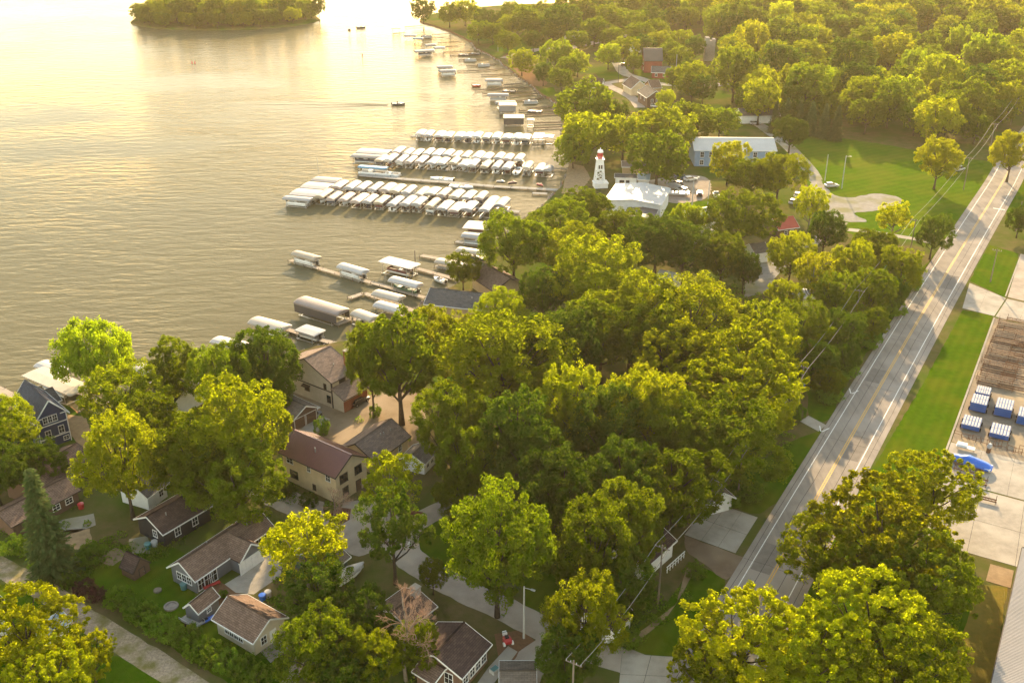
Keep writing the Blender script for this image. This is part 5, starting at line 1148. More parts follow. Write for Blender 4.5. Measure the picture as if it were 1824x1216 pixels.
def hull_mesh(L, w, hgt, bow=.42):
    mb = MB(); rings = []
    for f in (-.5, -.2, .1, .3, .42, .5):
        k = 1.0 if f < .1 else max(.06, 1 - ((f - .1) / .4) ** 1.8); hh = hgt * (1 + .22 * max(0, f + .1))
        rings.append([(f * L, -w / 2 * k, hh), (f * L, -w / 2 * k * .92, hh * .45), (f * L, -w * .18 * k, 0 + .25 * max(0, f - .2)), (f * L, w * .18 * k, 0 + .25 * max(0, f - .2)), (f * L, w / 2 * k * .92, hh * .45), (f * L, w / 2 * k, hh)])
    return mb.loft(rings)
def runabout(label, loc, ang, L=6.4, w=2.3, hull='hull_white', cover=None, group=None, motor=True):
    t = thing('motor_boat', label, 'boat', loc, ang, group); hull_mesh(L, w, .9).build('hull', M[hull], t)
    if cover:
        mb = MB(); mb.loft([[(f * L, -w / 2 * k, .93), (f * L, -w * .25 * k, .93 + hh), (f * L, w * .25 * k, .93 + hh), (f * L, w / 2 * k, .93)] for f, k, hh in ((-.5, .96, .1), (-.2, 1, .45), (.05, 1, .75), (.25, .85, .4), (.42, .45, .22), (.52, .1, .12))]); mb.build('cover', M[cover], t, True)
    else:
        MB().loft([[(f * L, -w / 2 * k, zz) for k, zz in ((.9, .92), (.9, .98), (-.9, .98), (-.9, .92))] for f in (.12, .28)]).build('foredeck', M['hull_white'], t)
        MB().hexa([(.12 * L, -w * .38, .98), (.12 * L, w * .38, .98), (.12 * L + .05, w * .38, .98), (.12 * L + .05, -w * .38, .98), (.03 * L, -w * .36, 1.45), (.03 * L, w * .36, 1.45), (.03 * L + .04, w * .36, 1.45), (.03 * L + .04, -w * .36, 1.45)]).build('windshield', M['glass'], t)
        for s in (-1, 1): MB().box(-.12 * L, -.02 * L, s * w * .24 - .28, s * w * .24 + .28, .5, 1.15).build('seat', M['seat'], t)
        MB().box(-.42 * L, -.3 * L, -w * .4, w * .4, .5, 1.0).build('seat', M['seat'], t)
    if motor: MB().loft([[(-.5 * L - .45, s * .18, zz) for s, zz in ((-1, .3), (1, .3), (1, 1.25), (-1, 1.25))], [(-.5 * L - .02, s * .22, zz) for s, zz in ((-1, .2), (1, .2), (1, 1.35), (-1, 1.35))]]).build('outboard_motor', M['black'], t)
    return t
def pontoon(label, loc, ang, L=7.0, w=2.4, fence='hull_grey', group=None, top=None):
    t = thing('pontoon_boat', label, 'boat', loc, ang, group)
    for s in (-1, 1): MB().tube([(-L / 2, s * w * .34, .3), (L / 2 - .7, s * w * .34, .3), (L / 2, s * w * .34, .55)], [.3, .3, .08], 8).build('pontoon', M['metal'], t)
    MB().box(-L / 2, L / 2 - .2, -w / 2, w / 2, .6, .72).build('deck', M['deck_grey'], t)
    for s in (-1, 1): MB().box(-L / 2 + .3, L / 2 - .5, s * w / 2 - .05, s * w / 2, .72, 1.35).build('rail_panel', M[fence], t)
    MB().box(L / 2 - .55, L / 2 - .5, -w / 2 + .06, w / 2 - .06, .72, 1.35).build('rail_panel', M[fence], t)
    for s in (-1, 1): MB().box(.05 * L, .36 * L, s * w * .36 - .28, s * w * .36 + .28, .72, 1.2).build('seat', M['seat'], t)
    MB().box(-.2 * L, -.06 * L, w * .1, w * .42, .72, 1.5).build('console', M['hull_white'], t)
    MB().box(-L / 2 - .4, -L / 2, -.2, .2, .4, 1.4).build('outboard_motor', M['black'], t)
    if top:
        for x in (-L * .42, L * .42):
            for s in (-1, 1): MB().box(x - .05, x + .05, s * w * .46 - .05, s * w * .46 + .05, .72, 2.7).build('post', M['metal'], t)
        MB().loft([[(x, -w * .52 * k, 2.7), (x, -w * .3 * k, 3.0), (x, w * .3 * k, 3.0), (x, w * .52 * k, 2.7)] for x, k in ((-L * .5, .85), (-L * .44, 1), (L * .44, 1), (L * .5, .85))]).build('roof', M[top], t)
    return t
mrnd = random.Random(5)
def berth_boat(label, c, ang, group, low=.15):
    k = mrnd.random(); loc = (c.x, c.y, WZ + .35); ang = ang + (math.pi if mrnd.random() < .5 else 0)
    if k < .6: pontoon(label, loc, ang, mrnd.uniform(6.2, 7.2), 2.4, mrnd.choice(['hull_white', 'hull_grey', 'hull_maroon', 'hull_navy', 'hull_white']), group)
    else: runabout(label, loc, ang, mrnd.uniform(5.8, 6.8), 2.3, mrnd.choice(['hull_white', 'hull_white', 'hull_navy', 'hull_maroon']), None, group)

def row_of(start, end, n_, axis, L, where, mats, group, styles=('arch', 'arch', 'arch', 'low'), w=3.1, boats=True, skip=(), open_=()):
    """n_ lifts in a row, their long axes along the unit vector axis"""
    for i in range(n_):
        if i in skip: continue
        c = start.lerp(end, (i + mrnd.uniform(-.10, .10)) / (n_ - 1)) + axis * mrnd.uniform(-.5, .5); c.z = 0; l = L * mrnd.uniform(.9, 1.05); mt = mats[i % len(mats)] if len(mats) > 6 else mrnd.choice(mats)
        cn = {'cv_white': 'white', 'cv_silver': 'silver', 'cv_cream': 'cream', 'cv_grey': 'grey', 'cv_pink': 'dusty pink', 'cv_tan': 'tan', 'cv_slate': 'slate', 'cv_taupe': 'taupe', 'cv_dark': 'dark', 'cv_blue': 'blue', 'cv_brown': 'brown'}[mt]
        if i in open_:
            runabout(f'open white boat, {ORD[i]} slip, {where}', (c.x, c.y, WZ + .1), math.atan2(axis.y, axis.x), 7.0, 2.5, 'hull_white', None, 'open boats in slips'); continue
        lift(f'{cn} boat canopy, {ORD[i]} from the lake end, {where}', c - axis * l / 2, c + axis * l / 2, w * mrnd.uniform(.86, 1.12), mt, mrnd.choice(styles), h=mrnd.uniform(2.4, 3.0), group=group)
        if boats: berth_boat(f'boat under the {ORD[i]} canopy from the lake end, {where}', c, math.atan2(axis.y, axis.x), 'boats under canopies')

# --- nearest double dock
n1, n2 = G(576, 344, 2.2), G(838, 366.5, 2.2); f1, f2 = G(607, 326.5, 2.2), G(858, 347, 2.2)
ax = Vector(((n2 - n1).y, -(n2 - n1).x, 0)).normalized(); ax = ax if ax.y > 0 else -ax; dd = (n2 - n1); dd.z = 0; dd.normalize()
WHT = ['cv_white', 'cv_silver', 'cv_silver', 'cv_cream', 'cv_pink', 'cv_tan']
row_of(n1, n2, 13, ax, 8.6, 'near row of the nearest double dock', WHT, 'canopies on the nearest double dock')
row_of(f1, f2, 13, ax, 8.4, 'far row of the nearest double dock', WHT, 'canopies on the nearest double dock')
mid0 = (n1 + f1) / 2; mid1 = (n2 + f2) / 2
def dock_world(name, label, a, b_, w, mat='deck_grey', z=-.25):
    # same as dock() but between two ground points
    d = (b_ - a); d.z = 0; L = d.length; d.normalize(); t = thing(name, label, 'dock', (a.x, a.y, WZ), math.atan2(d.y, d.x), 'docks and jetties'); zz = z - WZ; n_ = max(1, round(L / 3))
    for i in range(n_):
        MB().box(L * i / n_ + .03, L * (i + 1) / n_ - .03, -w / 2, w / 2, zz - .16, zz).build('deck_panel', M[mat], t)
        for s in (-1, 1): MB().box(L * i / n_ - .06, L * i / n_ + .06, s * (w / 2 + .07) - .06, s * (w / 2 + .07) + .06, -1.2, zz + .4).build('post', M['pole_wood'], t)
    return t
def fingers(base0, base1, n_, axis, L, side, where):
    for i in range(n_ + 1):
        a = base0.lerp(base1, (i - .5) / (n_ - 1)); e = a + axis * side * L; dock_world('dock_finger', f'{ORD[i]} narrow finger dock from the lake end, {where}', Vector((a.x, a.y, 0)), Vector((e.x, e.y, 0)), .8)
dock_world('dock', 'main walkway between the two rows of the nearest double dock', mid0 - dd * 11, mid1 + dd * 14, 2.0)
fingers(mid0, mid1, 7, ax, 9.5, -1, 'near side of the nearest double dock')
endc = G(530, 351, 2.2); endc.z = 0
for i, (off, w, mt) in enumerate(((0, 3.4, 'cv_silver'), (6.2, 7.0, 'cv_silver'), (14.0, 7.0, 'cv_silver'), (21.2, 5.5, 'cv_grey'))):
    c = endc + ax * off; lift(f'crosswise canopy at the lake end of the nearest double dock, {ORD[i]} from the front', c - dd * 4.6, c + dd * 4.6, w, mt, 'low', group='crosswise canopies at dock ends')
    pontoon(f'boat under the {ORD[i]} crosswise canopy of the nearest double dock', (c.x, c.y, WZ + .3), math.atan2(dd.y, dd.x), 7.4, 2.5, 'hull_white', 'boats under canopies')
for i, (x, y, mt) in enumerate(((868, 366, 'cv_silver'), (876, 356, 'cv_pink'), (895, 358, 'cv_grey'))):
    c = G(x, y, 2.2); c.z = 0; lift(['silver canopy next to the shore end of the nearest double dock', 'pinkish canopy near the shore end of the nearest double dock', 'long grey canopy beside the trees at the shore end of the nearest double dock'][i], c - ax * 4.3, c + ax * 4.3, 3.4, mt, group='canopies on the nearest double dock')
# --- second double dock
n1, n2 = G(679, 278.5, 2.2), G(976, 301 - 4, 2.2); f1, f2 = G(710, 266, 2.2), G(925, 279, 2.2)
ax2 = Vector(((n2 - n1).y, -(n2 - n1).x, 0)).normalized(); ax2 = ax2 if ax2.y > 0 else -ax2; dd2 = (n2 - n1); dd2.z = 0; dd2.normalize()
row_of(n1, G(962, 295.5, 2.2), 16, ax2, 8.6, 'near row of the second double dock', WHT, 'canopies on the second double dock', open_=(13,))
row_of(f1, f2, 13, ax2, 8.4, 'far row of the second double dock', ['cv_white', 'cv_silver', 'cv_pink', 'cv_cream', 'cv_silver'], 'canopies on the second double dock')
c = G(977, 298, 2.2); c.z = 0; lift('small silver canopy at the shore end of the second double dock', c - ax2 * 2.8, c + ax2 * 2.8, 3.0, 'cv_silver', group='canopies on the second double dock')
m0 = (n1 + f1) / 2; m1 = (G(962, 295.5, 2.2) + G(955, 281, 2.2)) / 2
dock_world('dock', 'main walkway between the two rows of the second double dock', m0 - dd2 * 14, m1 + dd2 * 6, 2.0)
fingers(m0, m1, 9, ax2, 9.5, -1, 'near side of the second double dock')
dock('dock', 'thin gangway from the second double dock to the beach', [(985, 300), (1016, 301), (1050, 302)], 1.2)
endc = G(655, 276, 2.2); endc.z = 0
for i, (off, w, mt) in enumerate(((0, 4.2, 'cv_grey'), (6.5, 6.5, 'cv_silver'))):
    c = endc + ax2 * off; lift(['grey open sided canopy lying crosswise at the lake end of the second double dock', 'wide silver canopy lying crosswise behind the grey one on the second double dock'][i], c - dd2 * 6.0, c + dd2 * 6.0, w, mt, 'low', group='crosswise canopies at dock ends')
    pontoon(['dark long boat under the grey crosswise canopy', 'boat under the wide silver crosswise canopy'][i], (c.x, c.y, WZ + .3), math.atan2(dd2.y, dd2.x), 9, 2.8, 'hull_navy' if i == 0 else 'hull_white', 'boats under canopies')
# --- third, single dock
a, b_ = G(733, 242, -.25), G(985, 252, -.25); d3 = (b_ - a); d3.z = 0; d3.normalize(); ax3 = Vector((-d3.y, d3.x, 0)); ax3 = ax3 if ax3.y > 0 else -ax3
s0, s1 = G(750, 234.5, 2.2), G(938, 242, 2.2)
row_of(s0, s1, 12, ax3, 8.0, 'on the far single dock', ['cv_white', 'cv_silver', 'cv_white', 'cv_cream', 'cv_white', 'cv_silver', 'cv_white', 'cv_cream'], 'canopies on the far single dock', styles=('low',), w=3.5)
dock_world('dock', 'long far single dock with short fingers', a, b_, 1.8)
for i in range(8):
    q = a.lerp(b_, .1 + .12 * i); e = q - ax3 * 5; dock_world('dock_finger', f'{ORD[i]} short stub from the lake end, on the far single dock', Vector((q.x, q.y, 0)), Vector((e.x, e.y, 0)), 1.1)
for i, (x, y, l, mt) in enumerate(((959, 240, 9, 'cv_slate'), (977, 241, 6, 'cv_dark'))):
    c = G(x, y, 2.2); c.z = 0; lift(['long slate canopy near the shore end of the far single dock', 'short dark canopy at the shore end of the far single dock'][i], c - ax3 * l / 2, c + ax3 * l / 2, 4.2, mt, 'flat', group='canopies on the far single dock')
dock('dock', 'thin gangway from the far single dock to the shore', [(985, 252), (1008, 253)], 1.0)
# --- open jetty with the excursion boat
dock('dock', 'long open jetty with moored speedboats between the double docks', [(640, 312), (720, 319), (800, 325), (880, 332), (972, 337), (1010, 340)], 2.2, mat='deck_grey')
c = G(664, 311, 0); d = (G(972, 337) - G(640, 312)).normalized(); aj = math.atan2(d.y, d.x)
pontoon('large excursion pontoon with a blue flat roof at the jetty end', (c.x, c.y + 2.4, WZ), aj, 10.5, 3.6, 'hull_white', None, 'cv_blue')
c = G(697, 313, 0); pontoon('small open pontoon deck behind the blue roofed excursion boat', (c.x, c.y + 1.5, WZ), aj, 6.5, 2.6, 'hull_white')
c = G(786, 320, 0); runabout('white speedboat moored on the far side of the jetty', (c.x, c.y + 2.2, WZ - .2), aj + math.pi, 8.2, 2.7)
c = G(822, 329, 0); runabout('white speedboat with dark folded top on the near side of the jetty', (c.x, c.y - 1.0, WZ - .2), aj, 8.2, 2.7, 'hull_white')
def jetski(label, loc, ang, col='red_paint'):
    t = thing('jet_ski', label, 'jet ski', loc, ang, 'jet skis'); hull_mesh(3.2, 1.1, .5).build('hull', M['black'], t)
    MB().loft([[(x, -w, .5), (x, -w * .6, h), (x, w * .6, h), (x, w, .5)] for x, w, h in ((-1.4, .35, .75), (-.2, .4, .9), (.4, .45, 1.05), (1.4, .15, .65))]).build('body', M[col], t); MB().bar((.3, -.4, 1.2), (.3, .4, 1.2), .06, .06).build('handlebar', M['black'], t)
    return t
c = G(892, 325, 0); MBt = None; jetski('dark jet ski on the open jetty, left of the two', (c.x, c.y, WZ + .6), aj, 'hull_grey'); c = G(913, 327, 0); jetski('dark red jet ski on the open jetty', (c.x, c.y, WZ + .6), aj + .5, 'hull_maroon')
c = G(962, 331, 0); jetski('bright red jet ski near the shore end of the open jetty', (c.x, c.y, WZ + .6), aj - .6, 'red_paint')

# --- private docks, near
def lift_px(label, pa, pb, w, mat, style='arch', z=2.1, side=None, boat=None, h=2.7):
    a, b_ = G(*pa, z), G(*pb, z); a.z = b_.z = 0; t = lift(label, a, b_, w, mat, style, h=h, side=side, group='private boat lifts')
    c = (a + b_) / 2; ang = math.atan2((b_ - a).y, (b_ - a).x) + math.pi
    if boat: (pontoon if boat[0] == 'p' else runabout)(boat[1], (c.x, c.y, WZ + .35), ang, min(7.4, (b_ - a).length * .9), min(2.6, w * .78), boat[2], 'boats on private lifts') if boat[0] == 'p' else runabout(boat[1], (c.x, c.y, WZ + .35), ang, min(7.4, (b_ - a).length * .9), min(2.5, w * .75), boat[2], None, 'boats on private lifts')
    return t
dock('dock', 'long private dock with two lifts reaching into the open lake', [(517, 463), (600, 487), (680, 508), (757, 530)], 1.5)
lift_px('tan arched canopy at the outer end of the long private dock', (524, 448), (566, 459), 3.2, 'cv_tan', boat=('p', 'boat under the tan canopy at the outer end of the long private dock', 'hull_white'))
lift_px('white arched canopy halfway along the long private dock', (606, 470), (651, 483), 3.3, 'cv_white', boat=('p', 'boat under the white canopy halfway along the long private dock', 'hull_white'))
lift_px('white flat canopy with a maroon pontoon below it', (682, 463), (741, 477), 4.6, 'cv_white', 'flat', side=None, boat=('p', 'maroon pontoon boat under the white flat canopy', 'hull_maroon'), h=3.3)
lift_px('white arched canopy over a green boat beside the long private dock', (697, 494), (748, 507), 3.3, 'cv_white', boat=('r', 'green boat under the white canopy beside the long private dock', 'green_hull'))
dock('dock', 'wooden dock behind the maroon pontoon boat', [(742, 478), (775, 487), (812, 497)], 1.6)
dock('dock', 'short dock with a small float between two canopies', [(622, 531), (648, 522), (690, 536), (742, 555)], 1.5)
lift_px('upper tan canopy of a pair beside the short dock', (668, 518), (716, 530), 3.6, 'cv_cream')
lift_px('lower white canopy of a pair beside the short dock', (671, 538), (718, 551), 3.4, 'cv_white')
lift_px('small tan canopy at the trees below the pair of canopies', (632, 553), (668, 566), 3.6, 'cv_cream', boat=('r', 'boat under the small tan canopy at the trees', 'hull_navy'))
lift_px('large taupe roofed lift with dark striped side curtains', (534, 535), (612, 558), 4.6, 'cv_taupe', 'arch', side='cv_dark', h=3.3)
dock('dock', 'dock between the large dark curtained lift and the trees', [(598, 578), (628, 566), (660, 580)], 1.5)
lift_px('tan canopy at the end of the dock by the tan lake house', (450, 567), (510, 583), 4.2, 'cv_cream', boat=('p', 'boat under the tan canopy by the tan lake house', 'hull_maroon'))
dock('dock', 'dock leading to the tan lake house', [(505, 584), (545, 597), (590, 610), (630, 622)], 1.6)
lift_px('small open lift with a glassy grey roof by the dark curtained lift', (533, 577), (570, 588), 4.0, 'cv_slate', 'flat', boat=('p', 'small boat with pots under the glassy grey roof', 'hull_grey'), h=2.2)
lift_px('low white canopy left of the tan canopy by the trees', (380, 592), (434, 604), 3.6, 'cv_white', 'low', h=1.4)
lift_px('long cream flat roof over the water beside the willow', (57, 660), (145, 697), 5.2, 'cv_cream', 'flat', h=3.0, boat=('p', 'grey pontoon boat under the long cream flat roof', 'hull_grey'))
lift_px('narrow white canopy behind the long cream roof by the willow', (70, 643), (118, 660), 3.4, 'cv_white', 'low', h=2.6)
lift_px('white canopy peeking out right of the willow', (238, 648), (272, 662), 3.4, 'cv_white', 'low')
dock('dock', 'pale dock beside the navy blue house', [(110, 690), (150, 700), (196, 722)], 1.8)
dock('dock', 'wooden dock at the left edge behind the navy blue house', [(-60, 672), (0, 695), (30, 712)], 2.2)
lift_px('wide pinkish flat canopy just below the nearest double dock', (828, 398), (882, 402), 7.0, 'cv_pink', 'flat', boat=('p', 'dark boat under the wide pinkish flat canopy', 'hull_maroon'))
lift_px('silver arched canopy below the wide pinkish canopy', (824, 416), (868, 421), 3.4, 'cv_silver', boat=('p', 'boat under the silver arched canopy near the trees', 'hull_grey'))
dock('dock', 'dark wooden dock below the silver arched canopy', [(812, 430), (872, 438)], 1.6, mat='deck_grey')
lift_px('pale green-grey canopy near the small lakeside tree', (815, 441), (866, 449), 3.2, 'cv_cream', 'low', boat=('r', 'dark boat below the pale green-grey canopy', 'hull_navy'))
dock('dock', 'pale dock with a long cream canopy beside the small lakeside tree', [(750, 455), (790, 462), (850, 474)], 1.7)
lift_px('long cream canopy on the pale dock beside the small lakeside tree', (778, 456), (830, 466), 3.2, 'cv_cream', 'low', h=1.9)
dock('dock', 'low dark dock under the small lakeside tree', [(778, 472), (822, 482)], 2.2, mat='deck_grey')
c = G(783, 497); runabout('small white and blue boat at the foot of the wooden dock', (c.x, c.y, WZ), 2.4, 4.2, 1.9, 'hull_white')
dock('dock', 'tiny dock below the open jetty', [(948, 344), (975, 345)], 1.8, mat='deck_grey')
# --- private docks, far shore
lift_px('grey boathouse-like lift with curtains on the far shore', (888, 188), (920, 188), 6.0, 'cv_taupe', 'flat', side='cv_grey', h=3.6)
lift_px('brown curtained lift just above the far single dock', (896, 210), (934, 210), 6.5, 'cv_brown', 'flat', side='cv_dark', h=3.6)
lift_px('small dark shelter beside the brown curtained lift', (938, 213), (952, 213), 4.0, 'cv_dark', 'flat', h=3.0)
lift_px('white canopy above the long grey one on the far shore', (868, 168), (906, 168), 3.8, 'cv_grey', boat=('p', 'boat under the white canopy above the long grey one', 'hull_grey'))
lift_px('long grey arched canopy above the curtained lifts', (882, 182), (918, 181), 3.6, 'cv_grey')
lift_px('silver canopy with a red float at its left', (864, 142), (896, 142), 4.0, 'cv_grey', boat=('p', 'boat under the silver canopy with a red float', 'hull_white'))
lift_px('upper canopy of a pair standing far out from the beach', (778, 119), (806, 118), 4.0, 'cv_grey', boat=('p', 'boat under the upper canopy of the far pair', 'hull_white'))
lift_px('lower canopy of a pair standing far out from the beach', (783, 126), (812, 125), 4.0, 'cv_grey', boat=('p', 'boat under the lower canopy of the far pair', 'hull_white'))
lift_px('single silver canopy left of the far docks', (738, 91), (773, 89), 5.0, 'cv_grey', boat=('p', 'boat under the single silver canopy left of the far docks', 'hull_navy'))
lift_px('left grey canopy of two at the far beach', (757, 80), (776, 79), 4.0, 'cv_grey'); lift_px('right grey canopy of two at the far beach', (773, 85), (792, 84), 4.0, 'cv_slate')
lift_px('rounded silver canopy near the tip of the far shore', (719, 63), (742, 63), 5.0, 'cv_grey'); lift_px('bluish canopy near the tip of the far shore', (735, 68), (754, 68), 4.0, 'cv_slate'); lift_px('dark flat canopy farthest out at the tip of the far shore', (697, 52), (714, 52), 5.0, 'cv_dark', 'flat', h=3.4)
for i, (px, lb) in enumerate((([(815, 127), (850, 126), (900, 122)], 'thin dock to the pair of canopies standing far out'), ([(832, 118), (885, 114)], 'short pale dock off the far beach'), ([(818, 107), (872, 105)], 'second short pale dock off the far beach'),
    ([(802, 99), (850, 97)], 'dock beside the far rowing racks'), ([(790, 93), (850, 91)], 'dock right of the single silver canopy'), ([(845, 161), (895, 157), (950, 155)], 'dock ending in a white platform on the far shore'), ([(860, 167), (900, 165), (955, 162)], 'reddish dock below the white platform'),
    ([(910, 180), (950, 177), (992, 168)], 'curving dock meeting the sea wall'), ([(940, 193), (990, 189)], 'thin dock beside the grey curtained lift'), ([(890, 206), (955, 204), (1003, 202)], 'long thin dock above the brown curtained lift'), ([(952, 219), (1000, 218)], 'thin dock right of the small dark shelter'),
    ([(770, 62), (805, 60)], 'farthest thin dock near the tip'), ([(745, 70), (790, 67)], 'second farthest thin dock near the tip'), ([(722, 48), (752, 46)], 'dock at the very tip of the far shore'), ([(700, 60), (722, 58)], 'dock under the dark flat canopy'), ([(898, 151), (930, 149)], 'dock behind the silver canopy with the red float'), ([(790, 84), (815, 82)], 'dock behind the two grey canopies'), ([(858, 134), (928, 131)], 'bare dock halfway along the far beach'), ([(905, 172), (962, 166)], 'short dock above the grey curtained lift'), ([(925, 197), (1000, 196)], 'bare dock between the two curtained lifts'), ([(950, 228), (1002, 226)], 'bare dock just above the far single dock'), ([(780, 76), (822, 74)], 'bare dock near the far tip'))):
    dock('dock', lb, px, 1.7, sec=5, mat='dock_dark')
for i, (x, y, k) in enumerate(((845, 96, 'r'), (838, 108, 'p'), (906, 163, 'r'), (946, 183, 'p'), (952, 199, 'r'), (825, 98, 'r'), (862, 117, 'p'), (760, 66, 'p'))):
    c = G(x, y); lb = f'{ORD[i]} small moored boat from the tip, along the far shore docks'; (pontoon(lb, (c.x, c.y + 1.5, WZ), .1, 6.5, 2.4, 'hull_grey', 'boats moored on the far shore') if k == 'p' else runabout(lb, (c.x, c.y + 1.5, WZ - .1), 3.0, 6, 2.3, 'hull_navy', None, 'boats moored on the far shore'))
c = G(849, 152); runabout('small red float boat at the end of a far dock', (c.x, c.y, WZ), 0, 4.0, 1.8, 'red_paint', None)
# --- boats under way and buoys
c = G(710, 184); t = runabout('small dark motorboat crossing the open lake with a wake', (c.x, c.y, WZ - .1), R(8), 5.6, 2.2, 'hull_navy', None); MB().tube([(-.6, 0, 1.0), (-.6, 0, 1.5), (-.6, 0, 1.8)], [.28, .3, .1], 7).build('driver', M['black'], t)
c = G(643, 48); t = runabout('tiny dark boat near the island towing a tube', (c.x, c.y, WZ - .1), R(30), 6, 2.3, 'hull_navy', None)
c = G(620, 52); tag(MB().tube([(0, 0, 0), (.8, 0, .5), (1.6, 0, 0)], [.5, .7, .5], 8).build('float_tube', M['black'], loc=(c.x, c.y, WZ)), 'tiny dark tube towed near the island', 'float')
for i, (x, y, lb) in enumerate(((342, 111, 'left red buoy of a pair below the island'), (347, 111, 'right red buoy of a pair below the island'), (645, 97, 'small dark buoy right of the island'))):
    c = G(x, y); tag(MB().tube([(0, 0, 0), (0, 0, .5), (0, 0, 1.5)], [.35, .3, .12], 8).build('buoy', M['red_paint'], loc=(c.x, c.y, WZ)), lb, 'buoy', 'buoys')
# wake of the motorboat: low ripples in the water surface
mb = MB(); c = G(706, 184); back = Vector((-1, .02, 0)).normalized()
for s, spread in ((-1, .16), (1, .16), (0, 0)):
    pts = [c + back * k * 4 + Vector((0, 1, 0)) * s * k * 4 * spread for k in range(1, 20 if s == 0 else 14)]
    o = len(mb.v); k_ = len(pts)
    for i, p in enumerate(pts): w_ = .9 + i * .03; hh = .22 * (1 - i / k_); mb.v += [(p.x, p.y - w_, WZ + .003), (p.x, p.y, WZ + .004 + hh), (p.x, p.y + w_, WZ + .003)]
    for i in range(k_ - 1):
        for j in (0, 1): mb.f.append((o + i * 3 + j, o + i * 3 + j + 1, o + i * 3 + 4 + j, o + i * 3 + 3 + j))
tag(mb.build('wake', M['water'], smooth=True), 'faint wake trailing the small motorboat', None, kind='stuff')
# ------------------------------------------------------------------ storage yard
yd = (G(1672, 840) - G(1768, 566)).normalized(); yn = Vector((-yd.y, yd.x, 0)); yn = yn if yn.x > 0 else -yn
YA = math.atan2(yn.y, yn.x)
def rack(label, c, L, w, z=0.0, mats=('brown_wood', 'old_wood', 'old_wood')):
    """one timber and steel dock frame lying in the pile"""
    t = thing('timber_rack', label, 'rack', (c.x, c.y, z), YA + prnd.uniform(-.03, .03), 'stored dock frames'); mt = M[prnd.choice(mats)]
    for s in (-1, 1): MB().bar((-L / 2, s * w / 2, .55), (L / 2, s * w / 2, .55), .10, .22).build('side_rail', mt, t)
    for i in range(6): x = -L / 2 + L * (i + .5) / 6; MB().bar((x, -w / 2 + .05, .5), (x, w / 2 - .05, .5), .08, .12).build('cross_bar', M['rust'], t)
    for sx in (-1, 1):
        for s in (-1, 1): MB().box(sx * L * .46 - .04, sx * L * .46 + .04, s * (w / 2 + .1) - .04, s * (w / 2 + .1) + .04, 0, 1.1 + prnd.uniform(-.2, .4)).build('leg', M['rust'], t)
    return t
prnd = random.Random(17)
A0 = G(1778, 572) + yn * 3.6; A1 = G(1737, 683) + yn * 3.6
for i in range(17):
    c = A0.lerp(A1, i / 16); rack(f'{ORD[i]} brown dock frame from the top in the pile beside the mown strip', c + yn * prnd.uniform(-.4, .4), 7.4 + prnd.uniform(-.6, .4), 1.05)
    if i % 3 == 0: rack(f'brown dock frame laid on top of the pile, {ORD[i // 3]} from the top', c + yn * prnd.uniform(-.6, .6), 5.0, 1.0, .62)
B0 = G(1815, 588) + yn * 4.2; B1 = G(1776, 694) + yn * 4.6
for i in range(12):
    c = B0.lerp(B1, (i + .5) / 12); rack(f'{ORD[i]} long pale dock frame from the top in the right pile', c, 9.6, 1.1, 0, ('old_wood', 'brown_wood', 'old_wood'))
def blue_stack(label, pc, L, w, n_=3, rz=0):
    c = G(*pc, .9); t = thing('dock_stack', label, 'dock stack', (c.x, c.y, 0), YA + math.pi / 2 + rz, 'blue dock sections in the yard')
    for k in range(n_): MB().box(-L / 2, L / 2, -w / 2, w / 2, .35 + k * .42, .35 + k * .42 + .38).build('dock_section', M['blue_steel'], t)
    top = .35 + n_ * .42
    for i in range(6):
        y = -w / 2 + w * (i + .5) / 6
        for s in (-1, 1): MB().box(*sorted((s * .08, s * (L / 2 - .05))), y - w * .045, y + w * .045, top - .02, top + .10).build('tube', M['tube_grey'], t)
    for sx in (-.3, .3):
        for s in (-1, 1): MB().tube([(sx * L, s * (w / 2 + .05), .35), (sx * L, s * (w / 2 + .25), .35)], .35, 10).build('wheel', M['tire'], t)
    return t
blue_stack('upper left pale blue dock stack half covered by another', (1751, 700), 3.4, 2.6, 3); blue_stack('tall blue dock stack with white tubes, left of two', (1744, 720), 4.2, 2.9, 4)
blue_stack('blue dock stack right of the tallest one', (1788, 728), 4.6, 3.0, 4); blue_stack('low grey-blue dock stack nearest the mown strip', (1731, 752), 4.2, 3.2, 2); blue_stack('blue and white dock stack with dark lumber, lower right', (1782, 767), 4.4, 3.3, 2)
blue_stack('blue dock stack cut by the right edge of the picture', (1828, 744), 4.2, 3.0, 4)
# fence of rusty posts between yard and pad
f0, f1 = G(1706, 776), G(1860, 822)
for i in range(14):
    p = f0.lerp(f1, i / 13); t = thing('rail_barrier', f'{ORD[i]} rusty rail frame from the left above the concrete pad', 'barrier', (p.x, p.y + prnd.uniform(-.6, .6), 0), YA + prnd.uniform(-.4, .4), 'rusty rail frames'); h = prnd.uniform(.9, 1.7)
    for x in (-.7, .7): MB().box(x - .04, x + .04, -.04, .04, 0, h).build('post', M['rust'], t)
    for zz in (.35, h - .05): MB().bar((-.7, 0, zz), (.7, 0, zz), .06, .06).build('rail', M['rust'], t)
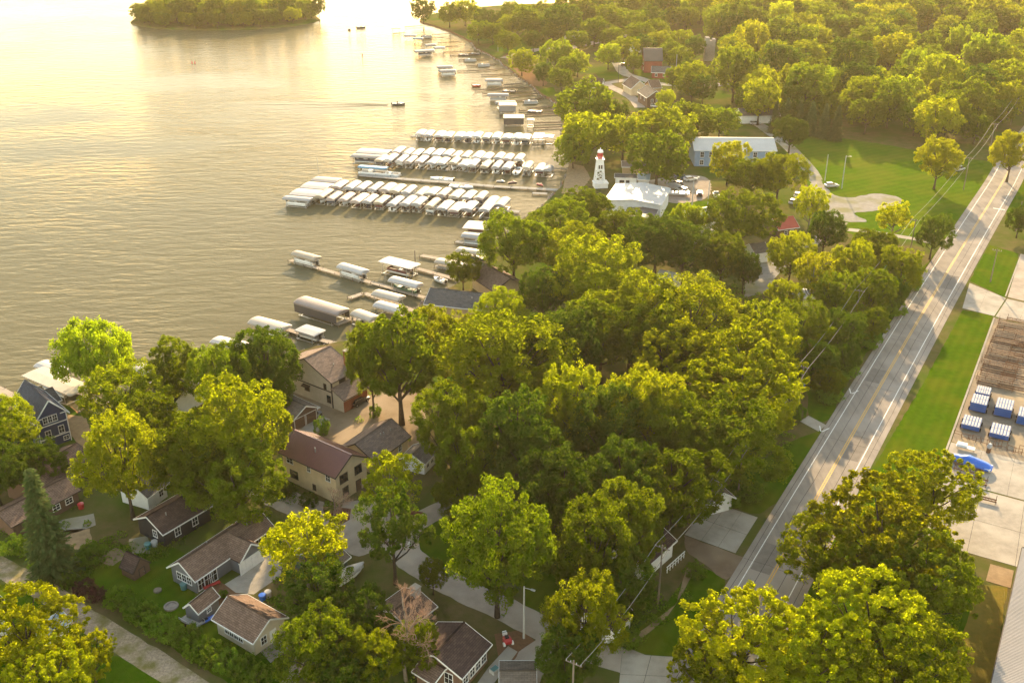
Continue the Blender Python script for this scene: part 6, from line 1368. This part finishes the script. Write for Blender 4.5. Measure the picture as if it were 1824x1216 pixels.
# tarped boat
a, b_ = G(1681, 808, .8), G(1768, 834, .8); c = (a + b_) / 2; L = (b_ - a).length; an = math.atan2((a - b_).y, (a - b_).x)
t = thing('covered_boat', 'long boat under a bright blue tarp on the concrete pad', 'boat', (c.x, c.y, .0), an)
mb = MB(); tr_ = random.Random(2)
mb.loft([[(f * L, -w * 1.0, .5), (f * L, -w * .97, .85 + tr_.uniform(-.04, .04)), (f * L, -w * .5, h * .93 + tr_.uniform(-.05, .05)), (f * L, 0, h), (f * L, w * .5, h * .93 + tr_.uniform(-.05, .05)), (f * L, w * .97, .85 + tr_.uniform(-.04, .04)), (f * L, w * 1.0, .5)]
         for f, w, h in ((-.5, .75, 1.0), (-.44, 1.1, 1.25), (-.36, 1.2, 1.5), (-.28, 1.22, 1.62), (-.2, 1.22, 1.72), (-.1, 1.22, 1.86), (0, 1.2, 1.95), (.08, 1.2, 1.8), (.15, 1.1, 1.5), (.22, 1.05, 1.46), (.3, .9, 1.36), (.4, .5, 1.24), (.46, .28, 1.18), (.5, .08, 1.12))])
mb.build('tarp', M['blue_tarp'], t, True)
hull_mesh(L * .96, 2.2, .75).build('hull', M['hull_white'], t, loc=(0, 0, .15))
for x in (-.3, .1): MB().box(x * L - .15, x * L + .15, -.8, .8, 0, .2).build('keel_block', M['brown_wood'], t)
p = G(1719, 800); t = thing('boat_trailer', 'small cluttered metal trailer behind the blue tarped boat', 'trailer', (p.x, p.y, 0), YA)
MB().box(-1.6, 1.6, -.6, .6, .5, .58).build('bed', M['metal'], t); MB().box(-1.5, .2, -.5, .5, .6, 1.1).build('load', M['hull_white'], t)
for x in (-1, 1): MB().box(x * 1.4 - .04, x * 1.4 + .04, -.04, .04, 0, 1.6).build('post', M['metal'], t)
p = G(1760, 806); t = thing('outboard_motor', 'grey outboard motor on a stand beside the blue tarped boat', 'motor', (p.x, p.y, 0), .5)
MB().box(-.3, .3, -.25, .25, 0, 1.0).build('stand', M['rust'], t); MB().loft([[(-.3, -.25, 1.0), (.3, -.25, 1.0), (.3, .25, 1.0), (-.3, .25, 1.0)], [(-.4, -.3, 1.4), (.45, -.3, 1.4), (.45, .3, 1.4), (-.4, .3, 1.4)], [(-.2, -.2, 1.9), (.3, -.2, 1.9), (.3, .2, 1.9), (-.2, .2, 1.9)]]).build('cowling', M['hull_grey'], t)
for i, (x, y) in enumerate(((1724, 840), (1732, 858), (1757, 893))): rack(['dark slatted frame below the blue tarped boat', 'second dark frame half under the feathery tree', 'lone frame at the edge of the concrete pad'][i], G(x, y), 4.8 if i < 2 else 3.0, 1.7 if i < 2 else .7, 0, ('brown_wood',))

# ------------------------------------------------------------------ cars
def car(label, loc, ang, col='car_black', kind='car', L=4.6, w=1.85):
    t = thing('pickup_truck' if kind == 'pickup' else 'parked_car', label, 'truck' if kind == 'pickup' else 'car', loc, ang, 'parked vehicles'); hw = w / 2
    prof = [(-.5, .45, .95), (-.47, .35, 1.0), (-.3, .3, 1.02), (.18, .3, 1.0), (.34, .3, .92), (.47, .33, .78), (.5, .42, .6)]
    mb = MB(); mb.loft([[(f * L, -hw * k, zb), (f * L, -hw, zb + .25), (f * L, -hw * .96, zt), (f * L, hw * .96, zt), (f * L, hw, zb + .25), (f * L, hw * k, zb)] for f, zb, zt in prof for k in (.92,)]); bd = mb.build('body', M[col], t, False)
    cab = ((-.44, 1.02, .02), (-.36, 1.02, .48), (-.02, 1.02, .52), (.08, 1.0, .46), (.24, .98, .02)) if kind != 'pickup' else ((-.12, 1.02, .05), (-.08, 1.02, .60), (.10, 1.02, .62), (.16, 1.0, .55), (.28, .98, .02))
    MB().loft([[(f * L, -hw * .9, zb - .05), (f * L, -hw * (.9 - .2 * hh), zb + hh), (f * L, hw * (.9 - .2 * hh), zb + hh), (f * L, hw * .9, zb - .05)] for f, zb, hh in cab]).build('windows', M['glass'], t)
    a, b_ = (-.37, .02) if kind != 'pickup' else (-.09, .12); zt = 1.02 + (.5 if kind != 'pickup' else .62)
    MB().box(a * L, b_ * L, -hw * .78, hw * .78, zt - .02, zt + .04).build('roof', M[col], t)
    if kind == 'pickup': MB().box(-.47 * L, -.14 * L, -hw * .82, hw * .82, 1.0, 1.03).build('cargo_bed', M['black'], t)
    for fx in (-.31, .31):
        for s in (-1, 1):
            wl = MB().tube([(fx * L, s * (hw - .2), .34), (fx * L, s * (hw + .02), .34)], .34, 12).build('wheel', M['tire'], t); MB().tube([(fx * L, s * (hw + .02), .34), (fx * L, s * (hw + .04), .34)], .2, 8).build('rim', M['metal'], wl)
    for s in (-1, 1): MB().box(.47 * L, .495 * L, s * hw * .65 - .18, s * hw * .65 + .18, .62, .78).build('headlight', M['white'], t); MB().box(-.502 * L, -.48 * L, s * hw * .72 - .14, s * hw * .72 + .14, .72, .9).build('tail_light', M['red_paint'], t)
    return t
for (x, y, a, c, k, lb) in ((640, 718, .9, 'car_black', 'car', 'black car parked beside the lean-to of the big tan lake house'), (34, 916, 2.5, 'car_white', 'car', 'white car behind the spruce at the left edge'),
     (1167, 191, 2.9, 'car_white', 'pickup', 'white pickup in front of the dark brown cottage'), (1113, 118, .2, 'car_black', 'car', 'dark car parked left of the red barn'), (1205, 330, 2.2, 'car_black', 'car', 'dark car in the middle of the marina lot'),
     (1214, 341, 2.2, 'car_silver', 'car', 'silver car nearest the white marina hall'), (1210, 318, 2.3, 'car_blue', 'car', 'dark blue car at the back of the marina lot'), (1246, 348, 1.4, 'car_black', 'car', 'black car under the golden tree at the marina lot'), (1275, 350, 1.5, 'car_white', 'pickup', 'white pickup right of the marina lot'),
     (1230, 322, .4, 'car_white', 'car', 'white car far side of the marina lot'), (1481, 333, .2, 'car_silver', 'car', 'dark silver car by the field light pole'), (1708, 304, .6, 'car_silver', 'pickup', 'silver pickup on the far side of the field'),
     (1420, 350, 1.2, 'car_white', 'car', 'white car between the golden tree and the gravel lane'), (1413, 362, 1.0, 'car_silver', 'car', 'silver car near the red roof'), (1345, 222, .1, 'car_silver', 'car', 'pale car on the grass by the field lane'), (1062, 1005, .8, 'car_white', 'car', 'white car hidden under the lower wood oak'),
     (1133, 325, .1, 'car_white', 'car', 'white car beside the pale blue shed'), (1690, 92, .3, 'car_white', 'car', 'white car glimpsed in the upper right wood')):
    p = G(x, y); car(lb, (p.x, p.y, .012), a, c, k)
p = G(1202, 337); runabout('grey covered boat parked in the marina lot', (p.x, p.y, .4), 2.4, 7, 2.4, 'hull_grey', 'cv_slate'); p = G(1205, 349); runabout('white boat parked behind the white marina hall', (p.x, p.y, .4), 3.0, 8, 2.5, 'hull_white')
p = G(621, 1031); runabout('boat under a white cover beside the green cottage', (p.x, p.y, .3), .9, 6.2, 2.3, 'hull_white', 'cv_white')
# ------------------------------------------------------------------ poles and wires
def pole(label, base, h, arm=True, mat='pole_wood', lamp=False, ang=R(-31), r=.17):
    p = G(*base); t = thing('utility_pole' if not lamp else 'light_pole', label, 'pole', (p.x, p.y, 0), ang, 'poles'); MB().tube([(0, 0, 0), (0, 0, h)], [r, r * .65], 8).build('pole', M[mat], t)
    if arm:
        MB().bar((-1.1, 0, h - .5), (1.1, 0, h - .5), .1, .12).build('cross_arm', M['pole_wood'], t)
        for x in (-1, -.4, .4, 1): MB().tube([(x, 0, h - .44), (x, 0, h - .2)], .05, 6).build('insulator', M['pole_grey'], t)
    if lamp: MB().bar((0, 0, h - .2), (1.3, 0, h), .07, .07).build('lamp_arm', M['pole_grey'], t); MB().box(1.1, 1.7, -.15, .15, h - .06, h + .06).build('lamp_head', M['pole_grey'], t)
    return Vector((p.x, p.y, h))
line = [pole('wooden power pole at the bottom edge left of the side street', (1018, 1290), 10.5), pole('wooden power pole beside the porch rail house', (1172, 1075), 10.5), pole('wooden power pole on the roadside grass above the slab driveway', (1314, 884), 10.5),
        pole('power pole under the biggest yellow maple by the road', (1420, 735), 10.5), pole('power pole in the lower roadside thicket', (1520, 590), 10.5), pole('power pole in the upper roadside thicket', (1620, 455), 10.5), pole('power pole beside the road at the edge of the mown field', (1716, 338), 11), pole('farthest power pole where the road meets the wood', (1762, 272), 11), pole('power pole beyond the far end of the field', (1800, 222), 11)]
ca, sa = math.cos(R(-31)), math.sin(R(-31))
WN = ['bottom edge', 'porch rail house', 'slab driveway', 'biggest yellow maple', 'lower roadside thicket', 'upper roadside thicket', 'edge of the mown field', 'far end of the road']
for i in range(len(line) - 1):
    for k, x in enumerate((-1, 1)):
        off = Vector((x * ca, x * sa, -.2)); a = line[i] + off; b_ = line[i + 1] + off
        pts = [a.lerp(b_, f / 8) - Vector((0, 0, 1.1 * (1 - (2 * f / 8 - 1) ** 2))) for f in range(9)]
        tag(MB().tube(pts, .035, 4).build('power_wire', M['wire']), f'{"lake side" if k == 0 else "road side"} power wire strung by the {WN[i]}', 'wire', 'power lines')
pole('light pole standing in the grass by the gravel lot', (1499, 336), 11, False, 'pole_grey', True); pole('thin grey pole left of the light pole at the gravel lot', (1469, 322), 9, False, 'pole_grey'); pole('leaning pole on the verge right of the road', (1809, 412), 9, False); pole('power pole on the small grass patch right of the road', (1764, 502), 9, True)
pole('slim street lamp beside the lane near the red trike', (933, 1136), 9.0, False, 'pole_grey', True); pole('lamp pole in front of the marina lot', (1232, 372), 10, False, 'pole_grey', True, .2); pole('flag pole on the far lawn', (1045, 66), 8, False, 'pole_grey'); pole('tall pole beside the far lane', (1203, 142), 12, False, 'pole_grey'); pole('lamp on the far shore grass', (887, 92), 9, False, 'pole_grey', True); pole('dark post by the gravel drive', (1287, 502), 5, False); pole('lamp post at the far crossroads', (1101, 148), 9, False, 'black', False); pole('slim pole near the marina lawn', (1260, 372), 9, False, 'pole_grey')
pole('thin mast at the lake end of the nearest double dock', (567, 306), 5, False, 'pole_grey', r=.06); pole('slim flag pole beside the white flat canopy', (740, 478), 5, False)
# ------------------------------------------------------------------ small things
p = G(732, 957); t = thing('road_sign', 'round red and white sign on a post at the bend of the lane', 'sign', (p.x, p.y, 0), R(-8)); MB().tube([(0, 0, 0), (0, 0, 2.6)], .04, 6).build('post', M['metal'], t)
MB().loft([[(math.cos(k / 16 * 6.283) * .42, y, 2.5 + math.sin(k / 16 * 6.283) * .42) for k in range(16)] for y in (-.03, -.06)]).build('disc', M['red_paint'], t); MB().loft([[(math.cos(k / 16 * 6.283) * .3, y, 2.5 + math.sin(k / 16 * 6.283) * .3) for k in range(16)] for y in (-.06, -.075)]).build('disc_centre', M['white'], t)
p = G(730, 974); t = thing('hydrant', 'white hydrant at the edge of the rounded lawn', 'hydrant', (p.x, p.y, 0)); MB().tube([(0, 0, 0), (0, 0, .1), (0, 0, .11), (0, 0, .75), (0, 0, .95), (0, 0, 1.05)], [.3, .3, .2, .2, .18, .05], 10).build('barrel', M['white'], t); MB().tube([(-.34, 0, .6), (.34, 0, .6)], .1, 8).build('nozzle', M['white'], t)
p = G(902, 1142); t = thing('trike', 'red motor trike with white front parked beside the lane', 'trike', (p.x, p.y, .01), R(110))
MB().loft([[(x, -w, .35), (x, -w * .9, h), (x, w * .9, h), (x, w, .35)] for x, w, h in ((-1.0, .55, .75), (-.6, .62, .95), (.1, .58, .85), (.5, .3, .7))]).build('body', M['red_paint'], t); MB().box(.4, .95, -.28, .28, .6, 1.15).build('fairing', M['white'], t); MB().box(-.5, .1, -.25, .25, .9, 1.1).build('seat', M['black'], t)
for x, y in ((-.8, -.6), (-.8, .6), (1.0, 0)): MB().tube([(x, y - .12, .32), (x, y + .12, .32)], .32, 12).build('wheel', M['white'], t)
MB().bar((.55, -.45, 1.25), (.55, .45, 1.25), .05, .05).build('handlebar', M['black'], t)
p = G(881, 1196); t = thing('planter_box', 'small grey and white glass topped box on the concrete walk', 'box', (p.x, p.y, .03), .8); MB().box(-.6, .6, -.45, .45, 0, .6).build('body', M['pole_grey'], t); MB().box(-.5, .5, -.35, .35, .6, .66).build('lid', M['teal_bin'], t)
p = G(564, 742); t = thing('golf_cart', 'golf cart parked at the corner of the brown garage', 'golf cart', (p.x, p.y, .01), 1.2); MB().box(-1.1, 1.1, -.55, .55, .35, .75).build('body', M['hull_grey'], t); MB().box(-.5, 0, -.5, .5, .75, 1.2).build('seat', M['black'], t); MB().box(-.9, .7, -.6, .6, 1.85, 1.92).build('roof', M['hull_white'], t)
for x in (-.8, .6):
    for y in (-.5, .5): MB().box(x - .03, x + .03, y - .03, y + .03, .75, 1.85).build('post', M['metal'], t)
for x in (-.75, .75):
    for y in (-.5, .5): MB().tube([(x, y - .1, .25), (x, y + .1, .25)], .25, 10).build('wheel', M['tire'], t)
p = G(366, 1108); t = thing('kayak', 'bright blue kayak lying beside the grey garden shed', 'kayak', (p.x, p.y, .1), R(42)); MB().loft([[(x, -w, .25), (x, -w * .6, 0), (x, w * .6, 0), (x, w, .25), (x, w * .7, .42), (x, -w * .7, .42)] for x, w in ((-2.1, .04), (-1.4, .32), (0, .42), (1.4, .32), (2.1, .04))]).build('hull', M['blue_tarp'], t, True); MB().box(-.45, .45, -.22, .22, .4, .46).build('cockpit', M['black'], t)
p = G(343, 1110); t = thing('utility_trailer', 'grey flat trailer in front of the garden shed', 'trailer', (p.x, p.y, 0), R(-35)); MB().box(-1.7, 1.7, -.9, .9, .45, .55).build('bed', M['deck_grey'], t)
for y in (-.9, .9): MB().bar((-1.7, y, .95), (1.7, y, .95), .06, .06).build('rail', M['metal'], t)
for x in (-1.65, 0, 1.65):
    for y in (-.9, .9): MB().box(x - .04, x + .04, y - .04, y + .04, .55, .95).build('post', M['metal'], t)
for y in (-1, 1): MB().tube([(0, y - .1, .3), (0, y + .1, .3)], .3, 10).build('wheel', M['tire'], t)
p = G(378, 1045); t = thing('bench', 'low red bench by the windows of the long house', 'bench', (p.x, p.y, 0), R(38)); MB().box(-1.3, 1.3, -.3, .3, .4, .48).build('seat', M['red_paint'], t)
for x in (-1.1, 1.1): MB().box(x - .06, x + .06, -.25, .25, 0, .4).build('leg', M['red_paint'], t)
for i, (x, y) in enumerate(((459, 1152), (468, 1146), (500, 1146))):
    p = G(x, y); t = thing('garden_chair', ['left white garden chair on the patio of the cream cottage', 'right white garden chair on the patio of the cream cottage', 'white garden table chair at the far edge of the patio'][i], 'chair', (p.x, p.y, .02), .6 + i, 'white garden chairs'); MB().box(-.28, .28, -.28, .28, .4, .46).build('seat', M['white'], t); MB().box(-.28, .28, .24, .3, .46, .95).build('backrest', M['white'], t)
    for sx in (-1, 1):
        for sy in (-1, 1): MB().box(sx * .25 - .03, sx * .25 + .03, sy * .25 - .03, sy * .25 + .03, 0, .4).build('leg', M['white'], t)
p = G(305, 1080); tag(MB().loft([[(math.cos(k / 14 * 6.283) * r, math.sin(k / 14 * 6.283) * r, z) for k in range(14)] for r, z in ((1.05, 0), (1.05, .22), (.8, .22), (.8, .06))]).build('fire_ring', M['rock'], loc=(p.x, p.y, .006)), 'round stone fire ring on the back lawn', 'fire ring')
p = G(281, 1052); tag(MB().loft([[(math.cos(k / 10 * 6.283) * r, math.sin(k / 10 * 6.283) * r, z) for k in range(10)] for r, z in ((.6, 0), (.6, .25), (.4, .3))]).build('tree_stump', M['bark_pale'], loc=(p.x, p.y, .006)), 'small pale stump on the back lawn', 'stump')
for i, (x, y, c, lb) in enumerate(((1429, 690, 'blue_tarp', 'bright blue bin under the biggest yellow maple'), (276, 972, 'pole_grey', 'grey round tank at the corner of the black house'), (264, 976, 'teal_bin', 'small grey bin left of the round tank'), (145, 905, 'red_paint', 'red cooler on the path behind the spruce'), (468, 1068, 'blue_tarp', 'blue barrel beside the garage driveway'), (478, 1062, 'cv_white', 'white barrel beside the blue barrel'), (328, 1048, 'teal_bin', 'teal bin under the windows of the long house'))):
    p = G(x, y); t = thing('bin', lb, 'bin', (p.x, p.y, .01), .3 * i); MB().loft([[(math.cos(k / 10 * 6.283) * r, math.sin(k / 10 * 6.283) * r, z) for k in range(10)] for r, z in ((.45, 0), (.52, .9))]).build('body', M[c], t); MB().loft([[(math.cos(k / 10 * 6.283) * r, math.sin(k / 10 * 6.283) * r, z) for k in range(10)] for r, z in ((.56, .9), (.5, 1.0), (.1, 1.05))]).build('lid', M[c], t)
# low plants, leaf litter and weeds under the trees, too many to count
rg = np.random.default_rng(77); P_, T_, U_, I_ = [], [], [], []
def tuft(cx, cy, r, n_, hmax, s0):
    dp = cy * math.cos(PITCH) + CAM_H * math.sin(PITCH); qx = 912 + FPX * cx / dp; qy = 608 + FPX * (CAM_H * math.cos(PITCH) - cy * math.sin(PITCH)) / dp
    if 1205 < qx < 1365 and 880 < qy < 1040: return
    if qx > 1426 + (860 - qy) * .6176 - 34: return
    a = rg.uniform(0, 6.283, n_); q = np.sqrt(rg.random(n_)) * r; hh = rg.random(n_) * hmax * np.clip(1.15 - q / r, .2, 1)
    P_.append(np.stack([cx + np.cos(a) * q, cy + np.sin(a) * q, .05 + hh], 1)); nn = unit(rg.normal(size=(n_, 3)) + np.array([0, 0, .8])); t_ = unit(np.cross(nn, rg.normal(size=(n_, 3)))); u_ = np.cross(nn, t_); s_ = rg.uniform(.6, 1.3, (n_, 1)) * s0
    T_.append(t_ * s_); U_.append(u_ * s_ * .6); I_.append(np.full(n_, rg.random() * .6) + rg.random(n_) * .4)
VERGE = [((1478, 640), (1600, 490), 3, 70), ((1390, 700), (1430, 640), 6, 40), ((1290, 850), (1390, 770), 4, 40), ((255, 1000), (480, 830), 2.2, 50), ((115, 1010), (240, 960), 3, 30), ((700, 700), (830, 640), 14, 40), ((900, 800), (1180, 720), 22, 120), ((950, 950), (1180, 880), 10, 80), ((1100, 560), (1380, 540), 12, 90), ((520, 1120), (700, 1190), 10, 60), ((0, 880), (110, 960), 8, 30), ((420, 860), (520, 880), 2, 25), ((1180, 1060), (1100, 1130), 4, 40)]
for a, b_, wd_, n_ in VERGE:
    A, B = G(*a), G(*b_)
    for k in range(n_):
        p = A.lerp(B, rg.random()); tuft(p.x + rg.normal() * wd_ * .5, p.y + rg.normal() * wd_ * .5, rg.uniform(.6, 1.6), 90, rg.uniform(.4, 1.3), .16)
tag(put('undergrowth', quads_mesh('undergrowth', np.concatenate(P_), np.concatenate(T_), np.concatenate(U_), np.concatenate(I_)), M['leaf_bush']), 'low weeds and saplings growing under the trees', 'undergrowth', kind='stuff')
# ------------------------------------------------------------------ evening haze
mb = MB(); mb.box(-700, 900, -60, 1500, -3.2, 112)
hz = bpy.data.materials.new('haze'); hz.use_nodes = True; t = hz.node_tree; t.nodes.clear(); o = t.nodes.new('ShaderNodeOutputMaterial'); v = t.nodes.new('ShaderNodeVolumePrincipled')
v.inputs['Color'].default_value = (1.0, 0.83, 0.57, 1); v.inputs['Density'].default_value = HAZE; v.inputs['Anisotropy'].default_value = 0.4
t.links.new(v.outputs[0], o.inputs['Volume'])
tag(mb.build('haze', hz), 'thin golden evening haze over the lake and wood', None, kind='stuff')
